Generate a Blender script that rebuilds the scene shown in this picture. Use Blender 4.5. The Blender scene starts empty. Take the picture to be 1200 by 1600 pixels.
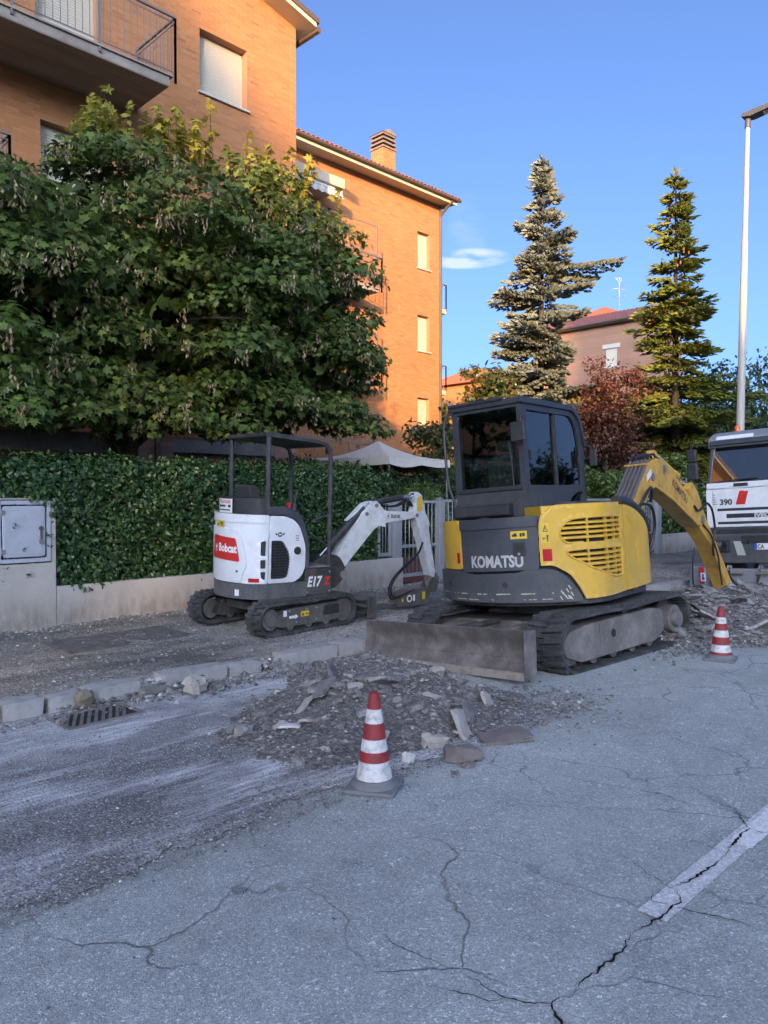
import bpy, bmesh, math, random
import numpy as np
from mathutils import Vector, Matrix, Euler, geometry
random.seed(7); rng = np.random.default_rng(7)
R = math.radians; PI = math.pi
SC = bpy.context.scene
COL = SC.collection
# ---------------------------------------------------------------- camera
cam = bpy.data.cameras.new('camera'); camo = bpy.data.objects.new('camera', cam); COL.objects.link(camo)
cam.sensor_fit = 'VERTICAL'; cam.sensor_height = 34.6; cam.lens = 25.95
cam.clip_start = 0.05; cam.clip_end = 2000
camo.location = (0, 0, 1.6); camo.rotation_euler = (R(90 - 1.19), 0, R(-45.2))
SC.camera = camo
# ---------------------------------------------------------------- sky
SUN_AZ = math.atan2(-1.2, -1.0)          # low sun behind the camera
SUN_EL = R(8.5)
W = bpy.data.worlds.new('World'); SC.world = W; W.use_nodes = True
nt = W.node_tree; nt.nodes.clear()
sky = nt.nodes.new('ShaderNodeTexSky'); sky.sky_type = 'NISHITA'; sky.sun_disc = False
sky.sun_elevation = SUN_EL; sky.sun_rotation = SUN_AZ
sky.air_density = 0.29; sky.dust_density = 5.0; sky.ozone_density = 2.7
# one thin streak of cloud low in the sky
tc = nt.nodes.new('ShaderNodeTexCoord')
mp = nt.nodes.new('ShaderNodeMapping'); mp.vector_type = 'TEXTURE'
mp.inputs['Rotation'].default_value = (0, 0, R(38.6)); mp.inputs['Scale'].default_value = (1, 1, 1)
nt.links.new(tc.outputs['Generated'], mp.inputs['Vector'])
sx = nt.nodes.new('ShaderNodeSeparateXYZ'); nt.links.new(mp.outputs[0], sx.inputs[0])
def wmath(op, a, b=None):
    n = nt.nodes.new('ShaderNodeMath'); n.operation = op
    for i, q in enumerate((a, b)):
        if q is None: continue
        if isinstance(q, (int, float)): n.inputs[i].default_value = q
        else: nt.links.new(q, n.inputs[i])
    return n.outputs[0]
nz = nt.nodes.new('ShaderNodeTexNoise'); nz.inputs['Scale'].default_value = 14; nz.inputs['Detail'].default_value = 6
m2 = nt.nodes.new('ShaderNodeMapping'); m2.inputs['Scale'].default_value = (1, 1, 3.5)
nt.links.new(mp.outputs[0], m2.inputs['Vector']); nt.links.new(m2.outputs[0], nz.inputs['Vector'])
# rotated frame: the streak sits on +x, y is left, z is up
dy = wmath('DIVIDE', wmath('SUBTRACT', sx.outputs['Y'], 0.0), 0.055)
dz = wmath('DIVIDE', wmath('SUBTRACT', sx.outputs['Z'], 0.292), 0.0125)
dz2 = wmath('DIVIDE', wmath('SUBTRACT', sx.outputs['Z'], 0.325), 0.04)
r1 = wmath('ADD', wmath('MULTIPLY', dy, dy), wmath('MULTIPLY', dz, dz))
r2 = wmath('ADD', wmath('MULTIPLY', wmath('MULTIPLY', dy, dy), 4.0), wmath('MULTIPLY', dz2, dz2))
k1 = wmath('MAXIMUM', wmath('SUBTRACT', 1.0, r1), 0.0)
k2 = wmath('MULTIPLY', wmath('MAXIMUM', wmath('SUBTRACT', 1.0, r2), 0.0), 0.13)
front = wmath('GREATER_THAN', sx.outputs['X'], 0.0)
cl = wmath('MULTIPLY', wmath('MULTIPLY', wmath('ADD', k1, k2), front), wmath('MULTIPLY', wmath('MAXIMUM', wmath('SUBTRACT', nz.outputs['Fac'], 0.42), 0.0), 4.2))
cl = wmath('MINIMUM', cl, 0.42)
mx = nt.nodes.new('ShaderNodeMix'); mx.data_type = 'RGBA'
nt.links.new(cl, mx.inputs['Factor']); nt.links.new(sky.outputs[0], mx.inputs['A'])
mx.inputs['B'].default_value = (1.9, 1.85, 1.9, 1)
bg = nt.nodes.new('ShaderNodeBackground'); bg.inputs['Strength'].default_value = 0.15
nt.links.new(mx.outputs['Result'], bg.inputs['Color'])
wo = nt.nodes.new('ShaderNodeOutputWorld'); nt.links.new(bg.outputs[0], wo.inputs['Surface'])
# ---------------------------------------------------------------- sun
sl = bpy.data.lights.new('sun', 'SUN'); sl.energy = 2.4; sl.angle = R(0.9); sl.color = (1.0, 0.56, 0.19)
so = bpy.data.objects.new('sun', sl); COL.objects.link(so)
_d = Vector((math.sin(SUN_AZ) * math.cos(SUN_EL), math.cos(SUN_AZ) * math.cos(SUN_EL), math.sin(SUN_EL)))
so.rotation_euler = _d.to_track_quat('Z', 'Y').to_euler(); so.location = _d * 60
SC.view_settings.view_transform = 'Standard'; SC.view_settings.look = 'None'
SC.view_settings.gamma = 1; SC.view_settings.use_curve_mapping = False
SC.view_settings.exposure = 2.28
SC.cycles.max_bounces = 8; SC.cycles.transparent_max_bounces = 16

# ---------------------------------------------------------------- helpers
def tag(o, label=None, cat=None, group=None, kind=None):
    if label: o['label'] = label
    if cat: o['category'] = cat
    if group: o['group'] = group
    if kind: o['kind'] = kind
    return o
def thing(name, label, cat, loc=(0, 0, 0), rot=(0, 0, 0), group=None):
    o = bpy.data.objects.new(name, None); COL.objects.link(o)
    o.empty_display_size = 0.2
    o.location = loc; o.rotation_euler = rot
    return tag(o, label, cat, group)
def link(name, me, parent=None, mats=None, loc=None, mat4=None):
    o = bpy.data.objects.new(name, me); COL.objects.link(o)
    if mats is not None:
        for m in (mats if isinstance(mats, (list, tuple)) else [mats]): me.materials.append(m)
    if parent is not None: o.parent = parent
    if mat4 is not None: o.matrix_local = mat4
    elif loc is not None: o.location = loc
    return o
def copy_tree(o, parent=None):
    c = o.copy(); COL.objects.link(c)
    if parent is not None: c.parent = parent
    for ch in list(o.children): copy_tree(ch, c)
    return c
class MB:
    """collects simple shapes, then links them as one mesh object"""
    def __init__(s, M=None): s.v = []; s.f = []; s.mi = []; s.M = M or Matrix.Identity(4)
    def add(s, vs, fs, m=0, M=None):
        k = len(s.v); T = s.M @ M if M is not None else s.M
        s.v += [tuple(T @ Vector(p)) for p in vs]
        s.f += [tuple(i + k for i in f) for f in fs]; s.mi += [m] * len(fs); return s
    def box(s, x0, x1, y0, y1, z0, z1, m=0, M=None):
        return s.add([(x0,y0,z0),(x1,y0,z0),(x1,y1,z0),(x0,y1,z0),(x0,y0,z1),(x1,y0,z1),(x1,y1,z1),(x0,y1,z1)],
            [(0,3,2,1),(4,5,6,7),(0,1,5,4),(1,2,6,5),(2,3,7,6),(3,0,4,7)], m, M)
    def prism(s, pts, a0, a1, axis='y', m=0, M=None):
        """polygon in the plane across the axis, pulled along it from a0 to a1"""
        def P(p, a):
            return {'y': (p[0], a, p[1]), 'x': (a, p[0], p[1]), 'z': (p[0], p[1], a)}[axis]
        n = len(pts); vs = [P(p, a0) for p in pts] + [P(p, a1) for p in pts]
        fs = [tuple(range(n))[::-1], tuple(range(n, 2 * n))] + [(i, (i+1) % n, n + (i+1) % n, n + i) for i in range(n)]
        return s.add(vs, fs, m, M)
    def loft(s, rings, m=0, caps=True, closed=True, M=None):
        n = len(rings[0]); vs = [p for r in rings for p in r]; fs = []
        for a in range(len(rings) - 1):
            for i in range(n if closed else n - 1):
                j = (i + 1) % n; fs.append((a*n+i, a*n+j, (a+1)*n+j, (a+1)*n+i))
        if caps and closed:
            fs.append(tuple(range(n))[::-1]); fs.append(tuple((len(rings)-1)*n + i for i in range(n)))
        return s.add(vs, fs, m, M)
    def tube(s, path, r, n=8, m=0, caps=True, M=None):
        path = [Vector(p) for p in path]; rings = []
        rs = r if isinstance(r, (list, tuple)) else [r] * len(path)
        t0 = (path[1] - path[0]).normalized()
        u = t0.orthogonal().normalized()
        for i, p in enumerate(path):
            t = (path[min(i+1, len(path)-1)] - path[max(i-1, 0)]).normalized()
            u = (u - t * u.dot(t)).normalized(); w = t.cross(u)
            rings.append([tuple(p + (u * math.cos(2*PI*k/n) + w * math.sin(2*PI*k/n)) * rs[i]) for k in range(n)])
        return s.loft(rings, m, caps, True, M)
    def cyl(s, p0, p1, r0, r1=None, n=16, m=0, M=None):
        return s.tube([p0, p1], [r0, r0 if r1 is None else r1], n, m, True, M)
    def lathe(s, prof, n=24, c=(0,0,0), m=0, M=None):
        rings = [[(c[0] + r*math.cos(2*PI*k/n), c[1] + r*math.sin(2*PI*k/n), c[2] + z) for k in range(n)] for r, z in prof]
        return s.loft(rings, m, True, True, M)
    def mesh(s, name):
        me = bpy.data.meshes.new(name); me.from_pydata(s.v, [], s.f)
        me.polygons.foreach_set('material_index', s.mi); me.update(); return me
    def build(s, name, mats, parent=None, bevel=0, seg=2, smooth=True, angle=35, loc=None, normals=True):
        me = s.mesh(name)
        if normals:
            b = bmesh.new(); b.from_mesh(me); bmesh.ops.recalc_face_normals(b, faces=b.faces); b.to_mesh(me); b.free()
        if smooth:
            me.shade_smooth(); me.set_sharp_from_angle(angle=R(angle))
        o = link(name, me, parent, mats, loc)
        if bevel:
            bv = o.modifiers.new('bevel', 'BEVEL'); bv.width = bevel; bv.segments = seg; bv.limit_method = 'ANGLE'
            bv.angle_limit = R(30); bv.harden_normals = True
        return o
def np_mesh(name, V, F, flat=True):
    """fast mesh from arrays; F has a fixed number of corners"""
    V = np.asarray(V, np.float32).reshape(-1, 3); F = np.asarray(F, np.int32)
    me = bpy.data.meshes.new(name); k = F.shape[1]
    me.vertices.add(len(V)); me.vertices.foreach_set('co', V.ravel())
    me.loops.add(F.size); me.loops.foreach_set('vertex_index', F.ravel())
    me.polygons.add(len(F)); me.polygons.foreach_set('loop_start', np.arange(0, F.size, k, dtype=np.int32))
    me.polygons.foreach_set('loop_total', np.full(len(F), k, np.int32))
    me.update(calc_edges=True); me.validate()
    if flat: me.shade_flat()
    return me
def smooth_path(pts, n):
    """Catmull-Rom through the points"""
    P = [Vector(p) for p in pts]; P = [P[0]*2 - P[1]] + P + [P[-1]*2 - P[-2]]; out = []
    for i in range(1, len(P) - 2):
        for k in range(n):
            t = k / n; a, b, c, d = P[i-1], P[i], P[i+1], P[i+2]
            out.append(0.5 * ((2*b) + (c-a)*t + (2*a-5*b+4*c-d)*t*t + (3*b-a-3*c+d)*t**3))
    out.append(P[-2]); return out
def inside(p, poly):
    x, y = p; c = False; j = len(poly) - 1
    for i in range(len(poly)):
        (xi, yi), (xj, yj) = poly[i], poly[j]
        if (yi > y) != (yj > y) and x < (xj - xi) * (y - yi) / (yj - yi) + xi: c = not c
        j = i
    return c
def sheet(outer, holes, fn, step=0.06, thick=0.02, name='panel'):
    """flat outline with holes, bent through fn(a, b) and given thickness"""
    pts = []; edges = []
    def ring(poly):
        k0 = len(pts); L = []
        for i in range(len(poly)):
            a, b = Vector(poly[i]), Vector(poly[(i+1) % len(poly)]); n = max(1, int((b-a).length / step))
            for q in range(n): L.append(a.lerp(b, q / n))
        pts.extend(L)
        for i in range(len(L)): edges.append((k0 + i, k0 + (i+1) % len(L)))
    ring(outer)
    for h in holes: ring(h)
    x0 = min(p[0] for p in outer); x1 = max(p[0] for p in outer); y0 = min(p[1] for p in outer); y1 = max(p[1] for p in outer)
    bd = [Vector(p) for p in pts]
    nx = int((x1-x0)/step); ny = int((y1-y0)/step)
    for i in range(1, nx + 1):
        for j in range(1, ny + 1):
            p = Vector((x0 + (x1-x0)*i/(nx+1), y0 + (y1-y0)*j/(ny+1)))
            if inside(p, outer) and not any(inside(p, h) for h in holes) and min((p-q).length for q in bd) > step*0.45: pts.append(p)
    co, _, fc, _, _, _ = geometry.delaunay_2d_cdt(pts, edges, [], 0, 1e-5)
    F = []
    for f in fc:
        c = sum((co[i] for i in f), Vector((0, 0))) / len(f)
        if inside(c, outer) and not any(inside(c, h) for h in holes): F.append(tuple(f))
    me = bpy.data.meshes.new(name); me.from_pydata([tuple(fn(*p)) for p in co], [], F); me.update()
    return me
def sheet_obj(name, mats, parent, outer, holes, fn, step=0.06, thick=0.02, bevel=0.006, out=None):
    me = sheet(outer, holes, fn, step, thick, name)
    b = bmesh.new(); b.from_mesh(me); bmesh.ops.recalc_face_normals(b, faces=b.faces)
    if out is not None:
        s = sum(f.normal.dot(out(f.calc_center_median())) * f.calc_area() for f in b.faces)
        if s < 0: bmesh.ops.reverse_faces(b, faces=b.faces)
    b.to_mesh(me); b.free()
    me.shade_smooth()
    o = link(name, me, parent, mats)
    sd = o.modifiers.new('solid', 'SOLIDIFY'); sd.thickness = thick; sd.offset = -1
    if bevel:
        bv = o.modifiers.new('bevel', 'BEVEL'); bv.width = bevel; bv.segments = 2; bv.limit_method = 'ANGLE'; bv.angle_limit = R(50)
    ws = o.modifiers.new('wn', 'WEIGHTED_NORMAL'); ws.keep_sharp = True
    return o
def text_mesh(s, size, bold=0.0, depth=0.0, shear=0.0, align='LEFT', sx=1.0):
    cu = bpy.data.curves.new('t', 'FONT'); cu.body = s; cu.size = size; cu.offset = bold; cu.extrude = depth; cu.shear = shear
    cu.align_x = align; cu.resolution_u = 3
    o = bpy.data.objects.new('t', cu); COL.objects.link(o)
    dg = bpy.context.evaluated_depsgraph_get(); me = bpy.data.meshes.new_from_object(o.evaluated_get(dg))
    bpy.data.objects.remove(o); bpy.data.curves.remove(cu)
    if sx != 1.0:
        for v in me.vertices: v.co.x *= sx
    return me
def text_on(name, s, mat, parent, fn, size, bold=0.0, shear=0.0, align='LEFT', sx=1.0):
    """flat print bent through fn(a, b)"""
    me = text_mesh(s, size, bold, 0.0, shear, align, sx)
    for v in me.vertices: v.co = fn(v.co.x, v.co.y)
    me.name = name
    me.materials.clear(); return link(name, me, parent, mat)
def print_on(name, polys, mat, parent, fn):
    """flat printed shapes (list of outlines) bent through fn"""
    vs = []; fs = []
    for p in polys:
        k = len(vs); w_ = max(q[0] for q in p) - min(q[0] for q in p)
        if w_ > 0.045 and w_ < 0.5:
            m_ = sheet(p, [], lambda a, b: (a, b, 0), 0.03); vs += [tuple(fn(v.co.x, v.co.y)) for v in m_.vertices]
            fs += [tuple(k + i for i in f.vertices) for f in m_.polygons]; bpy.data.meshes.remove(m_); continue
        vs += [tuple(fn(*q)) for q in p]; fs.append(tuple(range(k, k + len(p))))
    me = bpy.data.meshes.new(name); me.from_pydata(vs, [], fs); me.update(); return link(name, me, parent, mat)
def rect(a, b, w, h): return [(a, b), (a + w, b), (a + w, b + h), (a, b + h)]

# ---------------------------------------------------------------- materials
class NT:
    def __init__(s, name):
        s.m = bpy.data.materials.new(name); s.m.use_nodes = True; s.t = s.m.node_tree; s.t.nodes.clear()
        s.out = s.t.nodes.new('ShaderNodeOutputMaterial'); s.b = s.t.nodes.new('ShaderNodeBsdfPrincipled')
        s.t.links.new(s.b.outputs[0], s.out.inputs[0]); s._c = {}
    def n(s, typ, **kw):
        q = s.t.nodes.new(typ)
        for k, v in kw.items():
            if k in q.inputs: s.set(q.inputs[k], v)
            else: setattr(q, k, v)
        return q
    def set(s, inp, v):
        if isinstance(v, bpy.types.NodeSocket): s.t.links.new(v, inp)
        else:
            if hasattr(inp, 'default_value') and isinstance(v, (tuple, list)) and len(v) == 3 and inp.type == 'RGBA': v = (*v, 1)
            inp.default_value = v
    def obj(s):
        if 'o' not in s._c: s._c['o'] = s.n('ShaderNodeTexCoord').outputs['Object']
        return s._c['o']
    def map(s, scale=(1,1,1), rot=(0,0,0), src=None):
        return s.n('ShaderNodeMapping', Vector=src or s.obj(), Scale=scale, Rotation=rot).outputs[0]
    def noise(s, scale, detail=4, rough=0.55, vec=None, out='Fac'):
        return s.n('ShaderNodeTexNoise', Vector=vec or s.obj(), Scale=float(scale), Detail=float(detail), Roughness=rough).outputs[out]
    def vor(s, scale, vec=None, out='Distance', feature='F1'):
        return s.n('ShaderNodeTexVoronoi', feature=feature, Vector=vec or s.obj(), Scale=float(scale)).outputs[out]
    def ramp(s, f, stops, interp='LINEAR'):
        q = s.n('ShaderNodeValToRGB'); r = q.color_ramp; r.interpolation = interp
        while len(r.elements) < len(stops): r.elements.new(0.5)
        for e, (p, c) in zip(r.elements, stops):
            e.position = p; e.color = (*c, 1) if isinstance(c, (tuple, list)) else (c, c, c, 1)
        s.t.links.new(f, q.inputs[0]); return q.outputs[0]
    def mix(s, f, a, b, mode='MIX'):
        q = s.n('ShaderNodeMix', data_type='RGBA', blend_type=mode)
        s.set(q.inputs[0], f); s.set(q.inputs[6], a); s.set(q.inputs[7], b); return q.outputs[2]
    def math(s, op, a, b=0.0, clamp=False):
        q = s.n('ShaderNodeMath', operation=op, use_clamp=clamp); s.set(q.inputs[0], a); s.set(q.inputs[1], b); return q.outputs[0]
    def island(s): return s.n('ShaderNodeNewGeometry').outputs['Random Per Island']
    def objrand(s): return s.n('ShaderNodeObjectInfo').outputs['Random']
    def bump(s, h, strength=0.3, dist=0.01):
        s.set(s.b.inputs['Normal'], s.n('ShaderNodeBump', Height=h, Strength=strength, Distance=dist).outputs[0])
    def fin(s, color=None, rough=None, metal=None, spec=None):
        if color is not None: s.set(s.b.inputs['Base Color'], color)
        if rough is not None: s.set(s.b.inputs['Roughness'], rough)
        if metal is not None: s.set(s.b.inputs['Metallic'], metal)
        if spec is not None: s.set(s.b.inputs['Specular IOR Level'], spec)
        return s.m
M = {}
def paint(name, c, rough=0.45, dirt=(0.16, 0.14, 0.12), amt=0.35, scale=6, metal=0.0, bump=0.0, dust=0.0, zr=(.4, 1.3)):
    q = NT(name); f = q.noise(scale, 8, 0.62); g = q.noise(scale * 7, 5, 0.6)
    d = q.math('MULTIPLY', q.ramp(f, [(0.45, 0), (0.75, 1)]), amt, True)
    col = q.mix(d, c, dirt); col = q.mix(q.math('MULTIPLY', q.ramp(g, [(0.5, 0), (0.8, 1)]), amt * 0.5), col, dirt)
    if dust:
        z = q.n('ShaderNodeSeparateXYZ', Vector=q.obj()).outputs[2]; zz = q.ramp(q.n('ShaderNodeMapRange', Value=z, **{'From Min': zr[0], 'From Max': zr[1]}).outputs[0], [(0, 1), (.45, .35), (1, .12)])
        sp = q.ramp(q.noise(4.5, 9, 0.75, q.map((1, 1, .45))), [(.32, .15), (.62, 1)]); fl = q.ramp(q.noise(70, 4, 0.7), [(.35, .45), (.65, 1)])
        col = q.mix(q.math('MULTIPLY', q.math('MULTIPLY', q.math('MULTIPLY', zz, sp), fl), dust), col, (0.36, 0.33, 0.29))
        sc_ = q.ramp(q.noise(9, 10, 0.8, q.map((.25, .25, 1.6), (0, R(20), 0))), [(.60, 0), (.66, .5)]); col = q.mix(q.math('MULTIPLY', sc_, dust * .6), col, (0.30, 0.27, 0.22))
    if bump: q.bump(g, bump, 0.004)
    M[name] = q.fin(col, q.math('ADD', rough, q.math('MULTIPLY', d, 0.3)), metal); return M[name]
paint('yellow_paint', (0.68, 0.40, 0.028), 0.38, (0.22, 0.15, 0.06), 0.34, 3, dust=.55)
paint('boom_yellow', (0.60, 0.34, 0.05), 0.5, (0.16, 0.10, 0.05), 0.6, 5, bump=0.1)
paint('charcoal', (0.035, 0.042, 0.055), 0.42, (0.12, 0.11, 0.10), 0.28, 4, dust=.42)
paint('cab_grey', (0.022, 0.027, 0.036), 0.45, (0.09, 0.085, 0.08), 0.25, 5, dust=.25, zr=(1.2, 2.6))
paint('white_paint', (0.72, 0.74, 0.76), 0.35, (0.33, 0.30, 0.26), 0.30, 4, dust=.45)
paint('arm_white', (0.66, 0.68, 0.70), 0.45, (0.20, 0.17, 0.14), 0.5, 9, bump=0.1)
paint('black_metal', (0.018, 0.020, 0.024), 0.5, (0.14, 0.13, 0.12), 0.45, 7, dust=.55, zr=(.0, 1.0))
paint('black_plastic', (0.022, 0.023, 0.025), 0.55, (0.10, 0.10, 0.10), 0.2, 6)
paint('dusty_steel', (0.14, 0.127, 0.118), 0.6, (0.36, 0.33, 0.30), 0.75, 4, bump=0.25)
paint('blade_steel', (0.13, 0.115, 0.108), 0.5, (0.34, 0.30, 0.27), 0.8, 5, 0.2, bump=0.25)
paint('edge_steel', (0.36, 0.32, 0.27), 0.5, (0.14, 0.10, 0.07), 0.6, 14, 0.3, bump=0.2)
paint('rubber', (0.035, 0.036, 0.038), 0.8, (0.15, 0.145, 0.14), 0.75, 5, bump=0.3)
paint('hose_rubber', (0.012, 0.012, 0.013), 0.45, (0.05, 0.05, 0.05), 0.3, 10)
paint('pipe_steel', (0.20, 0.20, 0.21), 0.4, (0.1, 0.09, 0.08), 0.4, 9, 0.6)
paint('grey_steel', (0.27, 0.28, 0.30), 0.45, (0.16, 0.15, 0.14), 0.3, 6, 0.3)
paint('galvanised', (0.34, 0.36, 0.38), 0.45, (0.22, 0.22, 0.22), 0.3, 3, 0.35)
paint('red_print', (0.55, 0.025, 0.02), 0.4, (0.3, 0.05, 0.04), 0.1, 10)
paint('white_print', (0.75, 0.75, 0.74), 0.45, (0.5, 0.5, 0.5), 0.15, 10)
paint('silver_print', (0.48, 0.48, 0.47), 0.4, (0.25, 0.25, 0.25), 0.3, 20)
paint('black_print', (0.015, 0.015, 0.017), 0.45, (0.05, 0.05, 0.05), 0.2, 10)
paint('yellow_print', (0.70, 0.48, 0.03), 0.45, (0.3, 0.25, 0.1), 0.2, 20)
paint('blue_print', (0.02, 0.10, 0.42), 0.45, (0.05, 0.08, 0.2), 0.1, 20)
paint('orange_lens', (0.75, 0.12, 0.02), 0.2, (0.4, 0.1, 0.05), 0.1, 8)
paint('red_lens', (0.45, 0.012, 0.02), 0.25, (0.3, 0.02, 0.02), 0.1, 8)
paint('cone_red', (0.30, 0.022, 0.027), 0.5, (0.09, 0.05, 0.05), 0.75, 22)
paint('cone_white', (0.66, 0.66, 0.65), 0.45, (0.20, 0.18, 0.17), 0.8, 30)
paint('cone_rubber', (0.16, 0.165, 0.175), 0.75, (0.30, 0.29, 0.28), 0.5, 12)
paint('grey_door', (0.42, 0.45, 0.50), 0.5, (0.24, 0.24, 0.24), 0.45, 5, bump=0.05)
paint('shutter_white', (0.52, 0.485, 0.39), 0.55, (0.45, 0.42, 0.38), 0.2, 3)
paint('stone_sill', (0.50, 0.47, 0.42), 0.6, (0.3, 0.28, 0.25), 0.4, 6)
paint('rail_metal', (0.16, 0.15, 0.155), 0.5, (0.20, 0.14, 0.10), 0.3, 10)
paint('canvas', (0.62, 0.58, 0.52), 0.8, (0.40, 0.36, 0.32), 0.35, 3)
paint('cream_trim', (0.60, 0.52, 0.38), 0.6, (0.4, 0.34, 0.26), 0.3, 4)
paint('gutter', (0.10, 0.075, 0.06), 0.45, (0.16, 0.12, 0.1), 0.3, 4)
paint('dark_interior', (0.02, 0.02, 0.022), 0.7, (0.05, 0.05, 0.05), 0.3, 4)
paint('seat_fabric', (0.03, 0.03, 0.033), 0.85, (0.08, 0.08, 0.08), 0.3, 8)
paint('green_panel', (0.24, 0.33, 0.28), 0.5, (0.2, 0.22, 0.2), 0.3, 5)
paint('chrome', (0.6, 0.6, 0.62), 0.15, (0.3, 0.3, 0.3), 0.1, 8, 1.0)
paint('lamp_shaft', (0.42, 0.40, 0.36), 0.5, (0.3, 0.28, 0.25), 0.3, 3)
paint('lamp_head', (0.07, 0.075, 0.085), 0.45, (0.12, 0.12, 0.12), 0.2, 4)
def glass(name, tint, gloss=0.06):
    q = NT(name); q.t.nodes.remove(q.b)
    tr = q.n('ShaderNodeBsdfTransparent', Color=tint); gl = q.n('ShaderNodeBsdfGlossy', Color=(1, 1, 1), Roughness=0.02)
    fr = q.n('ShaderNodeFresnel', IOR=1.5).outputs[0]
    f = q.math('ADD', fr, gloss)
    ms = q.n('ShaderNodeMixShader'); q.set(ms.inputs[0], f); q.t.links.new(tr.outputs[0], ms.inputs[1]); q.t.links.new(gl.outputs[0], ms.inputs[2])
    q.t.links.new(ms.outputs[0], q.out.inputs[0]); M[name] = q.m; return q.m
glass('cab_glass', (0.80, 0.86, 0.83), 0.03); glass('truck_glass', (0.22, 0.26, 0.28), 0.12); glass('lens_glass', (0.85, 0.88, 0.9), 0.1)
def leaf_mat(name, stops, trans=0.35, rough=0.45, obj=False):
    q = NT(name); f = q.objrand() if obj else q.island()
    col = q.ramp(f, stops); q.fin(col, rough, 0, 0.35)
    tb = q.n('ShaderNodeBsdfTranslucent', Color=col); ms = q.n('ShaderNodeMixShader', Fac=trans)
    q.t.links.new(q.b.outputs[0], ms.inputs[1]); q.t.links.new(tb.outputs[0], ms.inputs[2]); q.t.links.new(ms.outputs[0], q.out.inputs[0])
    M[name] = q.m; return q.m
# ================================================================ ground
def asphalt_mat():
    q = NT('asphalt'); o = q.obj()
    v = q.vor(165, o, 'Color'); cell = q.ramp(q.n('ShaderNodeSeparateColor', Color=v).outputs[0], [(0.0, 0.31), (0.4, 0.42), (0.80, 0.485), (0.94, 0.56), (1.0, 0.85)])
    v2 = q.vor(70, o, 'Color'); big = q.ramp(q.n('ShaderNodeSeparateColor', Color=v2).outputs[1], [(0.0, 0.86), (0.86, 1.0), (0.97, 1.0), (1.0, 1.5)])
    col = q.mix(1.0, cell, big, 'MULTIPLY')
    low = q.ramp(q.noise(0.55, 6, 0.6), [(0.3, 0.82), (0.7, 1.12)]); col = q.mix(1.0, col, low, 'MULTIPLY')
    mid = q.ramp(q.noise(5, 5, 0.65), [(0.3, 0.86), (0.72, 1.1)]); col = q.mix(1.0, col, mid, 'MULTIPLY')
    # wandering hairline cracks
    wv = q.mix(0.35, o, q.n('ShaderNodeTexNoise', Vector=o, Scale=1.6, Detail=5.0).outputs['Color'])
    cr = q.n('ShaderNodeTexVoronoi', feature='DISTANCE_TO_EDGE', Vector=wv, Scale=2.1).outputs['Distance']
    brk = q.ramp(q.noise(0.9, 3), [(0.44, 0.0), (0.58, 1.0)])
    ck = q.math('MULTIPLY', q.ramp(cr, [(0.0, .9), (0.006, 0.45), (0.012, 0)]), brk)
    col = q.mix(q.math('MULTIPLY', ck, 0.75), col, (0.03, 0.03, 0.032))
    tm_ = q.ramp(q.noise(1.0, 4, 0.6, q.map((0.05, 1.6, 1))), [(0.52, 0), (0.72, 0.14)]); col = q.mix(tm_, col, (0.13, 0.128, 0.128)); oil = q.ramp(q.noise(2.3, 3, 0.5), [(0.68, 0), (0.76, 0.25)]); col = q.mix(oil, col, (0.09, 0.088, 0.086))
    dust = q.ramp(q.noise(1.2, 8, 0.7, q.map((0.35, 1.4, 1))), [(0.5, 0.0), (0.85, 0.45)])
    col = q.mix(dust, col, (0.46, 0.455, 0.45)); col = q.mix(1.0, col, (0.98, 1.04, 1.0), 'MULTIPLY')
    h = q.math('SUBTRACT', q.math('ADD', q.vor(150), q.noise(220, 2)), q.math('MULTIPLY', ck, 2.0))
    q.bump(h, 0.55, 0.006); M['asphalt'] = q.fin(col, 0.88, 0, 0.3)
def milled_mat():
    q = NT('milled_asphalt'); o = q.obj()
    v = q.vor(120, o, 'Color'); cell = q.ramp(q.n('ShaderNodeSeparateColor', Color=v).outputs[0], [(0.0, 0.10), (0.5, 0.19), (0.85, 0.28), (0.97, 0.40), (1.0, 0.7)])
    low = q.ramp(q.noise(1.1, 6, 0.65), [(0.3, 0.7), (0.7, 1.25)]); col = q.mix(1.0, cell, low, 'MULTIPLY')
    # pale dust dragged along the milling direction
    st = q.noise(2.4, 9, 0.72, q.map((0.22, 1.5, 1), (0, 0, R(-8))))
    big = q.noise(0.8, 4, 0.6, q.map((0.6, 1.3, 1)))
    fine = q.noise(34, 4, 0.7, q.map((0.12, 1, 1), (0, 0, R(-8))))
    k = q.math('MULTIPLY', q.ramp(st, [(0.42, 0), (0.56, 1)]), q.ramp(big, [(0.40, 0), (0.54, 1)]))
    k = q.math('MULTIPLY', k, q.ramp(fine, [(0.36, 0.30), (0.58, 1)]))
    # dust lying deeper along the kerb
    y = q.n('ShaderNodeSeparateXYZ', Vector=o).outputs[1]
    kb = q.math('MULTIPLY', q.ramp(q.n('ShaderNodeMapRange', Value=y, **{'From Min': 4.3, 'From Max': 5.4}).outputs[0], [(0, 0), (1, 0.85)]), q.ramp(q.noise(3, 8, 0.7), [(0.36, 0.1), (0.62, 1)]))
    k = q.math('MAXIMUM', k, kb, True)
    col = q.mix(q.math('MULTIPLY', k, 0.95), col, (0.68, 0.69, 0.70))
    q.bump(q.math('ADD', q.vor(70), q.noise(120, 3)), 0.8, 0.010); M['milled_asphalt'] = q.fin(col, 0.92, 0, 0.2)
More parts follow.
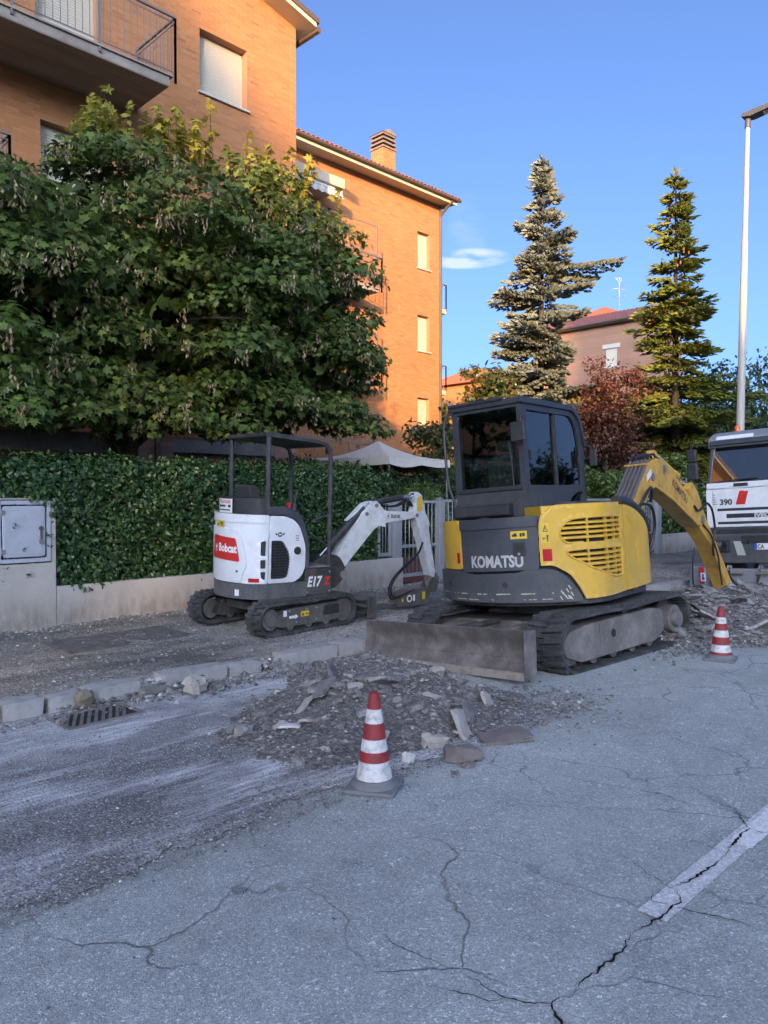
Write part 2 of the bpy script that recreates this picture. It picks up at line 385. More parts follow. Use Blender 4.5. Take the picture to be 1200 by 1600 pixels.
def pave_mat():
    q = NT('stripped_pavement'); o = q.obj()
    v = q.vor(60, o, 'Color'); cell = q.ramp(q.n('ShaderNodeSeparateColor', Color=v).outputs[0], [(0.0, 0.16), (0.5, 0.27), (0.85, 0.36), (1.0, 0.6)])
    col = q.mix(1.0, cell, (1.0, 0.93, 0.82), 'MULTIPLY')
    st = q.noise(1.3, 8, 0.7, q.map((0.35, 1.5, 1))); k = q.ramp(st, [(0.46, 0), (0.68, 0.8)])
    col = q.mix(k, col, (0.52, 0.49, 0.45))
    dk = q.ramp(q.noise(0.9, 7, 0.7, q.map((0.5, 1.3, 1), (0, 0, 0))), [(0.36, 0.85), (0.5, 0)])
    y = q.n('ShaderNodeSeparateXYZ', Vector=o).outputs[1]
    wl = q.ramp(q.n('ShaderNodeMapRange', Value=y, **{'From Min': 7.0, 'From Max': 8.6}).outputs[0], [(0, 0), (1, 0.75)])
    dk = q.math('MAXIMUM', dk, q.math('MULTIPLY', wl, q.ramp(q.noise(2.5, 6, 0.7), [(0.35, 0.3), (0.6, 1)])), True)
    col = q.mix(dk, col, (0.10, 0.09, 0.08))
    q.bump(q.math('ADD', q.vor(55), q.noise(90, 4)), 0.9, 0.014); M['stripped_pavement'] = q.fin(col, 0.95, 0, 0.2)
asphalt_mat(); milled_mat(); pave_mat()
q = NT('soil'); M['soil'] = q.fin(q.ramp(q.noise(3, 8, 0.7), [(0.3, (0.035, 0.045, 0.018)), (0.7, (0.075, 0.08, 0.035))]), 0.95)
def fbm(x, y, s, k=0):
    v = 0
    for i in range(4):
        f = s * 2 ** i; v = v + np.sin(x*f*1.3 + 1.7*i + k + 1.1*np.sin(y*f*0.9 + k)) * np.cos(y*f*1.1 - 0.6*i + 2*k + 0.8*np.sin(x*f*0.7)) / 2 ** i
    return v
def grid(name, x0, x1, y0, y1, nx, ny, zf, mats, parent=None, kind='structure', keep=None):
    X, Y = np.meshgrid(np.linspace(x0, x1, nx), np.linspace(y0, y1, ny), indexing='ij'); Z = zf(X, Y) + 0 * X
    V = np.stack([X, Y, Z], -1).reshape(-1, 3); I = np.arange(nx*ny).reshape(nx, ny)
    F = np.stack([I[:-1, :-1], I[1:, :-1], I[1:, 1:], I[:-1, 1:]], -1).reshape(-1, 4)
    if keep is not None:
        c = V[F].mean(1); F = F[keep(c[:, 0], c[:, 1])]
    me = np_mesh(name, V, F); me.shade_smooth(); o = link(name, me, parent, mats)
    if kind: o['kind'] = kind
    return o
g_ = MB(); g_.add([(-400, -400, -0.06), (700, -400, -0.06), (700, 700, -0.06), (-400, 700, -0.06)], [(0, 1, 2, 3)])
g_.build('ground', M['soil'], smooth=False)['kind'] = 'structure'
# road, its far edge, and a strip that has been milled beside the kerb
r_ = MB(); r_.add([(-60, -3.4, 0), (120, -3.4, 0), (120, 5.66, 0), (-60, 5.66, 0)], [(0, 1, 2, 3)])
road = r_.build('road', M['asphalt'], smooth=False); road['kind'] = 'structure'
def edge_y(x): return 3.08 + 0.05*np.sin(3.1*x) + 0.035*np.sin(7.7*x+1) + 0.02*np.sin(19*x) + 0.012*np.sin(43*x+2)
def end_x(y): return 4.9 + 0.2*np.sin(2.2*y) + 0.06*np.sin(9*y)
grid('milled_strip', -6, 5.4, 2.9, 5.64, 620, 170,
     lambda x, y: 0.006 + 0.004*(1+fbm(x, y, 5)*0.5) + 0.0015*np.abs(fbm(x, y, 31, 1)), M['milled_asphalt'],
     keep=lambda x, y: (y > edge_y(x)) & (x < end_x(y)))
# stripped pavement between kerb and garden wall
def pave_z(x, y): return 0.095 + 0.012*fbm(x, y, 1.7) + 0.006*fbm(x, y, 7, 2) + 0.02*np.clip((y-7.8)/1.0, 0, 1) - .012*np.clip((6.3-y)/.5, 0, 1)
grid('pavement', -6, 24, 5.82, 8.88, 900, 150, pave_z, M['stripped_pavement'])
g2 = MB(); g2.add([(-60, 5.7, 0.06), (-6, 5.7, 0.06), (-6, 8.9, 0.06), (-60, 8.9, 0.06)], [(0,1,2,3)]).add([(24, 5.7, 0.09), (120, 5.7, 0.09), (120, 8.9, 0.09), (24, 8.9, 0.09)], [(0,1,2,3)])
g2.build('pavement', M['stripped_pavement'], smooth=False)['kind'] = 'structure'
g3 = MB(); g3.add([(-60, 8.9, 0.10), (120, 8.9, 0.10), (120, 60, 0.10), (-60, 60, 0.10)], [(0,1,2,3)])
g3.build('garden_ground', M['soil'], smooth=False)['kind'] = 'structure'
# road crack: a dark ragged gap
CR = [[(1.9,1.12),(2.0,1.24),(2.02,1.27),(2.05,1.3),(2.13,1.28),(2.22,1.29),(2.36,1.29),(2.47,1.28),(2.59,1.3),(2.72,1.29),(2.88,1.28),(2.93,1.26),(3.01,1.34),(3.12,1.31),(3.26,1.31),(3.47,1.31),(3.58,1.32),(3.82,1.33)],
 [(2.05,1.3),(2.02,1.34),(1.99,1.41),(1.98,1.49),(1.98,1.57),(1.97,1.67),(1.94,1.85),(1.97,2.05)],[(1.99,1.41),(1.92,1.46),(1.91,1.52),(1.86,1.62),(1.83,1.77),(1.75,1.9)],
 [(2.89,1.27),(2.92,1.18),(2.95,1.07),(2.95,0.96),(3.0,0.8)],[(3.82,1.33),(3.97,1.43),(3.97,1.51),(3.9,1.64),(3.93,1.83),(3.89,1.99),(3.8,2.25),(3.82,2.39),(3.74,2.67)],
 [(3.82,1.33),(3.83,1.24),(3.9,1.1)],[(3.01,1.34),(3.04,1.41),(3.09,1.54),(3.16,1.64),(3.15,1.8)],[(3.47,1.31),(3.51,1.42),(3.48,1.52),(3.5,1.7)],
 [(2.88,1.29),(2.86,1.36),(2.93,1.38),(2.98,1.33)],[(3.93,1.83),(3.7,1.95),(3.55,2.2),(3.5,2.5)],[(3.9,1.64),(3.75,1.7),(3.62,1.85),(3.45,2.0),(3.3,2.3)],[(1.3,2.5),(1.6,2.45),(1.85,2.6),(2.2,2.52),(2.5,2.7)],[(2.2,2.52),(2.3,2.3),(2.2,2.1)]]
CW = [0.017, 0.009, 0.006, 0.007, 0.007, 0.007, 0.005, 0.004, 0.005, 0.0035, 0.0035, 0.003, 0.003]
q = NT('crack_dirt'); M['crack_dirt'] = q.fin(q.ramp(q.noise(60, 3), [(0.3, (0.012, 0.011, 0.011)), (0.75, (0.05, 0.045, 0.04))]), 1.0, 0, 0.0)
cb = MB(); rr = random.Random(5)
for L, w in zip(CR, CW):
    P = []
    for a, b in zip(L[:-1], L[1:]):
        n = max(2, int(math.dist(a, b) / 0.014))
        for i in range(n): P.append((a[0] + (b[0]-a[0])*i/n, a[1] + (b[1]-a[1])*i/n))
    P.append(L[-1]); vs = []; fs = []; dx = dyy = 0
    for i, (x, y) in enumerate(P):
        dx = 0.6*dx + rr.gauss(0, 0.0035); dyy = 0.6*dyy + rr.gauss(0, 0.0045)
        a = P[max(0, i-1)]; b = P[min(len(P)-1, i+1)]; t = Vector((b[0]-a[0], b[1]-a[1])).normalized(); nn = Vector((-t.y, t.x))
        tp = min(1, (len(P)-i) / (0.55*len(P))) if w < 0.011 else 1
        ww = max(0.0006, w * tp * rr.uniform(0.25, 0.95) * (0.65 + 0.5*math.sin(i*0.21)))
        c = Vector((x+dx, y+dyy)); p1 = c + nn*ww/2; p2 = c - nn*ww/2
        vs += [(p1.x, p1.y, 0.0085), (p2.x, p2.y, 0.0085)]
    fs = [(2*i, 2*i+1, 2*i+3, 2*i+2) for i in range(len(P)-1)]; cb.add(vs, fs)
tag(cb.build('road_crack', M['crack_dirt'], smooth=False, normals=False), kind='structure')
# worn centre line, with a brighter second coat
q = NT('road_paint'); o = q.obj()
v = q.vor(105, o, 'Color'); cell = q.ramp(q.n('ShaderNodeSeparateColor', Color=v).outputs[0], [(0.0, 0.46), (0.5, 0.60), (0.85, 0.68), (1, 0.82)])
wear = q.ramp(q.noise(26, 6, 0.75), [(0.46, 0), (0.66, 1)])
q.bump(q.vor(95), 0.4, 0.005); M['road_paint'] = q.fin(q.mix(q.math('MULTIPLY', wear, 0.6), cell, (0.40, 0.40, 0.405)), 0.8)
q = NT('road_paint_fresh'); v = q.vor(105, None, 'Color'); cell = q.ramp(q.n('ShaderNodeSeparateColor', Color=v).outputs[0], [(0.0, 0.62), (0.5, 0.74), (1, 0.86)])
wear = q.ramp(q.noise(26, 6, 0.75), [(0.52, 0), (0.7, 1)])
q.bump(q.vor(95), 0.4, 0.005); M['road_paint_fresh'] = q.fin(q.mix(q.math('MULTIPLY', wear, 0.5), cell, (0.3, 0.3, 0.3)), 0.8)
lm = MB()
def ragged(x0, x1, y0, y1, z):
    n = int((x1-x0)/0.03); vs = []
    for i in range(n+1):
        x = x0 + (x1-x0)*i/n; e = 0.5 if i in (0, n) else 1
        vs += [(x + rr.uniform(-.004, .004), y0 + rr.gauss(0, 0.0016), z), (x + rr.uniform(-.004, .004), y1 + rr.gauss(0, 0.0016), z)]
    return vs, [(2*i, 2*i+2, 2*i+3, 2*i+1) for i in range(n)]
v_, f_ = ragged(2.77, 5.8, 1.255, 1.372, 0.004); lm.add(v_, f_, 0)
v_, f_ = ragged(3.62, 5.8, 1.245, 1.35, 0.0062); lm.add(v_, f_, 1)
for k in range(1, 8): v_, f_ = ragged(2.77 + k*7.5, 5.8 + k*7.5, 1.255, 1.372, 0.004); lm.add(v_, f_, 0)
tag(lm.build('centre_line', [M['road_paint'], M['road_paint_fresh']], smooth=False), kind='structure')
# ---------------------------------------------------------------- kerb of separate stones, some shifted
q = NT('kerb_stone_mat'); f = q.noise(9, 8, 0.7); g = q.noise(90, 3)
q.bump(q.math('ADD', q.noise(40, 6, 0.7), q.math('MULTIPLY', g, 0.4)), 0.5, 0.012)
M['kerb_stone_mat'] = q.fin(q.mix(q.math('MULTIPLY', q.objrand(), 0.25), q.ramp(f, [(0.25, (0.25, 0.246, 0.24)), (0.5, (0.40, 0.395, 0.38)), (0.8, (0.46, 0.45, 0.44))]), (0.12, 0.11, 0.10)), 0.9)
def stone_mesh(name, L, w, h, seed, chip=0.03, cuts=3):
    """a rough hewn block; corners knocked off"""
    r = random.Random(seed); fq = max(6, 2.4/max(L, w, h)); b = bmesh.new(); bmesh.ops.create_cube(b, size=1)
    bmesh.ops.subdivide_edges(b, edges=b.edges, cuts=cuts, use_grid_fill=True)
    from mathutils import noise
    for v in b.verts:
        c = v.co.copy(); k = sum(abs(abs(q) - 0.5) < 0.02 for q in c)
        v.co = Vector((c.x*L, c.y*w, c.z*h))
        n = noise.noise_vector(Vector((v.co.x*fq + seed*3.1, v.co.y*fq, v.co.z*fq + seed)))
        v.co += n * chip * (0.35 if k < 2 else 0.55)
        if k >= 2: v.co -= Vector((c.x, c.y, c.z)).normalized() * chip * r.uniform(0.1, 1.0)
    me = bpy.data.meshes.new(name); b.to_mesh(me); b.free(); me.shade_smooth(); me.set_sharp_from_angle(angle=R(28)); return me
kf_ = MB(); kf_.box(-6, 24, 5.63, 5.86, -.2, .012); kf_.build('kerb_bed', M['stripped_pavement'], smooth=False)['kind'] = 'structure'
kerb = thing('kerb', None, None, (0, 5.75, 0)); kerb['kind'] = 'structure'
KS = [(-1.9,-1.15,0,0),(-1.12,-.4,0,0),(-.37,.36,0,0),(.4,1.13,0,0),(1.16,1.53,0,0),(1.555,1.885,0,0.6),(1.91,2.2,0,0),(2.23,2.50,-.01,-1),(2.52,2.955,-.005,0.5),(3.17,3.78,0.0,1.2),(3.81,4.13,-.03,-4),(4.36,5.05,0.0,0.5),(5.08,5.80,0,0),(5.83,6.5,0,0.4)]
x = 6.53
while x < 23: KS.append((x, x + 0.73, 0, random.uniform(-.5, .5))); x += 0.76
for i, (a, b, dz, rz) in enumerate(KS):
    o = link('kerb_stone', stone_mesh('kerb_stone', b - a, 0.19, 0.30, i+3, 0.02), kerb, M['kerb_stone_mat'])
    o.location = ((a+b)/2, 0.0 + (0.02 if i in (9, 10) else 0), -0.012 + dz); o.rotation_euler = (R(random.uniform(-1.5, 1.5)) + (R(5) if i == 10 else 0), R(random.uniform(-.6, .6)), R(rz))
o = link('kerb_stone', stone_mesh('kerb_stone', 0.34, 0.16, 0.12, 99, 0.03), kerb, M['kerb_stone_mat']); o.location = (3.02, -0.02, 0.0); o.rotation_euler = (R(-12), R(4), R(9))
# ---------------------------------------------------------------- drain grate, trapdoor
gr = thing('drain_grate', 'dirty cast iron gutter grate with slanted slots set before the broken kerb', 'drain', (2.45, 5.36, 0.0), (0, 0, R(2)))
m = MB(); m.box(-.29,.29,-.185,-.155,-.02,.022).box(-.29,.29,.155,.185,-.02,.022).box(-.29,-.255,-.155,.155,-.02,.022).box(.255,.29,-.155,.155,-.02,.022); m.build('frame', M['dusty_steel'], gr, 0.004)
me = MB().box(-.2, .2, -.012, .012, -.03, .020).mesh('bar'); me.materials.append(M['dusty_steel'])
for i in range(9): link('bar', me, gr, None, mat4=Matrix.Translation((-.215 + i*.0538, 0, 0)) @ Matrix.Rotation(R(62), 4, 'Z') @ Matrix.Scale(0.85, 4, (1,0,0)))
m = MB(); m.box(-.254,.254,-.154,.154,-.016,.0145); m.build('sump', M['dark_interior'], gr)  # solid dark fill under the bars stands in for the shaded hollow
td = thing('trapdoor', 'dark asphalt covered trapdoor lying in the stripped pavement', 'manhole cover', (3.75, 7.62, 0.108), (0, R(-0.4), R(1)))
q = NT('old_cover'); q.bump(q.noise(80, 5, 0.7), 0.5, 0.008); M['old_cover'] = q.fin(q.ramp(q.noise(7, 8, 0.7), [(0.3, (0.06, 0.056, 0.055)), (0.5, (0.11, 0.104, 0.10)), (0.75, (0.24, 0.22, 0.20))]), 0.85)
m = MB(); m.box(-.70,-.01,-.42,.40,-.03,.002); m.build('lid', M['old_cover'], td, 0.008)
m = MB(); m.box(.0,.66,-.42,.40,-.03,.0); m.build('lid', M['old_cover'], td, 0.008)
m = MB(); m.box(-.74,.70,-.455,-.425,-.03,.008); m.build('frame', M['dusty_steel'], td, 0.003)
# ================================================================ garden wall, meter box, hedge, gate
q = NT('wall_render'); f = q.noise(1.6, 8, 0.65); g = q.noise(11, 6, 0.7, q.map((1, 1, 0.35)))
z = q.n('ShaderNodeSeparateXYZ', Vector=q.obj()).outputs[2]
dl = q.math('MULTIPLY', q.ramp(q.n('ShaderNodeMapRange', Value=z, **{'From Min': 0.08, 'From Max': 0.42}).outputs[0], [(0, 0.85), (1, 0)]), q.ramp(g, [(0.3, 0.15), (0.65, 1)]))
col = q.ramp(f, [(0.3, (0.37, 0.345, 0.31)), (0.55, (0.46, 0.435, 0.395)), (0.8, (0.53, 0.50, 0.46))])
col = q.mix(dl, col, (0.20, 0.17, 0.13)); col = q.mix(q.ramp(g, [(0.55, 0), (0.85, 0.45)]), col, (0.26, 0.235, 0.20))
q.bump(q.noise(60, 5, 0.6), 0.25, 0.006); M['wall_render'] = q.fin(col, 0.9)
wl = thing('garden_wall', 'low pale rendered wall under the dark hedge, with a tall box pillar at its left end', 'wall', (3.6, 8.85, 0.1))
def at(o, x, y, z): l = o.location; return Matrix.Translation((x - l.x, y - l.y, z - l.z))
T0 = Matrix.Translation((-3.6, -8.85, -0.1))
MB(T0).prism([(3.59, -.1), (9.37, -.1), (9.37, .565), (3.59, .565)], 8.85, 9.05, 'y').build('low_wall', M['wall_render'], wl, 0.008)
pm = MB(T0); pm.box(-3, 2.93, 8.85, 9.2, -.1, 1.575); pm.box(2.93, 3.585, 8.85, 9.2, -.1, 0.845).box(3.53, 3.585, 8.85, 9.2, .845, 1.575).box(2.93, 3.53, 8.85, 9.2, 1.56, 1.575).box(2.93, 3.53, 9.0, 9.2, .845, 1.56)
pm.build('pillar', M['wall_render'], wl, 0.006)
mb = thing('meter_box', 'pale grey metal meter cabinet door set in the tall wall pillar', 'meter box', (3.23, 8.85, 0.87))
T = Matrix.Translation((-3.23, -8.85, -0.87))
m = MB(T); m.box(2.94,2.985,8.83,8.9,.86,1.55).box(3.475,3.52,8.83,8.9,.86,1.55).box(2.985,3.475,8.83,8.9,.86,.905).box(2.985,3.475,8.83,8.9,1.505,1.55); m.build('frame', M['grey_door'], mb, 0.004)
m = MB(T)
P = []
for cx, cz, a0 in ((3.457, 1.49, 0), (3.0, 1.49, 90), (3.0, .92, 180), (3.457, .92, 270)):
    for k in range(5):
        a = R(a0 + k*22.5); rr_ = 0.035; P.append((cx + rr_*(math.cos(a)) - (rr_ if a0 in (0, 270) else -rr_), cz + rr_*math.sin(a) - (rr_ if a0 in (0, 90) else -rr_)))
m.prism([(p[0], p[1]) for p in P], 8.822, 8.86, 'y'); m.build('door', M['grey_door'], mb, 0.01, 3)
m = MB(T); P2 = [(3.03,.945),(3.43,.945),(3.43,1.465),(3.03,1.465)]; m.prism(P2, 8.817, 8.823, 'y'); m.build('door_panel', M['grey_door'], mb, 0.004)
for z_ in (1.42, .99):
    m = MB(T); m.cyl((2.985, 8.815, z_-.035), (2.985, 8.815, z_+.035), .012, n=10).box(2.985,3.03,8.811,8.824,z_-.025,z_+.025); m.build('hinge', M['grey_steel'], mb, 0.002)
m = MB(T)
m.cyl((3.405, 8.816, 1.24), (3.405, 8.80, 1.24), .026, n=16).box(3.394,3.416,8.795,8.816,1.11,1.24); m.build('handle', M['black_metal'], mb, 0.003)
m = MB(T); m.box(3.385,3.425,8.785,8.812,1.07,1.115); m.tube(smooth_path([(3.393,8.797,1.11),(3.393,8.797,1.14),(3.405,8.797,1.152),(3.417,8.797,1.14),(3.417,8.797,1.11)],4), .004, 6); m.build('padlock', M['dusty_steel'], mb, 0.003)
m = MB(T); m.cyl((3.22, 8.818, 1.0), (3.22, 8.812, 1.0), .022, n=16); m.build('badge', M['grey_steel'], mb)
# leaves
def leaf_cloud(name, P, N, size, mat, parent, tmpl, tf, jitter=0.6, droop=0.0, kind='stuff', seed=1, szv=0.35):
    """P points, N facing directions; tmpl leaf outline in its own plane (x across, y along), tf faces"""
    r = np.random.default_rng(seed); n = len(P)
    N = N + r.normal(0, jitter, (n, 3)); N /= np.linalg.norm(N, axis=1, keepdims=True) + 1e-9
    D = r.normal(0, 1, (n, 3)); D[:, 2] -= droop
    D -= N * (D * N).sum(1, keepdims=True); D /= np.linalg.norm(D, axis=1, keepdims=True) + 1e-9
    X = np.cross(D, N); s = size * (1 + r.uniform(-szv, szv, n)); t = np.asarray(tmpl, float)
    V = P[:, None, :] + s[:, None, None] * (t[None, :, 0:1]*X[:, None, :] + t[None, :, 1:2]*D[:, None, :] + t[None, :, 2:3]*N[:, None, :])
    tf = np.asarray(tf); F = (tf[None] + (np.arange(n)*len(t))[:, None, None]).reshape(-1, tf.shape[1])
    o = link(name, np_mesh(name, V, F, False), parent, mat)
    if kind: o['kind'] = kind
    return o
OVAL = [(0,0,0),(-.24,.3,.05),(-.2,.68,.03),(0,1,-.06),(.2,.68,.03),(.24,.3,.05)]; OVALF = [(0,5,4,1),(1,4,2,2),(2,4,3,3)]
OVAL_F = [(0,5,1),(5,4,1),(1,4,2),(2,4,3)]
NARROW = [(0,0,0),(-.12,.4,.03),(0,1,-.08),(.12,.4,.03)]; NARROW_F = [(0,3,1),(3,2,1)]
leaf_mat('hedge_leaf', [(0, (0.014, 0.036, 0.012)), (0.45, (0.030, 0.075, 0.022)), (0.8, (0.052, 0.115, 0.034)), (0.97, (0.085, 0.16, 0.05)), (1, (0.20, 0.20, 0.06))], 0.15, 0.32)
leaf_mat('shrub_leaf', [(0, (0.03, 0.06, 0.015)), (0.5, (0.07, 0.13, 0.03)), (0.85, (0.14, 0.21, 0.05)), (1, (0.22, 0.26, 0.08))], 0.3, 0.4)
paint('dark_twigs', (0.018, 0.022, 0.012), 0.9, (0.03, 0.028, 0.02), 0.4, 12)
paint('bark', (0.045, 0.038, 0.032), 0.9, (0.10, 0.085, 0.07), 0.5, 9, bump=0.6)
leaf_mat('shoot_leaf', [(0, (0.05, 0.10, 0.03)), (0.6, (0.085, 0.15, 0.045)), (.93, (0.12, 0.18, 0.06)), (1, (0.22, 0.15, 0.06))], 0.25, 0.4)
def hedge(label, x0, x1, y0, y1, z0, z1, dens, size, mat='hedge_leaf', seed=3, lumps=0.075, ends=True, cat='hedge'):
    hd = thing('hedge', label, cat, ((x0+x1)/2, (y0+y1)/2, z0))
    T = Matrix.Translation(-hd.location)
    m = MB(T); m.box(x0+.1, x1-.1, y0+.14, y1-.08, z0+.02, z1-.14); m.build('twigs', M['dark_twigs'], hd, 0.05)  # dark solid core stands in for the shade inside the hedge
    r = np.random.default_rng(seed); P = []; N = []
    def face(n, fn, nv):
        u = r.uniform(0, 1, n); v = r.uniform(0, 1, n); P.append(fn(u, v)); N.append(np.tile(np.array(nv, float), (n, 1)))
    Lx, Ly, Lz = x1-x0, y1-y0, z1-z0
    face(int(Lx*Lz*dens), lambda u, v: np.stack([x0+u*Lx, y0 + r.exponential(.035, len(u)) - .02, z0+v*Lz], -1), (0, -1, .25))
    face(int(Lx*Ly*dens*.7), lambda u, v: np.stack([x0+u*Lx, y0+v*Ly, z1 - r.exponential(.035, len(u)) + .02], -1), (0, -.2, 1))
    if ends:
        for xx, s in ((x0, -1), (x1, 1)):
            face(int(Ly*Lz*dens*.8), lambda u, v: np.stack([xx - s*r.exponential(.04, len(u)), y0+u*Ly, z0+v*Lz], -1), (s, -.1, .25))
    P = np.concatenate(P); N = np.concatenate(N)
    b = lumps * fbm(P[:, 0]*1.0, P[:, 2]*1.3 + P[:, 1], 2.6, seed) + lumps*0.5*fbm(P[:, 0], P[:, 2] + P[:, 1]*.7, 9, seed)
    P = P + N / np.linalg.norm(N, axis=1, keepdims=True) * b[:, None]
    # sprigs standing proud of the clipped top
    leaf_cloud('foliage', P - np.array(hd.location), N, size, M[mat], hd, OVAL, OVAL_F, 0.55, 0.4, 'stuff', seed)
    # pale new shoots and a few dead leaves standing out of the clipped face and top
    n = int(min(Lx, 12)*70); u = r.uniform(0, 1, n); tp = r.random(n) < .6; S = np.stack([x0+u*Lx, np.where(tp, y0+r.uniform(0, .5, n), y0-.05), np.where(tp, z1+.02, z0+r.uniform(.1, .95, n)*Lz)], -1); Q = []
    for k in range(4): Q.append(S + np.stack([r.normal(0, .012, n), np.where(tp, r.normal(0, .012, n), -.02-.018*k), np.where(tp, .028*k, .008*k)], -1))
    leaf_cloud('new_shoots', np.concatenate(Q) - np.array(hd.location), np.tile(np.array((0, -.4, .7)), (4*n, 1)), size*.85, M['shoot_leaf'], hd, OVAL, OVAL_F, .5, -.6, 'stuff', seed+50)
    return hd
hedge('long clipped dark green hedge rising above the low wall behind the white mini excavator', 2.6, 8.84, 8.93, 9.95, .50, 1.99, 2500, .062, seed=3)
hedge('dark hedge on top of the tall wall pillar at the left edge', 0.2, 2.75, 8.95, 9.9, 1.55, 2.0, 2300, .062, seed=4)
hedge('hedge along the street further left, outside the picture', -24, .1, 8.95, 9.8, .1, 2.0, 160, .16, seed=14)  # out of view, put in as a dark reflection for the cab window
hedge('far hedge on the low wall beyond the gate, partly behind the yellow boom', 19.3, 32, 9.05, 9.9, .5, 1.75, 500, .10, 'shrub_leaf', seed=5, lumps=.12)
hedge('bushy green hedge inside the garden behind the gate', 8.6, 19.2, 12.6, 13.5, .1, 2.25, 700, .085, 'hedge_leaf', seed=6, lumps=.14)
w2 = thing('garden_wall', 'far stretch of low rendered wall to the right of the gate', 'wall', (19.2, 8.85, .09)); T = Matrix.Translation((-19.2, -8.85, -.09))
MB(T).box(19.22, 40, 8.85, 9.05, -.1, .60).build('low_wall', M['wall_render'], w2, 0.008)
# gate: posts, framed leaves with round bars
def fence_leaf(parent, x0, x1, y, z0, z1, mid, step=0.105):
    m = MB(); m.box(x0, x0+.05, y-.02, y+.02, z0, z1).box(x1-.05, x1, y-.02, y+.02, z0, z1).box(x0+.05, x1-.05, y-.021, y+.021, z1-.045, z1).box(x0+.05, x1-.05, y-.021, y+.021, z0, z0+.06)
    if mid: m.box(x0+.05, x1-.05, y-.021, y+.021, mid, mid+.05)
    fr = m.build('frame', M['galvanised'], parent, 0.004)
    me = MB().cyl((0, 0, z0+.05), (0, 0, z1-.03), .0085, n=8).mesh('bar'); me.materials.append(M['galvanised']); me.shade_smooth()
    n = int((x1-x0-.1)/step)
    for i in range(1, n+1): link('bar', me, parent, None, (x0+.05 + (x1-x0-.1)*i/(n+1), y, 0))
    return fr
q = NT('brick_paving'); br = q.n('ShaderNodeTexBrick', Vector=q.obj(), Color1=(0.24, 0.085, 0.05, 1), Color2=(0.17, 0.06, 0.04, 1), Mortar=(0.10, 0.08, 0.07, 1), Scale=4.0)
M['brick_paving'] = q.fin(br.outputs[0], 0.9)
dv = MB(); dv.add([(9.3, 8.95, .125), (19.2, 8.95, .125), (19.2, 12.6, .14), (9.3, 12.6, .14)], [(0,1,2,3)]); dv.build('driveway', M['brick_paving'], smooth=False)['kind'] = 'structure'
def post(x, y, z0, z1, w, label):
    p = thing('gate_post', label, 'post', (x, y, z0))
    m = MB(); m.box(-w/2, w/2, -w/2, w/2, 0, z1-z0); m.build('shaft', M['galvanised'], p, 0.006)
    m = MB(); m.loft([[(-w*.6,-w*.6,z1-z0),(w*.6,-w*.6,z1-z0),(w*.6,w*.6,z1-z0),(-w*.6,w*.6,z1-z0)],[(-w*.6,-w*.6,z1-z0+.015),(w*.6,-w*.6,z1-z0+.015),(w*.6,w*.6,z1-z0+.015),(-w*.6,w*.6,z1-z0+.015)],[(-.02,-.02,z1-z0+.04),(.02,-.02,z1-z0+.04),(.02,.02,z1-z0+.04),(-.02,.02,z1-z0+.04)]]); m.build('cap', M['grey_steel'], p)
post(9.27, 8.95, .1, 1.53, .17, 'square galvanised gate post at the end of the low hedge wall')
post(10.42, 8.95, .1, 1.53, .10, 'slim galvanised post between footgate and wide gate')
post(18.95, 8.95, .1, 1.53, .20, 'square galvanised gate post at the far end of the gate')
fp = thing('fence_panel', 'short barred metal fence panel on the low wall beside the gate post', 'fence', (8.9, 8.95, .56)); T = Vector((-8.9, -8.95, -.56))
fence_leaf(fp, -.04, .27, 0, .04, .95, None)
fg = thing('garden_gate', 'narrow barred metal footgate beside the white excavator arm', 'gate', (9.38, 8.95, .1)); fence_leaf(fg, 0, .98, 0, .12, 1.42, .62)
for i, (a, b) in enumerate(((10.5, 13.3), (13.33, 16.1), (16.13, 18.82))):
    fg = thing('driveway_gate', ('wide barred gate leaf beside the footgate', 'middle leaf of the wide barred gate behind the yellow excavator', 'last barred gate leaf before the far gate post')[i], 'gate', (a, 8.95, .1)); fence_leaf(fg, 0, b-a, 0, .1, 1.44, .55, .115)
# ================================================================ buildings
def brick_mat(name, stops, dark=(0.20, 0.10, 0.07)):
    q = NT(name); f = q.math('FRACT', q.math('ADD', q.island(), q.math('MULTIPLY', q.objrand(), 1.0)))
    col = q.ramp(f, stops); st = q.ramp(q.noise(0.5, 6, 0.65), [(0.35, 0.84), (0.65, 1.06)]); col = q.mix(1.0, col, st, 'MULTIPLY')
    col = q.mix(q.ramp(q.noise(25, 5, 0.7), [(0.55, 0), (0.8, 0.35)]), col, dark); q.bump(q.noise(60, 4), 0.2, 0.004)
    M[name] = q.fin(col, 0.85, 0, 0.25)
brick_mat('brick_orange', [(0, (0.37, 0.165, 0.068)), (0.5, (0.42, 0.19, 0.078)), (0.9, (0.455, 0.215, 0.09)), (1, (0.32, 0.132, 0.06))])
brick_mat('brick_pink', [(0, (0.42, 0.26, 0.20)), (0.5, (0.47, 0.30, 0.235)), (1, (0.38, 0.22, 0.17))])
q = NT('brick_far'); b_ = q.n('ShaderNodeTexBrick', Vector=q.map((1, 1, 1), (R(90), 0, R(90))), Color1=(0.37, 0.20, 0.13, 1), Color2=(0.31, 0.165, 0.105, 1), Mortar=(0.33, 0.22, 0.16, 1), Scale=1.0); b_.inputs['Brick Width'].default_value = .26; b_.inputs['Row Height'].default_value = .07; b_.inputs['Mortar Size'].default_value = .008
M['brick_far'] = q.fin(q.mix(q.ramp(q.noise(.6, 6), [(.35, 0), (.7, .5)]), b_.outputs[0], (0.22, 0.13, 0.10)), .9)
paint('mortar', (0.37, 0.19, 0.10), 0.95, (0.34, 0.2, 0.12), 0.4, 3)
paint('raw_concrete', (0.30, 0.27, 0.235), 0.9, (0.14, 0.115, 0.095), 0.75, 2.2, bump=0.2)
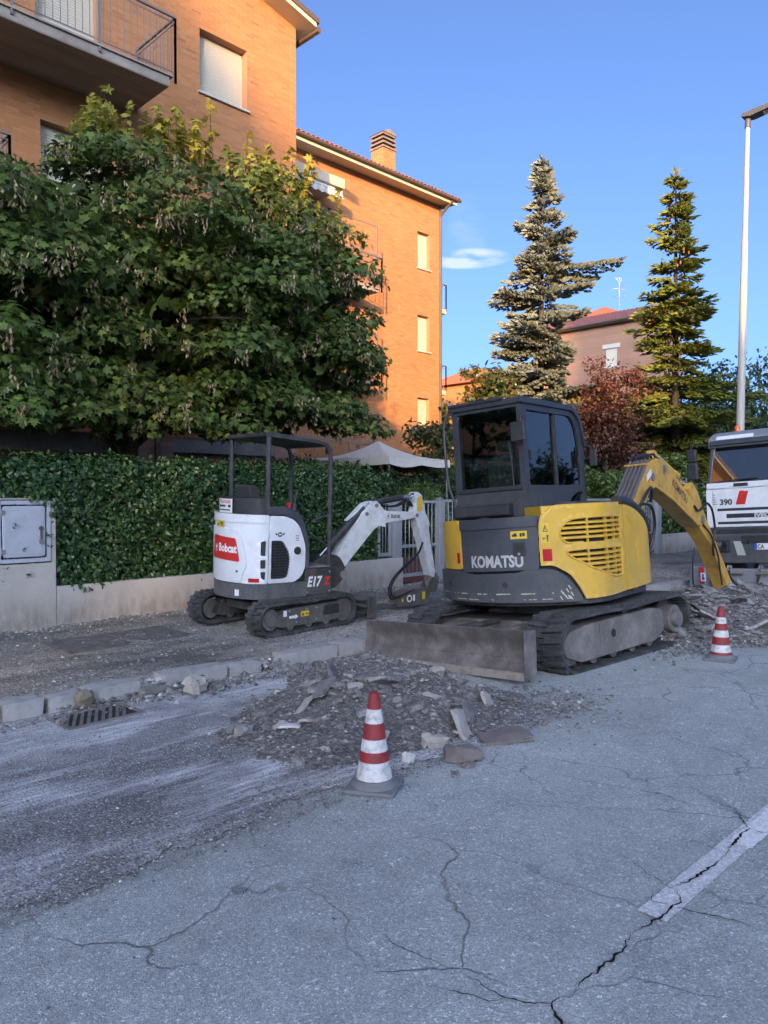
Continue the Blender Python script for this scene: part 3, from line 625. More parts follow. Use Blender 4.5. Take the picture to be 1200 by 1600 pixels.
q = NT('board_concrete'); f = q.noise(1.5, 8, 0.65, q.map((0.25, 3.2, 1))); M['board_concrete'] = q.fin(q.ramp(f, [(0.3, (0.16, 0.125, 0.10)), (0.6, (0.27, 0.225, 0.19)), (0.8, (0.33, 0.285, 0.245))]), 0.9)
paint('chimney_cap', (0.22, 0.165, 0.13), .9, (.12, .09, .07), .6, 6)
paint('plaster_warm', (0.48, 0.36, 0.24), 0.9, (0.36, 0.26, 0.18), 0.4, 1)
q = NT('roof_tile_mat'); f = q.math('FRACT', q.math('ADD', q.island(), q.objrand())); M['roof_tile_mat'] = q.fin(q.mix(q.ramp(q.noise(4, 5), [(0.5, 0), (0.8, 0.5)]), q.ramp(f, [(0, (0.30, 0.09, 0.045)), (0.6, (0.42, 0.14, 0.06)), (1, (0.24, 0.08, 0.05))]), (0.16, 0.10, 0.08)), 0.85)
q = NT('dark_tile_mat'); M['dark_tile_mat'] = q.fin(q.ramp(q.noise(6, 5), [(0.3, (0.15, 0.055, 0.05)), (0.7, (0.25, 0.09, 0.075))]), 0.8)
def brick_rows(x0, x1, z0, zt, holes, course=0.067, L=0.25, j=0.010, seed=1):
    """list of (xa, xb, za, zb) bricks in running bond round the openings"""
    out = []; r = random.Random(seed); n = int((max(zt(x0), zt(x1)) - z0) / course)
    for i in range(n):
        za = z0 + i*course + j/2; zb = za + course - j; x = x0 - (L/2 if i % 2 else 0)
        cuts = sorted((h[0], h[1]) for h in holes if h[2] < zb and h[3] > za)
        while x < x1:
            a, b = max(x, x0) + j/2, min(x + L, x1) - j/2; x += L
            if b - a < 0.03 or zb > zt((a+b)/2): continue
            segs = [(a, b)]
            for c, d in cuts:
                segs = [s for (p, q_) in segs for s in ((p, min(q_, c)), (max(p, d), q_)) if s[1] - s[0] > 0.03]
            out += [(p, q_, za, zb) for p, q_ in segs]
    return out
def bricks_mesh(name, B, y, d0=0.005, seed=2, axis='y'):
    r = np.random.default_rng(seed); B = np.array(B); n = len(B); f = y - r.uniform(0, .0012, n); k = np.full(n, y + d0)
    a, b, c, d = B.T; t = 0.003
    V = np.stack([np.stack(q_, -1) for q_ in ((a,k,c),(b,k,c),(b,k,d),(a,k,d),(a+t,f,c+t),(b-t,f,c+t),(b-t,f,d-t),(a+t,f,d-t))], 1)
    if axis == 'x': V = V[:, :, [1, 0, 2]]
    F = np.array([(4,5,6,7),(0,1,5,4),(1,2,6,5),(2,3,7,6),(3,0,4,7)])
    if axis == 'x': F = F[:, ::-1]
    return np_mesh(name, V, (F[None] + (np.arange(n)*8)[:, None, None]).reshape(-1, 4))
def wall_cells(m, x0, x1, z0, z1, y0, y1, holes):
    xs = sorted({x0, x1, *[h[0] for h in holes], *[h[1] for h in holes]}); zs = sorted({z0, z1, *[h[2] for h in holes], *[h[3] for h in holes]})
    for a, b in zip(xs[:-1], xs[1:]):
        for c, d in zip(zs[:-1], zs[1:]):
            if not any(h[0] < (a+b)/2 < h[1] and h[2] < (c+d)/2 < h[3] for h in holes): m.box(a, b, y0, y1, c, d)
def brick_face(parent, x0, x1, z0, zt, holes, y, T, mat, pick, seed=1, course=0.067, L=0.25):
    """bricks proud of the mortar: those that show largest are objects, the rest one joined part"""
    B = brick_rows(x0, x1, z0, zt, holes, course, L, seed=seed)
    key = sorted(range(len(B)), key=lambda i: pick((B[i][0]+B[i][1])/2, (B[i][2]+B[i][3])/2)); big = set(key[:300]); off = Vector(T)
    rest = [B[i] for i in range(len(B)) if i not in big]
    me = bricks_mesh('brickwork', [(a-off.x, b-off.x, c-off.z, d-off.z) for a, b, c, d in rest], y-off.y); o = link('brickwork', me, parent, M[mat]); o['kind'] = 'stuff'
    cache = {}
    for i in big:
        a, b, c, d = B[i]; k = round(b-a, 3)
        if k not in cache: cache[k] = bricks_mesh('brick', [(-k/2, k/2, -(d-c)/2, (d-c)/2)], 0); cache[k].materials.append(M[mat])
        link('brick', cache[k], parent, None, Vector(((a+b)/2, y, (c+d)/2)) - off)
def shutter(parent, x0, x1, z0, z1, y, T, slat=0.05):
    off = Vector(T); m = MB(); z = z0
    m.box(x0, x1, y+.012, y+.02, z0, z1, M=Matrix.Translation(-off))
    fr = m.build('roller_shutter', M['shutter_white'], parent, smooth=False)
    me = MB().prism([(0, 0), (-.010, .006), (-.012, slat*.5), (-.010, slat-.008), (0, slat-.003)], x0, x1, 'x').mesh('slat'); me.materials.append(M['shutter_white'])
    while z + slat <= z1 + 1e-6:
        link('slat', me, fr, None, Vector((0, y+.012, z)) - off); z += slat
def sill(parent, x0, x1, z, y, T):
    MB(Matrix.Translation(-Vector(T))).box(x0-.05, x1+.05, y-.06, y+.2, z-.045, z).build('window_sill', M['stone_sill'], parent, 0.005)
# ---------------------------------------------------------------- the near building
T1 = (8.0, 14.4, 0.1); b1 = thing('apartment_building', 'tall orange brick apartment building at the left, with a balcony and closed roller shutters', 'building', T1)
o1 = Matrix.Translation(-Vector(T1))
H1 = [(8.95, 10.16, 10.20, 11.53), (5.55, 6.72, 9.50, 11.7), (5.62, 6.95, 7.1, 8.47)]
def zt1(x): return 12.62 + 0.24*(11.56 - x)
m = MB(o1); wall_cells(m, -34, 11.55, 2.82, 12.4, 14.4022, 14.8, H1); m.prism([(-8, 12.4), (11.55, 12.4), (11.55, zt1(11.55)), (-8, zt1(-8))], 14.4022, 14.8, 'y')
m.box(11.2, 11.545, 14.8, 24, 2.82, 12.4)
w1 = m.build('wall', M['mortar'], b1, smooth=False)
brick_face(w1, 2.0, 11.56, 2.82, zt1, H1, 14.4, T1, 'brick_orange', lambda x, z: math.dist((x, 14.4, z), (8.6, 14.4, 9.6)) + (50 if z < 9.0 or x < 7.6 else 0), 3)
Bs = brick_rows(14.4, 19, 9.5, lambda y: 12.4, [], seed=4); me = bricks_mesh('brickwork', [(a-14.4, b-14.4, c-.1, d-.1) for a, b, c, d in Bs], -(11.56-8.0), seed=5, axis='x')
for v in me.vertices: v.co.x = -v.co.x
o = link('brickwork', me, w1, M['brick_orange']); o['kind'] = 'stuff'
for x0, x1, z0, z1 in H1:
    shutter(b1, x0, x1, z0, z1, 14.60, T1)
sill(b1, 8.95, 10.16, 10.20, 14.4, T1); sill(b1, 5.62, 6.95, 7.1, 14.4, T1)
# gable roof verge
m = MB(o1); sl_ = lambda x, d: zt1(x) + d
m.prism([(-8, sl_(-8, 0)), (11.80, sl_(11.80, 0)), (11.80, sl_(11.80, .10)), (-8, sl_(-8, .10))], 13.94, 25, 'y'); rf = m.build('roof', M['cream_trim'], b1, smooth=False)
m = MB(o1); m.prism([(-8, sl_(-8, .102)), (11.86, sl_(11.86, .102)), (11.86, sl_(11.86, .22)), (-8, sl_(-8, .24))], 13.90, 25, 'y'); m.build('roof_covering', M['gutter'], rf, smooth=False)
m = MB(o1); m.tube([(11.88, 13.94, sl_(11.9, -.0)), (11.88, 25, sl_(11.9, -.0))], .07, 8); m.build('gutter', M['gutter'], rf)
# ground storey: brick piers, beam and a dark recess
m = MB(o1); m.box(-34, 11.2, 14.7, 15.0, 2.45, 2.815).box(8.2, 10.95, 14.42, 14.62, 2.52, 2.818); m.build('beam', M['raw_concrete'], b1, smooth=False)
m = MB(o1); m.box(-8, 11.5, 18.5, 18.7, -.1, 2.8).box(-8, 7.2, 15.6, 15.8, -.1, 2.8); m.build('recess_wall', M['plaster_warm'], b1, smooth=False)
m = MB(o1); m.box(-8, 11.5, 14.85, 18.5, 2.76, 2.80); m.build('recess_ceiling', M['shutter_white'], b1, smooth=False)
m = MB(o1); m.box(4.2, 6.9, 15.52, 15.6, .0, 2.3).box(9.3, 11.0, 18.42, 18.5, 0, 2.2); m.build('garage_door', M['gutter'], b1, 0.01)
def pier(x0, x1, y0, y1):
    m = MB(o1); m.box(x0, x1, y0+.0042, y1-.0042, -.1, 2.82); p = m.build('pier', M['mortar'], b1, smooth=False)
    Bk = brick_rows(x0, x1, 1.6, lambda x: 2.82, [], 0.112, 0.32, 0.012)
    for a, b, c, d in Bk:
        mm = bricks_mesh('brick', [(-(b-a)/2, (b-a)/2, -(d-c)/2, (d-c)/2)], 0); link('brick', mm, p, M['brick_pink'], Vector(((a+b)/2, y0, (c+d)/2)) - Vector(T1))
    Bk = brick_rows(y0, y1, 1.6, lambda x: 2.82, [], 0.112, 0.32, 0.012)
    mm = bricks_mesh('brickwork', [(a, b, c-.1, d-.1) for a, b, c, d in Bk], -(x1-T1[0]), axis='x')
    for v in mm.vertices: v.co.x = -v.co.x; v.co.y -= T1[1]
    link('brickwork', mm, p, M['brick_pink'])['kind'] = 'stuff'
pier(7.22, 7.86, 14.40, 14.9); pier(7.96, 8.28, 14.40, 14.9); pier(10.9, 11.54, 14.41, 14.95); pier(9.05, 9.35, 15.9, 16.2)
m = MB(o1); m.cyl((7.91, 14.36, 0), (7.91, 14.36, 9), .045, n=10); m.build('downpipe', M['gutter'], b1)
def railing(parent, pts, z0, h, T, step=0.125, mats='rail_metal', deco=True, drop=0.12):
    """handrail, thin rails and balusters along straight runs"""
    off = Matrix.Translation(-Vector(T)); m = MB(off); bars = MB(); me = bars.cyl((0, 0, 0), (0, 0, h-.13), .007, n=6).mesh('baluster'); me.materials.append(M[mats])
    for (a, b) in zip(pts[:-1], pts[1:]):
        A, B_ = Vector((*a, 0)), Vector((*b, 0)); d = (B_-A).normalized(); n = Vector((-d.y, d.x, 0)); L = (B_-A).length
        for zz, w, hh in ((h-.035, .022, .035), (h-.12, .008, .015), (.07, .008, .015)):
            c = [A+n*w+Vector((0,0,z0+zz)), A-n*w+Vector((0,0,z0+zz)), A-n*w+Vector((0,0,z0+zz+hh)), A+n*w+Vector((0,0,z0+zz+hh))]
            m.loft([[tuple(p) for p in c], [tuple(p+d*L) for p in c]])
        for p in (A, B_): m.box(p.x-.018, p.x+.018, p.y-.018, p.y+.018, z0-drop, z0+h-.03)
        k = 2
        while k*1.45 < L: p = B_ - d*(k-1)*1.45; m.box(p.x-.018, p.x+.018, p.y-.018, p.y+.018, z0-drop, z0+h-.03); k += 1
        if deco:
            q_ = L - 0.75
            while q_ > 0:
                c0 = A+d*(q_-.09); c1 = A+d*(q_+.09)
                for zz, ww in ((h-.12, h-.27), (h-.27, h-.12)): m.cyl((c0.x, c0.y, z0+zz), (c1.x, c1.y, z0+ww), .006, n=5)
                m.cyl((c0.x, c0.y, z0+h-.27), (c1.x, c1.y, z0+h-.27), .006, n=5); q_ -= 1.45
    rl = m.build('railing', M[mats], parent)
    for (a, b) in zip(pts[:-1], pts[1:]):
        A, B_ = Vector((*a, 0)), Vector((*b, 0)); L = (B_-A).length; n = int(L/step)
        for i in range(1, n): p = A.lerp(B_, i/n); link('baluster', me, rl, None, Vector((p.x, p.y, z0+.075)) - Vector(T))
    return rl
bc = MB(o1); bc.prism([(-6, 9.16), (7.39, 9.16), (7.39, 9.34), (-6, 9.34)], 12.93, 14.405, 'y'); bl = bc.build('balcony', M['board_concrete'], b1, 0.012)
m = MB(o1); m.box(-6, 7.45, 12.88, 14.40, 9.341, 9.375).box(-6, 7.392, 12.922, 12.929, 9.18, 9.341); m.build('balcony_edge', M['raw_concrete'], b1, 0.004)
railing(b1, [(2.0, 12.90), (7.50, 12.90), (7.50, 14.38)], 9.37, 1.10, T1)
bc = MB(o1); bc.box(-6, 4.35, 12.93, 14.405, 6.05, 6.23); bc.build('balcony', M['board_concrete'], b1, 0.012)
railing(b1, [(0.5, 12.90), (4.55, 12.90), (4.55, 14.38)], 6.26, 1.10, T1)
# ---------------------------------------------------------------- the sunlit building behind
T2 = (17.0, 18.9, 0.1); b2 = thing('apartment_building', 'sunlit orange brick apartment building with a tiled roof and brick chimney behind the maple', 'building', T2)
o2 = Matrix.Translation(-Vector(T2))
H2 = [(20.76, 21.42, 9.90, 11.22), (20.76, 21.42, 6.90, 8.20), (20.76, 21.42, 3.9, 5.2), (15.3, 16.4, 8.45, 10.6), (15.3, 16.4, 5.4, 7.6), (12.6, 14.6, 9.0, 11.0)]
m = MB(o2); wall_cells(m, 11.3, 22.09, 0, 12.43, 18.9022, 19.3, H2); m.box(21.7, 22.085, 19.3, 29, 0, 12.43); w2_ = m.build('wall', M['mortar'], b2, smooth=False)
brick_face(w2_, 11.56, 22.1, 1.5, lambda x: 12.42, H2, 18.9, T2, 'brick_orange', lambda x, z: math.dist((x, z), (19.0, 9.5)), 6)
for x0, x1, z0, z1 in H2:
    shutter(b2, x0, x1, z0, z1, 19.06, T2, 0.06); sill(b2, x0, x1, z0, 18.9, T2)
m = MB(o2); m.box(11.6, 22.32, 18.36, 29, 12.43, 12.51).box(11.6, 22.32, 18.34, 18.38, 12.38, 12.56); rf = m.build('roof', M['cream_trim'], b2, smooth=False)
m = MB(o2); m.prism([(18.3, 12.57), (24, 14.18), (30, 12.57), (30, 12.52), (18.3, 12.52)], 11.6, 22.38, 'x'); m.build('roof_slab', M['roof_tile_mat'], rf, smooth=False)
m = MB(o2)
P = [(18.33 - .07 + .07*math.cos(a), 12.55 + .07*math.sin(a)) for a in [PI + k*PI/8 for k in range(9)]]; m.prism(P + [(18.33, 12.565), (18.19, 12.565)], 11.6, 22.42, 'x'); m.build('gutter', M['gutter'], rf, smooth=False)
n = 10; P = [(.085*math.cos(PI*k/n), .06*math.sin(PI*k/n)) for k in range(n+1)]; P += [(.07*math.cos(PI*k/n), .045*math.sin(PI*k/n)) for k in range(n, -1, -1)]
me = MB().loft([[(p[0], 0, p[1]) for p in P], [(p[0]*.85, .45, p[1]*.9 + .135) for p in P]]).mesh('roof_tile'); me.materials.append(M['roof_tile_mat'])
k = 0
while 11.7 + .19*k < 22.36: link('roof_tile', me, rf, None, Vector((11.7 + .19*k, 18.24, 12.585 + random.uniform(-.008, .008))) - Vector(T2)); k += 1
m = MB(o2)
for i in range(1, 14):
    for k in range(56): m.loft([[(11.7+.19*k + p[0], 18.24 + .36*i, 12.585 + .10*i + p[1]) for p in P[:11]], [(11.7+.19*k + p[0]*.85, 18.24 + .36*i + .45, 12.585 + .10*i + p[1]*.9 + .12) for p in P[:11]]], caps=False, closed=False)
m.build('tile_field', M['roof_tile_mat'], rf, normals=False)['kind'] = 'stuff'
# chimney
cx, cy = 20.35, 20.25; ch = MB(o2); ch.box(cx-.316, cx+.316, cy-.316, cy+.316, 12.78, 14.33); chm = ch.build('chimney', M['mortar'], rf, smooth=False)
Bk = brick_rows(cx-.32, cx+.32, 12.78, lambda x: 14.34, []); mm = bricks_mesh('brickwork', [(a-T2[0], b-T2[0], c-.1, d-.1) for a, b, c, d in Bk], cy-.32-T2[1]); link('brickwork', mm, b2, M['brick_orange'])['kind'] = 'stuff'
for sx_ in (1, -1):
    Bk = brick_rows(cy-.32, cy+.32, 12.78, lambda x: 14.34, []); mm = bricks_mesh('brickwork', [(a-T2[1], b-T2[1], c-.1, d-.1) for a, b, c, d in Bk], -(cx+.32-T2[0]) if sx_ > 0 else (cx-.32-T2[0]), axis='x')
    if sx_ > 0:
        for v in mm.vertices: v.co.x = -v.co.x
    link('brickwork', mm, b2, M['brick_orange'])['kind'] = 'stuff'
for i in range(4):
    m = MB(o2); w = .36 - .01*i; m.box(cx-w, cx+w, cy-w, cy+w, 14.34 + .16*i, 14.41 + .16*i); m.build('chimney_slab', M['chimney_cap'], b2, 0.008)
    if i < 3: m = MB(o2); m.box(cx-.25, cx+.25, cy-.25, cy+.25, 14.41+.16*i, 14.5+.16*i); m.build('chimney_core', M['dark_interior'], b2)
m = MB(o2); m.prism([(cx-.36, 14.891), (cx+.36, 14.891), (cx, 15.06)], cy-.36, cy+.36, 'y'); m.build('chimney_cap', M['chimney_cap'], b2)
# downpipe and its bend
m = MB(o2); m.tube(smooth_path([(21.98, 18.28, 12.46), (21.98, 18.5, 12.3), (21.98, 18.82, 12.05), (21.98, 18.84, 11.8), (21.98, 18.84, 6), (21.98, 18.84, .1)], 5), .05, 8); m.build('downpipe', M['gutter'], b2)
# canopy slab with a rolled awning under it
m = MB(o2); m.prism([(17.68, 11.06), (18.9, 11.06), (18.9, 11.42), (17.68, 11.36)], 11.6, 16.1, 'x'); m.build('canopy_slab', M['cream_trim'], b2, 0.02)
m = MB(o2); vs = []; fs = []
for i in range(91):
    x = 11.8 + i*.045; w = .012*math.sin(i*1.1); vs += [(x, 18.3, 11.0), (x, 17.55 + w, 10.86), (x, 17.5 + w*2, 10.62 + .05*abs(math.sin(i*PI/6)))]
for i in range(90): fs += [(3*i, 3*i+3, 3*i+4, 3*i+1), (3*i+1, 3*i+4, 3*i+5, 3*i+2)]
m.add(vs, fs); aw = m.build('awning', M['canvas'], b2); m = MB(o2); m.cyl((11.8, 17.56, 10.88), (15.85, 17.56, 10.88), .035, n=10); m.build('awning_bar', M['white_paint'], aw)
# front balconies with trellis panels above the railing
for z0 in (8.18, 5.18, 2.18):
    m = MB(o2); m.box(13.6, 17.62, 17.72, 18.9, z0, z0+.16); m.build('balcony', M['raw_concrete'], b2, 0.008)
    railing(b2, [(13.6, 17.7), (17.72, 17.7), (17.72, 18.88)], z0+.14, 1.0, T2, 0.14, deco=False)
    m = MB(o2)
    for zz in (z0+1.18, z0+1.62, z0+2.1): m.box(14.2, 17.6, 17.75, 17.765, zz, zz+.025)
    for i in range(14): x = 14.3 + .25*i; m.cyl((x, 17.757, z0+1.1), (x, 17.757, z0+2.1), .007, n=5)
    for i in range(26): x = 14.3 + .127*i; m.tube([(x + .055*math.cos(a), 17.757, z0+1.29 + .055*math.sin(a)) for a in [k*PI/5 for k in range(11)]], .005, 4)
    m.box(17.57, 17.6, 17.745, 17.77, z0+1.1, z0+2.1); m.build('trellis', M['rail_metal'], b2)
# end balconies seen past the corner
for z0 in (8.62, 5.5, 2.4):
    m = MB(o2); m.box(22.09, 22.85, 19.3, 21.2, z0, z0+.18); m.build('balcony', M['cream_trim'], b2, 0.008); railing(b2, [(22.1, 19.33), (22.87, 19.33), (22.87, 21.2)], z0+.16, 1.0, T2, 0.13, 'galvanised', deco=False, drop=.05)
# ---------------------------------------------------------------- houses further back
T3 = (46.0, 24.0, 0.1); b3 = thing('house', 'distant pinkish brick house with a purple tiled roof between the two spruces', 'house', T3); o3 = Matrix.Translation(-Vector(T3))
mm = MB(); wall_cells(mm, 21.5, 30, 0, 12.5, 45.0, 45.3, [(23.9, 24.7, 9.85, 11.0)])
mm.v = [(y - T3[0], x - T3[1], z - T3[2]) for x, y, z in mm.v]; mm.build('wall', M['brick_far'], b3, smooth=False)
m = MB(o3); m.box(45.3, 49, 21.5, 21.8, 0, 12.5); m.build('side_wall', M['brick_far'], b3, smooth=False)
m = MB(o3); m.box(45.08, 45.14, 23.9, 24.7, 9.85, 11.0); f3 = m.build('window', M['shutter_white'], b3); m = MB(o3); m.box(44.95, 45.2, 23.7, 24.9, 11.002, 11.27); m.build('lintel', M['stone_sill'], f3)
m = MB(o3); m.box(44.95, 45.1, 23.8, 24.8, 9.75, 9.848); m.build('sill', M['stone_sill'], f3)
m = MB(o3); m.box(44.5, 49.6, 21.1, 30.5, 12.501, 12.6); rf3 = m.build('roof', M['gutter'], b3, smooth=False)
# pantiles as real waves
X, Y = np.meshgrid(np.linspace(0, 1, 22), np.arange(0, 9.4, 0.05), indexing='ij')
Z = 12.64 + X*1.15 + 0.06*np.abs(np.sin(Y*PI/0.30)) - .03*((X*21) % 3)/3
V = np.stack([44.42 + X*2.7 - T3[0], 21.1 + Y - T3[1], Z - T3[2]], -1).reshape(-1, 3); I = np.arange(X.size).reshape(X.shape)
me = np_mesh('tile_field', V, np.stack([I[:-1, :-1], I[1:, :-1], I[1:, 1:], I[:-1, 1:]], -1).reshape(-1, 4)); link('tile_field', me, rf3, M['dark_tile_mat'])['kind'] = 'stuff'
m = MB(o3); m.prism([(47.1, 12.63), (47.1, 13.76), (49.7, 12.63)], 21.1, 30.5, 'y'); m.build('roof_back', M['dark_tile_mat'], rf3, smooth=False)
m = MB(o3); m.tube([(44.42, 21.1, 12.62), (44.42, 30.5, 12.62)], .08, 8); m.build('gutter', M['gutter'], rf3)
an = thing('television_antenna', 'white television antennas on a mast above the purple tiled roof', 'antenna', (47.1, 24.9, 13.7), (0, 0, 0))
m = MB(); m.cyl((0,0,-.3), (0,0,2.2), .028, n=6).cyl((.25,.1,-.3), (.25,.1,1.6), .02, n=6); m.build('mast', M['galvanised'], an)
for z_, L_, a_ in ((2.1, 1.0, 20), (1.6, 1.3, 70), (1.0, .9, -30), (1.5, .8, 120)):
    m = MB(Matrix.Translation((0, 0, z_)) @ Matrix.Rotation(R(a_), 4, 'Z')); m.cyl((-L_/2, 0, 0), (L_/2, 0, .12), .012, n=5)
    for k in range(6): x = -L_/2 + L_*k/5; m.cyl((x, -.22+.02*k, .06), (x, .22-.02*k, .06), .007, n=4)
    m.build('aerial', M['galvanised'], an)
T4 = (66.0, 35.6, 0.1); b4 = thing('house', 'sunlit orange hipped roof rising behind the purple tiled house', 'house', T4); o4 = Matrix.Translation(-Vector(T4))
m = MB(o4); m.box(63, 69, 33, 39.4, 0, 17.3); m.build('wall', M['plaster_warm'], b4, smooth=False)
m = MB(o4); m.loft([[(62.4, 32.4, 17.3), (69.6, 32.4, 17.3), (69.6, 40, 17.3), (62.4, 40, 17.3)], [(65.5, 35.9, 19.2), (66.5, 35.9, 19.2), (66.5, 36.5, 19.2), (65.5, 36.5, 19.2)]]); m.build('roof', M['roof_tile_mat'], b4, smooth=False)
T5 = (45.0, 35.5, 0.1); b5 = thing('house', 'small distant sunlit house with an orange roof seen beside the magnolia', 'house', T5); o5 = Matrix.Translation(-Vector(T5))
m = MB(o5); m.box(43.5, 50, 32.6, 39, 0, 9.7); m.build('wall', M['brick_orange'], b5, smooth=False)
m = MB(o5); m.loft([[(43, 32.1, 9.7), (50.5, 32.1, 9.7), (50.5, 39.5, 9.7), (43, 39.5, 9.7)], [(45.5, 35.2, 11.1), (48, 35.2, 11.1), (48, 36.4, 11.1), (45.5, 36.4, 11.1)]]); m.build('roof', M['roof_tile_mat'], b5, smooth=False)
# ---------------------------------------------------------------- unseen blocks added behind the camera, shaped to shade the street
# they stand square to the low sun
def block(label, q0, q1, d0, d1, h, hip, ins=3):
    th = R(-50.2); c, s_ = math.cos(th), math.sin(th); x0, x1 = .64*q0, .64*q1; mid = (x0+x1)/2
    b = thing('apartment_building', label, 'building', (c*mid - s_*(-d0), s_*mid + c*(-d0), 0), (0, 0, th)); a, e = x0-mid, x1-mid  # added shade caster under the shared building name
    m = MB(); m.box(a, e, -(d1-d0), 0, 0, h); m.build('wall', M['plaster_warm'], b, smooth=False); ym = -(d1-d0)/2
    m = MB(); m.loft([[(a-.2, -(d1-d0)-.2, h), (e+.2, -(d1-d0)-.2, h), (e+.2, .2, h), (a-.2, .2, h)], [(a+ins, ym-.2, h+hip), (e-ins, ym-.2, h+hip), (e-ins, ym+.2, h+hip), (a+ins, ym+.2, h+hip)]]); m.build('roof', M['roof_tile_mat'], b, smooth=False)
    x = a + .8
    while x < e - 1.4:
        for fl in range(int(h/3.1)): m = MB(); m.box(x, x+1.1, -.05, .03, 1.0+3.1*fl, 2.4+3.1*fl); m.build('window', M['shutter_white'], b, smooth=False)
        x += 2.8
block('plastered apartment block far across the street behind the camera, leftmost', -70, -5.9, 70, 76, 22.6, 3.8, 2.8)
block('low plastered block far across the street behind the camera', -5.7, 11.7, 70, 76, 18.3, .3, 2)
block('plastered tower far across the street behind the camera', 11.9, 26, 70, 78, 33, .3)
block('plastered block far across the street behind the camera, rightmost', 26.4, 90, 70, 78, 24, .3)
# ================================================================ tracked machines: shared pieces
def stadium(L, r, n=14, zc=None, sag=0.0, m=18):
    """side outline of a track: wheels of radius r at x = +-L, walked anticlockwise"""
    P = []
    for k in range(m): P.append((-L + 2*L*k/m, -r + 0.0))
    for k in range(n): a = -PI/2 + PI*k/n; P.append((L + r*math.cos(a), r*math.sin(a)))
    for k in range(m): t = k/m; P.append((L - 2*L*t, r - sag*math.sin(PI*t)**1 * (0.6+0.4*math.cos(4*PI*t))))
    for k in range(n): a = PI/2 + PI*k/n; P.append((-L + r*math.cos(a), r*math.sin(a)))
    return P
def track(parent, L, r, y0, y1, T, pitch, lug, dust=0.0, sag=0.02, name='track'):
    P = stadium(L, r, sag=sag); n = len(P); th = 0.028; m = MB(T)
    nor = []
    for i in range(n):
        a, b = P[i-1], P[(i+1) % n]; t = Vector((b[0]-a[0], b[1]-a[1])).normalized(); nor.append((t.y, -t.x))
    rings = [[(p[0], y0, p[1]+r), (p[0], y1, p[1]+r), (p[0]-q_[0]*th, y1, p[1]+r-q_[1]*th), (p[0]-q_[0]*th, y0, p[1]+r-q_[1]*th)] for p, q_ in zip(P, nor)]
    vs = [v for rg in rings for v in rg]; fs = []
    for i in range(n):
        j = (i+1) % n
        for k in range(4): fs.append((4*i+k, 4*j+k, 4*j+(k+1) % 4, 4*i+(k+1) % 4))
    m.add(vs, fs); belt = m.build(name, M['rubber'], parent, angle=50)
    # tread lugs, two staggered halves, and inner guide lugs
    cum = [0]
    for i in range(n): cum.append(cum[-1] + math.dist(P[i], P[(i+1) % n]))
    N = int(cum[-1]/pitch); w = y1-y0; lz = lug
    def half(a, b, s):
        c = []
        for zz, sh in ((-.006, 1.0), (lz, .72)):
            c.append([(-pitch*.27*sh + s*a, a, zz), (pitch*.27*sh + s*a, a, zz), (pitch*.27*sh + s*b, b, zz), (-pitch*.27*sh + s*b, b, zz)])
        return c
    me = MB().loft(half(-w/2+.004, .02, .10)).mesh('tread_lug'); me.materials.append(M['rubber'])
    me2 = MB().loft(half(-.02, w/2-.004, -.10)).mesh('tread_lug'); me2.materials.append(M['rubber'])
    gm = MB(T)
    for i in range(2*N):
        d = (i+.5)*cum[-1]/(2*N); k = max(j for j in range(n) if cum[j] <= d); f = (d-cum[k])/(cum[k+1]-cum[k]); a, b = P[k], P[(k+1) % n]
        px_, pz_ = a[0]+(b[0]-a[0])*f, a[1]+(b[1]-a[1])*f; nx, nz = (nor[k][0]*(1-f)+nor[(k+1) % n][0]*f, nor[k][1]*(1-f)+nor[(k+1) % n][1]*f)
        nv = Vector((nx, 0, nz)).normalized(); tv = Vector((-nv.z, 0, nv.x)).cross(Vector((0,0,0))) if False else Vector((-nz, 0, nx)).normalized()
        yv = nv.cross(tv)
        mt = Matrix(((tv.x, yv.x, nv.x, px_), (tv.y, yv.y, nv.y, (y0+y1)/2), (tv.z, yv.z, nv.z, pz_+r), (0, 0, 0, 1)))
        link('tread_lug', me if i % 2 else me2, belt, None, mat4=T @ mt)
        gm.box(-.012, .012, -.05, .05, -.065, -.026, M=mt)
        gm.box(-.010, .010, -w/2+.02, w/2-.02, -.036, -.026, M=mt)
    gm.build('guide_lugs', M['rubber'], belt, smooth=False)
    return belt
def spline(pts, n=6): return [tuple(p) for p in smooth_path(pts, n)]
def hose(parent, pts, r, mat='hose_rubber', n=6, name='hose', T=None):
    m = MB(T); m.tube(spline(pts, n), r, 8); return m.build(name, M[mat], parent)
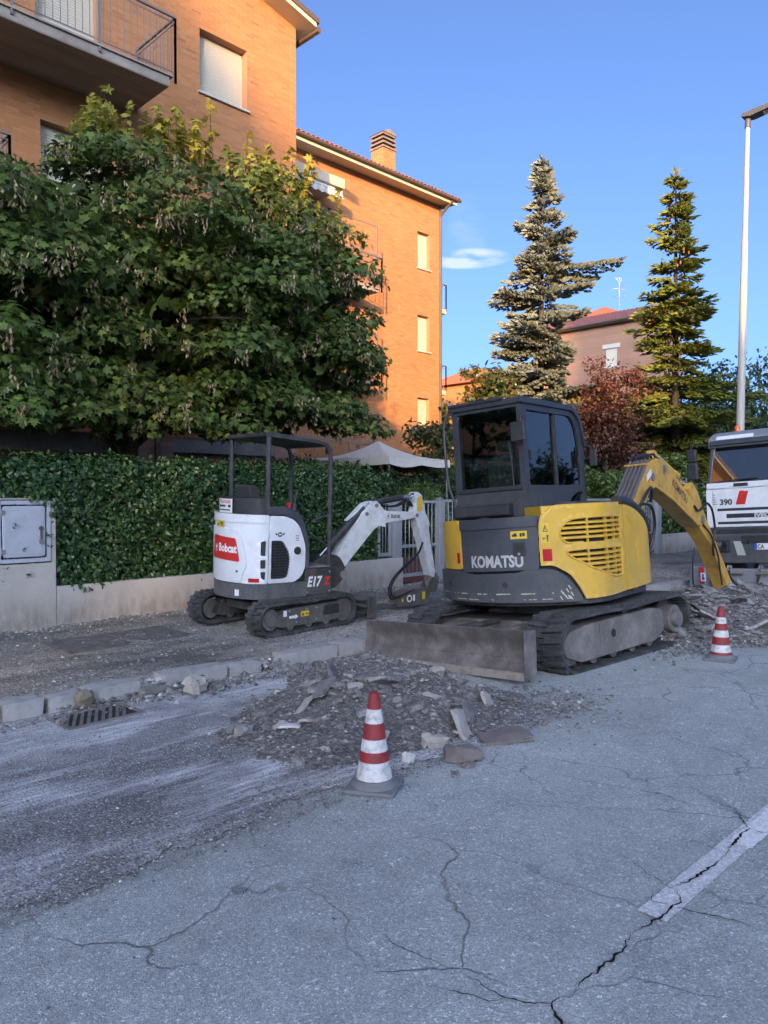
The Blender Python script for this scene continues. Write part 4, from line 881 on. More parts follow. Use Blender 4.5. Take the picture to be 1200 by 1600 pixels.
class Perimeter:
    """plan outline of a machine house, walked by length from the middle of its rear"""
    def __init__(s, Rr, hw, xl, xr, fr=0.3, blur=0.12):
        a0 = math.asin(min(1, hw/Rr)); pts = []
        xs = -Rr*math.cos(a0)
        N = 60
        pts += [(xl + (xs-xl)*k/N, hw) for k in range(N)]
        pts += [(-Rr*math.cos(a), -Rr*math.sin(a)) for a in [-a0 + 2*a0*k/N for k in range(N)]]
        pts += [(xs + (xr-fr-xs)*k/N, -hw) for k in range(N)]
        pts += [(xr-fr + fr*math.sin(a), -hw+fr - fr*math.cos(a)) for a in [PI/2*k/20 for k in range(21)]]
        pts += [(xr, -hw+fr+.02*k) for k in range(1, 8)]
        P = [Vector(p) for p in pts]; d = [0]
        for a, b in zip(P[:-1], P[1:]): d.append(d[-1] + (b-a).length)
        def at(t):
            k = min(max(np.searchsorted(d, t)-1, 0), len(P)-2); f = (t-d[k])/(d[k+1]-d[k]); return P[k].lerp(P[k+1], f)
        L = d[-1]; step = 0.02; ts = np.arange(0, L, step); nb = int(blur/step)
        raw = [at(t) for t in ts]
        s.p = [sum((raw[min(max(i+j, 0), len(raw)-1)] for j in range(-nb, nb+1)), Vector((0, 0)))/(2*nb+1) for i in range(len(raw))]
        c = [0]
        for a, b in zip(s.p[:-1], s.p[1:]): c.append(c[-1] + (b-a).length)
        mid = min(range(len(s.p)), key=lambda i: abs(s.p[i].y) + (10 if s.p[i].x > 0 else 0)); s.c = np.array(c) - c[mid]
    def at(s, t):
        k = int(min(max(np.searchsorted(s.c, t)-1, 0), len(s.p)-2)); f = (t-s.c[k])/(s.c[k+1]-s.c[k]+1e-12); return s.p[k].lerp(s.p[k+1], f)
    def nrm(s, t):
        a, b = s.at(t-.03), s.at(t+.03); d = (b-a).normalized(); return Vector((d.y, -d.x)) if False else Vector((-(-d.y), -d.x))
    def fn(s, T, off=0.0, tilt=0.0):
        def f(t, z):
            p = s.at(t); a, b = s.at(t-.03), s.at(t+.03); d = (b-a).normalized(); n = Vector((d.y, -d.x)) * -1 if Vector((d.y, -d.x)).dot(p) < 0 else Vector((d.y, -d.x))
            q_ = p + n*(off - tilt*z); return T @ Vector((q_.x, q_.y, z))
        return f
def rounded(pts, r, n=5):
    """outline with its corners rounded"""
    out = []; N = len(pts)
    for i in range(N):
        a, b, c = Vector(pts[i-1]), Vector(pts[i]), Vector(pts[(i+1) % N]); rr_ = r[i] if isinstance(r, (list, tuple)) else r
        rr_ = min(rr_, (a-b).length*.48, (c-b).length*.48)
        p, q_ = b + (a-b).normalized()*rr_, b + (c-b).normalized()*rr_
        if rr_ < 1e-4: out.append(tuple(b)); continue
        for k in range(n+1): t = k/n; out.append(tuple((1-t)**2*p + 2*t*(1-t)*b + t*t*q_))
    return out
def bent(p, fn): return [tuple(fn(*q_)) for q_ in p]
# ================================================================ the yellow midi excavator
K = thing('excavator', 'yellow and charcoal closed cab excavator on rubber tracks, blade down on the road', 'excavator', (7.15, 4.55, -.068), (R(-4), R(-1), R(-1.8)))
KI = Matrix.Identity(4); KH = Matrix.Translation((0, 0, .05)) @ Matrix.Rotation(R(7), 4, 'Z'); KB = Matrix.Translation((-.15, 0, 0)) @ Matrix.Rotation(R(7), 4, 'Z')
for y0, y1, sg in ((-.98, -.58, -1), (.58, .98, 1)):
    track(K, .98, .265, y0, y1, KI, .098, .030)
    m = MB(); out = sg*.93 if sg < 0 else sg*.62; ya, yb = sorted((sg*.62, sg*.925))
    m.prism(rounded([(-1.10, .17), (-.85, .085), (.55, .085), (.76, .17), (.74, .40), (.5, .435), (-.75, .42), (-1.02, .38), (-1.12, .30)], .05), ya, yb, 'y'); tf = m.build('track_frame', M['dusty_steel'], K, 0.012)
    yo = sg*.925
    m = MB(); m.box(-.52, -.505, min(yo, yo+sg*.006), max(yo, yo+sg*.006), .13, .405); m.build('frame_plate', M['dusty_steel'], tf, .002)
    m = MB(); m.cyl((-.27, yo-sg*.004, .28), (-.27, yo+sg*.004, .28), .04, n=14); m.build('slot', M['dark_interior'], tf)  # dark disc stands in for the shaded inside of a hole
    m = MB(); m.cyl((.98, sg*.6, .265), (.98, sg*.94, .265), .15, n=20).cyl((.98, sg*.94, .265), (.98, sg*.99, .265), .095, .085, 20); m.build('drive_motor', M['dusty_steel'], K, .008)
    m = MB(); m.cyl((.98, sg*.74, .265), (.98, sg*.82, .265), .215, n=22); m.build('sprocket', M['black_metal'], K)
    m = MB(); m.cyl((-.98, sg*.66, .265), (-.98, sg*.90, .265), .19, n=22); m.build('idler', M['black_metal'], K, .01)
    for k in range(4): m = MB(); m.cyl((-.62+.36*k, sg*.62, .105), (-.62+.36*k, sg*.91, .105), .065, n=14); m.build('roller', M['black_metal'], K, .008)
    m = MB(); m.cyl((0, sg*.7, .455), (0, sg*.9, .455), .045, n=12); m.build('carrier_roller', M['black_metal'], K)
m = MB(); m.box(-.75, .75, -.62, .62, .27, .42).box(-.3, .3, -.6, .6, .42, .47); m.build('undercarriage_frame', M['dusty_steel'], K, .02)
m = MB(); m.lathe([(.0, .46), (.44, .46), (.44, .52), (.38, .53), (.38, .60), (0, .60)], 32); m.build('swing_ring', M['black_metal'], K)
BT = Matrix.Translation((-.25, .02, 0))
# dozer blade: hollow curved plate, end cheeks, wearing edge, two arms
bp = [(-1.47 + .09*math.sin(PI*min(1, t*1.05))*1.0 - .04*(1-t), .125 + .375*t) for t in [k/9 for k in range(10)]]
m = MB(BT); m.prism(bp + [(p[0]+.03, p[1]) for p in bp[::-1]], -.975, .975, 'y'); bl = m.build('blade', M['blade_steel'], K, .004)
m = MB(BT); m.prism([(-1.53, .085), (-1.50, .085), (-1.475, .15), (-1.505, .15)], -.98, .98, 'y'); m.build('cutting_edge', M['edge_steel'], bl, .003)
for sg in (-1, 1):
    ya, yb = sorted((sg*.977, sg*.992)); m = MB(BT); m.prism([(-1.53, .09), (-1.36, .12), (-1.34, .49), (-1.50, .505)], ya, yb, 'y'); m.build('end_cheek', M['blade_steel'], bl, .004)
    ya, yb = sorted((sg*.30, sg*.43)); m = MB(BT); m.prism([(-1.40, .25), (-.6, .30), (-.6, .42), (-1.40, .42)], ya, yb, 'y'); m.build('blade_arm', M['dusty_steel'], K, .01)
m = MB(BT); m.cyl((-1.36, .0, .40), (-.95, .0, .42), .055, n=14).cyl((-.95, 0, .42), (-.6, 0, .43), .03, n=12); m.build('blade_cylinder', M['black_metal'], K)
m = MB(BT); m.box(-1.42, -1.38, -.9, .9, .20, .26); m.build('blade_rib', M['blade_steel'], bl, .004)
# house
per = Perimeter(1.07, .92, .9, .90, .42, .14); kf = lambda off=0.0: per.fn(KH, off)
outw = lambda c: Vector((c.x, c.y, 0)).normalized()
core = [tuple(per.at(t)*.965) for t in np.linspace(-2.3, 2.6, 60)]
m = MB(KH); m.prism(core, .60, 1.36, 'z'); m.build('house_body', M['dark_interior'], K, smooth=False)
m = MB(KH); m.prism([(p[0]*1.0, p[1]*1.0) for p in core], .55, .60, 'z'); m.build('deck', M['black_metal'], K, smooth=False)
cw = rounded([(-1.02, .60), (.84, .585), (.80, .68), (.70, .83), (.56, .905), (.34, .905), (.25, .875), (-.30, .865), (-.40, .90), (-1.02, .90)], [.06, .03, .05, .08, .08, .03, .03, .03, .03, .06])
sheet_obj('counterweight', M['charcoal'], K, cw, [], kf(.055), .05, .09, .025, outw)
wr = []
rr = random.Random(9)
for i in range(24):
    a = -.85 + 1.6*rr.random(); w_ = rr.uniform(.01, .12); wr.append([(a, .672+rr.uniform(-.006, .006)), (a+w_, .672+rr.uniform(-.004, .004)), (a+w_*.8, .681), (a+.1*w_, .680)])
for i in range(14):
    a = -.5 + 1.2*rr.random(); w_ = rr.uniform(.01, .07); wr.append([(a, .618), (a+w_, .617), (a+w_*.7, .624), (a, .625)])
for i in range(9):
    a = .62 + .13*rr.random(); z = rr.uniform(.63, .74); wr.append([(a, z), (a+.02, z-.03), (a+.03, z-.032), (a+.008, z+.01)])
print_on('scrape', wr, paint('scraped', (0.55, 0.50, 0.38), 0.6, (.2, .2, .2), .4, 30), K, kf(.0565))
for t in (-.62, .13):
    c = kf(.056)(t, .76); d = kf(.03)(t, .76); m = MB(); m.cyl(tuple(d), tuple(c + (c-d)*.15), .032, n=16); m.build('lifting_hole', M['black_metal'], K)
hood = rounded([(-.41, .885), (.455, .90), (.465, 1.40), (-.41, 1.385)], .03)
hd = sheet_obj('engine_hood', M['charcoal'], K, hood, [], kf(.012), .05, .03, .012, outw)
sheet_obj('hood_lip', M['charcoal'], hd, rounded([(-.41, 1.30), (.46, 1.315), (.455, 1.415), (-.41, 1.40)], .03), [], kf(.03), .05, .03, .012, outw)
text_on('lettering', 'KOMATSU', M['silver_print'], K, lambda a, b, f=kf(.0145): f(a-.27, b+.935), .155, .006, sx=.80)
print_on('sticker', [rect(.20, 1.20, .16, .075)], M['yellow_print'], K, kf(.0145)); print_on('sticker_marks', [rect(.215, 1.222, .05, .02), rect(.23, 1.24, .03, .015), rect(.29, 1.22, .02, .035), rect(.315, 1.225, .025, .03)], M['black_print'], K, kf(.0155))
lt = sheet_obj('hood_latch', M['black_plastic'], K, rounded(rect(.215, 1.03, .125, .14), .02), [], kf(.0165), .05, .006, .002, outw)
print_on('latch_recess', [rect(.24, 1.085, .08, .065)], M['dark_interior'], lt, kf(.018)); c = kf(.017)(.275, 1.055); d = kf(.024)(.275, 1.055); m = MB(); m.cyl(tuple(c), tuple(d), .014, n=12); m.build('lock', M['chrome'], lt)  # flat dark print stands in for shade in the latch recess
gu = rounded([(.76, 1.365), (1.43, 1.365), (1.43, 1.135), (.72, 1.135), (.665, 1.19), (.66, 1.27)], [.06, .02, .02, .03, .03, .05]); gl_ = rounded([(.71, 1.065), (1.43, 1.065), (1.43, .785), (1.24, .785), (.98, .88), (.74, 1.01)], [.03, .02, .02, .05, .05, .03])
sp_out = rounded([(.47, .935), (.59, .935), (.74, .84), (.83, .70), (.875, .60), (1.525, .62), (1.525, 1.50), (.62, 1.505), (.50, 1.44), (.47, 1.33)], [.01, .05, .05, .05, .01, .01, .05, .10, .08, .04])
sp = sheet_obj('side_panel', M['yellow_paint'], K, sp_out, [gu, gl_], kf(.018), .045, .035, .012, outw)
# raised lip round the grilles
for h in (gu, gl_):
    L = [tuple(kf(.022)(*p)) for p in h]; m = MB(); m.tube(L + [L[0], L[1]], .011, 6, caps=False); m.build('grille_rim', M['yellow_paint'], sp)
def span(poly, z):
    xs = []
    for i in range(len(poly)):
        (a, b), (c, d) = poly[i], poly[(i+1) % len(poly)]
        if (b > z) != (d > z): xs.append(a + (c-a)*(z-b)/(d-b))
    return (min(xs), max(xs)) if len(xs) > 1 else None
def vspan(poly, x): return span([(b, a) for a, b in poly], x)
for h, zs in ((gu, (1.32, 1.275, 1.228, 1.182)), (gl_, (1.02, .972, .925, .878, .832))):
    for z in zs:
        a, b = span(h, z); m = MB(); rings = []
        for t in np.linspace(a, b, 14):
            p0, p1 = kf(.018)(t, z-.011), kf(.018)(t, z+.011); q0, q1 = kf(-.03)(t, z-.004), kf(-.03)(t, z+.018); rings.append([tuple(p0), tuple(p1), tuple(q1), tuple(q0)])
        m.loft(rings); m.build('grille_slat', M['yellow_paint'], sp, .003)
    for t in (.93, 1.16, 1.33)[:3]:
        v_ = vspan(h, t)
        if v_: m = MB(); m.loft([[tuple(kf(.010)(t-.008, z)), tuple(kf(.010)(t+.008, z)), tuple(kf(-.02)(t+.008, z)), tuple(kf(-.02)(t-.008, z))] for z in v_]); m.build('grille_bar', M['yellow_paint'], sp)
print_on('reflector', [rect(.495, .975, .085, .115)], M['red_lens'], K, kf(.0205)); print_on('warning_sticker', [rect(.492, 1.15, .075, .19)], M['yellow_print'], K, kf(.0205))
print_on('warning_marks', [[(.504, 1.255), (.511, 1.255), (.5335, 1.312), (.5295, 1.322)], [(.511, 1.255), (.556, 1.255), (.556, 1.262), (.515, 1.262)], [(.556, 1.255), (.5295, 1.322), (.5295, 1.308), (.549, 1.262)], rect(.526, 1.27, .007, .025), rect(.505, 1.19, .03, .008), rect(.505, 1.18, .008, .02), rect(.542, 1.175, .012, .03), rect(.538, 1.205, .02, .018), rect(.542, 1.16, .005, .02), rect(.55, 1.16, .005, .02)], M['black_print'], K, kf(.0215))
fo = rounded([(1.54, .62), (2.55, .64), (2.75, .72), (2.75, .92), (2.5, 1.0), (2.32, 1.12), (2.12, 1.30), (1.9, 1.41), (1.7, 1.465), (1.54, 1.485)], [.01, .08, .05, .05, .06, .06, .06, .06, .04, .03])
fc = sheet_obj('front_cover', M['yellow_paint'], K, fo, [], kf(.022), .05, .05, .025, outw)
P = spline([(1.72, 1.30), (1.86, 1.15), (1.90, .95), (1.93, .82), (2.05, .77), (2.3, .82), (2.36, .98), (2.33, 1.05)], 5)
m = MB(); m.tube([tuple(kf(.018)(*p)) for p in [(q_[0], q_[1]) for q_ in [Vector(p) for p in [(1.62,1.36),(1.80,1.22),(1.86,1.0),(1.87,.84),(1.95,.76),(2.12,.76),(2.30,.83),(2.42,.93)]]]], .012, 6)
m.v = m.v; pr = m.build('pressing', M['yellow_paint'], fc)
m = MB(); top = [(1.45, 1.515), (1.54, 1.515), (1.7, 1.495), (1.9, 1.44), (2.12, 1.33), (2.32, 1.15), (2.46, 1.03)]; m.tube([tuple(kf(-.01)(*p)) for p in spline([(a, b, 0) for a, b in top], 4) for p in [(p[0], p[1])]], .052, 10); m.build('rubber_trim', M['black_plastic'], K)
rings = []
for a, b in top: p = kf(-.02)(a, b); q_ = KH.inverted() @ p; rings.append([tuple(p), tuple(KH @ Vector((q_.x, min(-.13, q_.y+.6), b+.03))), tuple(KH @ Vector((q_.x, min(-.13, q_.y+.6), b-.1))), tuple(p - Vector((0, 0, .1)))])
m = MB(); m.loft(rings); m.build('front_cover_top', M['charcoal'], K)
tops = [(per.at(t).x*.985, per.at(t).y*.985) for t in np.linspace(.50, 1.52, 20)]
m = MB(KH); m.prism(tops + [(-.2, -.13), (-.2, -.13+.001), (-.62, -.13)], 1.36, 1.498, 'z'); m.build('side_hood', M['yellow_paint'], K, .03, 3)
lp = rounded([(-2.2, .62), (-.39, .90), (-.39, 1.38), (-.45, 1.42), (-2.2, 1.42)], [.02, .02, .04, .04, .04])
lp = rounded([(-2.2, .62), (-1.05, .62), (-1.03, .91), (-.425, .91), (-.425, 1.36), (-.49, 1.41), (-2.2, 1.41)], .03)
sheet_obj('left_panel', M['yellow_paint'], K, lp, [], kf(.018), .06, .035, .012, outw)
print_on('reflector', [rect(-.495, .97, .05, .11)], M['red_lens'], K, kf(.0205))
m = MB(KH); m.prism([(per.at(t).x*.985, per.at(t).y*.985) for t in np.linspace(-1.6, .50, 30)] + [(-.3, -.14), (.2, .9)], 1.36, 1.41, 'z'); m.build('hood_top', M['charcoal'], K, .015)
# cab
def pl_v(v): return lambda a, b: KH @ Vector((a, v, b))
def pl_u(u): return lambda a, b: KH @ Vector((u, a, b))
CS = rounded([(-.5, 1.42), (.92, 1.42), (.895, 2.20), (.80, 2.50), (.66, 2.60), (-.5, 2.60)], [.03, .03, .1, .14, .1, .05])
w1_ = rounded([(-.405, 1.735), (.82, 1.735), (.80, 2.2), (.73, 2.43), (.62, 2.525), (-.405, 2.525)], [.03, .03, .08, .12, .08, .03]); w2__ = rounded([(.43, 1.49), (.84, 1.49), (.84, 1.66), (.54, 1.66)], .02)
sheet_obj('cab_side', M['cab_grey'], K, CS, [w1_, w2__], pl_v(-.10), .08, .06, .014, lambda c: KH.to_3x3() @ Vector((0, -1, 0)))
wl_ = rounded([(-.405, 1.60), (.82, 1.30), (.80, 2.2), (.73, 2.43), (.62, 2.525), (-.405, 2.525)], [.03, .03, .08, .12, .08, .03])
CSL = rounded([(-.5, 1.2), (.92, 1.2), (.895, 2.20), (.80, 2.50), (.66, 2.60), (-.5, 2.60)], [.03, .03, .1, .14, .1, .05])
sheet_obj('cab_door', M['cab_grey'], K, CSL, [wl_], pl_v(.76), .08, .06, .014, lambda c: KH.to_3x3() @ Vector((0, 1, 0)))
rw = rounded([(-.055, 1.74), (.715, 1.72), (.715, 2.555), (-.055, 2.555)], .03)
sheet_obj('cab_rear', M['cab_grey'], K, rounded([(-.101, 1.42), (.761, 1.42), (.761, 2.60), (-.101, 2.60)], [.02, .02, .05, .05]), [rw], pl_u(-.503), .08, .06, .012, lambda c: KH.to_3x3() @ Vector((-1, 0, 0)))
m = MB(KH); m.prism(rounded([(-.53, 2.585), (.64, 2.585), (.81, 2.48), (.92, 2.19), (.95, 2.2), (.84, 2.53), (.68, 2.64), (-.53, 2.655)], [.02, .06, .1, .01, .01, .12, .08, .03]), -.125, .785, 'y'); rfk = m.build('cab_roof', M['cab_grey'], K, .018, 3)
m = MB(KH); m.box(.86, .92, -.10, -.04, 1.42, 2.2).box(.86, .92, .70, .76, 1.42, 2.2).box(.88, .93, -.04, .70, 1.42, 1.5); m.build('cab_front_post', M['cab_grey'], K, .01)
m = MB(KH); m.box(-.497, -.30, -.07, .74, 1.405, 1.70); m.build('cab_rear_wall', M['cab_grey'], K, .02)
m = MB(KH); m.prism(rounded([(-.62, 1.43), (-.50, 1.43), (-.50, 1.56), (-.60, 1.55)], .03), .06, .74, 'y'); m.build('rear_bulge', M['black_plastic'], K, .01)
m = MB(KH); m.box(-.525, -.505, -.06, .72, 1.695, 1.74); m.build('rear_sill', M['black_plastic'], K, .005)
def pane(name, pts, fn_a, parent, mat='cab_glass'):
    me = bpy.data.meshes.new(name); vs = [tuple(fn_a(*p)) for p in pts]; me.from_pydata(vs, [], [tuple(range(len(vs)))]); me.update(); o = link(name, me, parent, M[mat])
    s_ = o.modifiers.new('solid', 'SOLIDIFY'); s_.thickness = .005; return o
pane('rear_window', rw, pl_u(-.475), K); pane('door_window', wl_, pl_v(.735), K); pane('lower_window', w2__, pl_v(-.07), K)
pane('side_window', [p for p in rounded([(-.405, 1.735), (.245, 1.735), (.245, 2.525), (-.405, 2.525)], .03)], pl_v(-.062), K); pane('side_window', rounded([(.245, 1.735), (.82, 1.735), (.80, 2.2), (.73, 2.43), (.62, 2.525), (.245, 2.525)], [.01, .03, .08, .12, .08, .01]), pl_v(-.078), K)
pane('windscreen', [(-.04, 1.5), (.70, 1.5), (.70, 2.25), (-.04, 2.25)], pl_u(.895), K)
m = MB(KH); m.box(.225, .255, -.092, -.058, 1.735, 2.53); m.build('window_divider', M['black_plastic'], K, .003)
m = MB(KH); m.box(-.37, -.345, -.105, -.07, 2.0, 2.10); m.build('window_catch', M['black_plastic'], K, .003)
m = MB(KH); m.tube([tuple(p) for p in spline([(-.52, .03, 1.72), (-.521, .035, 1.95), (-.521, .05, 2.2)], 4)], .008, 6); m.build('wiper', M['black_plastic'], K)
m = MB(KH); m.tube(spline([(-.50, .74, 2.58), (-.53, .81, 2.56), (-.55, .845, 2.42), (-.55, .84, 2.0), (-.54, .82, 1.75), (-.52, .78, 1.60), (-.50, .77, 1.30)], 6), .016, 8); m.build('grab_rail', M['black_metal'], K)
m = MB(KH); m.tube([(-.54, .3, 2.66), (-.54, .36, 2.69), (-.54, .42, 2.66)], .012, 6).tube([(-.53, .1, 2.655), (-.53, .78, 2.655)], .02, 8); m.build('roof_rail', M['cab_grey'], rfk)
m = MB(KH); m.tube([(-.515, -.11, 2.44), (-.60, -.14, 2.45), (-.62, -.15, 2.36)], .012, 6); mr = m.build('mirror', M['black_plastic'], K); m = MB(KH); m.box(-.635, -.605, -.19, -.03, 2.18, 2.38); m.build('mirror_head', M['black_plastic'], mr, .02, 3)
m = MB(KH); m.tube([(.88, -.12, 2.2), (.94, -.18, 2.18), (.95, -.19, 2.08)], .01, 6); mr = m.build('mirror', M['black_plastic'], K); m = MB(KH); m.box(.94, .965, -.24, -.15, 1.95, 2.15); m.build('mirror_head', M['black_plastic'], mr, .015, 3)
m = MB(KH); m.prism(rounded([(-.12, 1.62), (.02, 1.62), (-.02, 2.05), (-.13, 2.07)], .05), .14, .58, 'y'); st = m.build('seat', M['seat_fabric'], K, .05, 3)
m = MB(KH); m.box(-.15, -.06, .26, .46, 2.1, 2.26); m.build('headrest', M['seat_fabric'], st, .04, 3); m = MB(KH); m.box(-.05, .42, .14, .58, 1.55, 1.68); m.build('seat_cushion', M['seat_fabric'], st, .04, 3)
m = MB(KH); m.box(-.1, .4, -.02, .12, 1.5, 1.78).box(-.1, .4, .60, .70, 1.5, 1.75); m.build('console', M['black_plastic'], K, .03); 
for v in (.05, .65): m = MB(KH); m.tube([(.33, v, 1.76), (.35, v, 1.86), (.36, v, 1.95)], [.025, .014, .028], 8); m.build('joystick', M['black_plastic'], K)
m = MB(KH); m.box(.0, .9, .0, .72, 1.30, 1.42); m.build('cab_floor', M['dark_interior'], K)
m = MB(KH); m.box(.86, .875, .45, .68, 1.55, 2.1); m.build('door_pocket', M['green_panel'], K, .01)  # green plate stands in for the green look of the cab glass
# swing post, boom, arm
m = MB(KB); m.prism(rounded([(.80, .62), (1.18, .62), (1.22, 1.0), (1.10, 1.12), (.86, 1.05)], .05), -.52, -.17, 'y'); m.build('swing_post', M['boom_yellow'], K, .02)
BO = [(.98, .92), (1.08, .86), (1.3, 1.0), (1.86, 1.43), (2.12, 1.66), (2.34, 1.735), (2.6, 1.665), (2.95, 1.56), (3.9, 1.19), (4.05, 1.16), (4.17, 1.22), (4.19, 1.30), (4.10, 1.37), (3.65, 1.60), (2.9, 1.985), (2.62, 2.10), (2.42, 2.11), (2.15, 2.03), (1.55, 1.52), (1.0, 1.06)]
m = MB(KB); m.prism(BO, -.47, -.22, 'y'); bo = m.build('boom', M['boom_yellow'], K, .014)
for v in (-.474, -.216):
    m = MB(KB); 
    for (u, z, r_) in ((4.09, 1.27, .065), (2.25, 1.86, .05), (1.02, .98, .07)): m.cyl((u, v-.012, z), (u, v+.012, z), r_, n=18)
    m.build('boom_pin', M['dusty_steel'], bo, .004)
m = MB(KB); m.prism([(2.08, 1.70), (2.33, 1.795), (2.6, 1.72), (2.45, 1.79), (2.3, 1.84), (2.15, 1.78)], -.476, -.47, 'y'); m.build('gusset', M['boom_yellow'], bo, .003)
d = Vector((2.15-1.0, 0, 2.03-1.06)).normalized(); nv = Vector((-d.z, 0, d.x))
for k in range(5):
    v = -.455 + k*.053; A = Vector((1.12, v, 1.165)) + nv*.03; B_ = Vector((2.16, v, 2.045)) + nv*.03
    m = MB(KB); m.tube([tuple(A), tuple(A.lerp(B_, .5)), tuple(B_)], .019, 8); m.build('pipe', M['pipe_steel'], bo)
    hose(bo, [B_, B_ + Vector((.06, 0, .06)), B_ + Vector((.16, .01*(k-2), .085)), B_ + Vector((.30, 0, .05)), B_ + Vector((.42, 0, -.02 + .0))], .016, T=KB)
for f in (.08, .93): 
    c = Vector((1.12, 0, 1.165)).lerp(Vector((2.16, 0, 2.045)), f) + nv*.045; m = MB(KB); m.box(c.x-.02, c.x+.02, -.49, -.20, c.z-.008, c.z+.014); m.build('pipe_clamp', M['boom_yellow'], bo, .003)
for v in (-.43, -.26): hose(bo, [(2.55, v, 2.125), (2.75, v, 2.08), (3.1, v, 1.90), (3.55, v, 1.67), (3.8, v, 1.545)], .013, 'pipe_steel', T=KB)
# boom cylinder below, arm cylinder above
m = MB(KB); m.cyl((1.25, -.345, .78), (1.72, -.345, 1.28), .062, n=16); m.build('boom_cylinder', M['boom_yellow'], K); m = MB(KB); m.cyl((1.72, -.345, 1.28), (2.1, -.345, 1.68), .034, n=14); m.build('boom_rod', M['chrome'], K)
m = MB(KB); m.cyl((2.1-.03, -.40, 1.70), (2.1-.03, -.29, 1.70), .08, n=16).prism([(1.95, 1.52), (2.02, 1.47), (2.18, 1.66), (2.1, 1.74)], -.39, -.30, 'y'); m.build('rod_eye', M['black_metal'], K, .01)
m = MB(KB); m.prism([(2.5, 2.1), (2.62, 2.09), (2.66, 2.2), (2.58, 2.23)], -.40, -.29, 'y'); m.build('cylinder_lug', M['boom_yellow'], bo, .01)
m = MB(KB); m.cyl((2.62, -.345, 2.16), (3.42, -.345, 1.90), .062, n=18).cyl((3.38, -.345, 1.913), (3.45, -.345, 1.89), .072, n=18); m.build('arm_cylinder', M['boom_yellow'], K); m = MB(KB); m.cyl((3.44, -.345, 1.893), (3.74, -.345, 1.79), .034, n=14).cyl((3.76, -.38, 1.78), (3.76, -.31, 1.78), .06, n=14); m.build('arm_rod', M['chrome'], K)
ARM = [(3.66, 1.74), (3.74, 1.84), (3.86, 1.84), (4.06, 1.70), (4.22, 1.46), (4.34, 1.28), (4.71, .86), (5.2, .34), (5.62, -.02), (5.52, -.14), (5.38, -.10), (4.95, .36), (4.40, .86), (4.0, 1.12), (3.93, 1.22), (3.86, 1.45), (3.70, 1.62)]
ARM = [(3.68, 1.72), (3.74, 1.80), (3.84, 1.80), (4.04, 1.66), (4.20, 1.44), (4.34, 1.27), (4.76, .86), (5.22, .40), (5.62, .0), (5.52, -.12), (5.38, -.08), (4.92, .42), (4.40, .92), (4.02, 1.14), (3.95, 1.22), (3.88, 1.45), (3.72, 1.62)]
m = MB(KB); m.prism(ARM, -.455, -.235, 'y'); ar = m.build('arm', M['boom_yellow'], K, .012)
m = MB(KB); m.prism([(4.88, .62), (5.05, .70), (5.5, .24), (5.75, .02), (5.66, -.06)], -.40, -.29, 'y'); m.build('bucket_cylinder', M['boom_yellow'], K, .03)
bu = [(5.40, -.05), (5.62, .05), (5.80, -.05), (5.86, -.30), (5.66, -.55), (5.36, -.50), (5.22, -.32), (5.30, -.12)]
m = MB(KB); m.prism(bu, -.56, -.13, 'y'); m.build('bucket', M['dusty_steel'], K, .02)
hose(K, [(3.74, -.48, 1.47), (3.82, -.50, 1.40), (3.95, -.51, 1.42), (4.15, -.52, 1.50), (4.40, -.52, 1.40), (4.48, -.52, 1.12), (4.42, -.50, .90), (4.5, -.47, .72)], .017, T=KB)
hose(K, [(4.1, -.47, 1.2), (4.35, -.50, 1.02), (4.6, -.50, .72), (4.75, -.47, .50), (4.78, -.48, .25)], .014, T=KB)
hose(K, [(1.6, -.49, 1.42), (1.72, -.56, 1.62), (1.92, -.56, 1.72), (2.05, -.52, 1.66), (2.1, -.48, 1.55)], .02, T=KB)
hose(K, [(1.35, -.50, 1.42), (1.5, -.60, 1.52), (1.75, -.62, 1.48), (1.86, -.60, 1.25), (1.8, -.55, 1.0), (1.6, -.5, .85)], .018, T=KB)
hose(K, [(4.45, -.22, .85), (4.42, -.18, .55), (4.5, -.16, .2), (4.8, -.18, .02), (5.3, -.22, .0)], .013, T=KB)
def bt(a, b): A = Vector((2.93, -.4715, 1.765)); dd = Vector((.66, 0, -.325)).normalized(); n2 = Vector((.325, 0, .66)).normalized(); return KB @ (A + dd*a + n2*b)
text_on('lettering', 'KOMATSU', M['black_print'], K, bt, .15, .004, sx=.86)
print_on('boom_mark', [[tuple(q_) for q_ in [(-.35, .03), (-.27, .03), (-.24, .08), (-.27, .13), (-.35, .13), (-.38, .08)]], rect(-.36, .0, .10, .018)], M['pipe_steel'], K, bt)
print_on('sticker', [[(2.05, 1.80), (2.22, 1.88), (2.22, 1.97), (2.05, 1.89)]], M['white_print'], K, lambda a, b: KB @ Vector((a, -.4715, b))); print_on('sticker_marks', [[(2.09, 1.80), (2.22, 1.862), (2.22, 1.885), (2.09, 1.823)]], M['red_print'], K, lambda a, b: KB @ Vector((a, -.4725, b)))
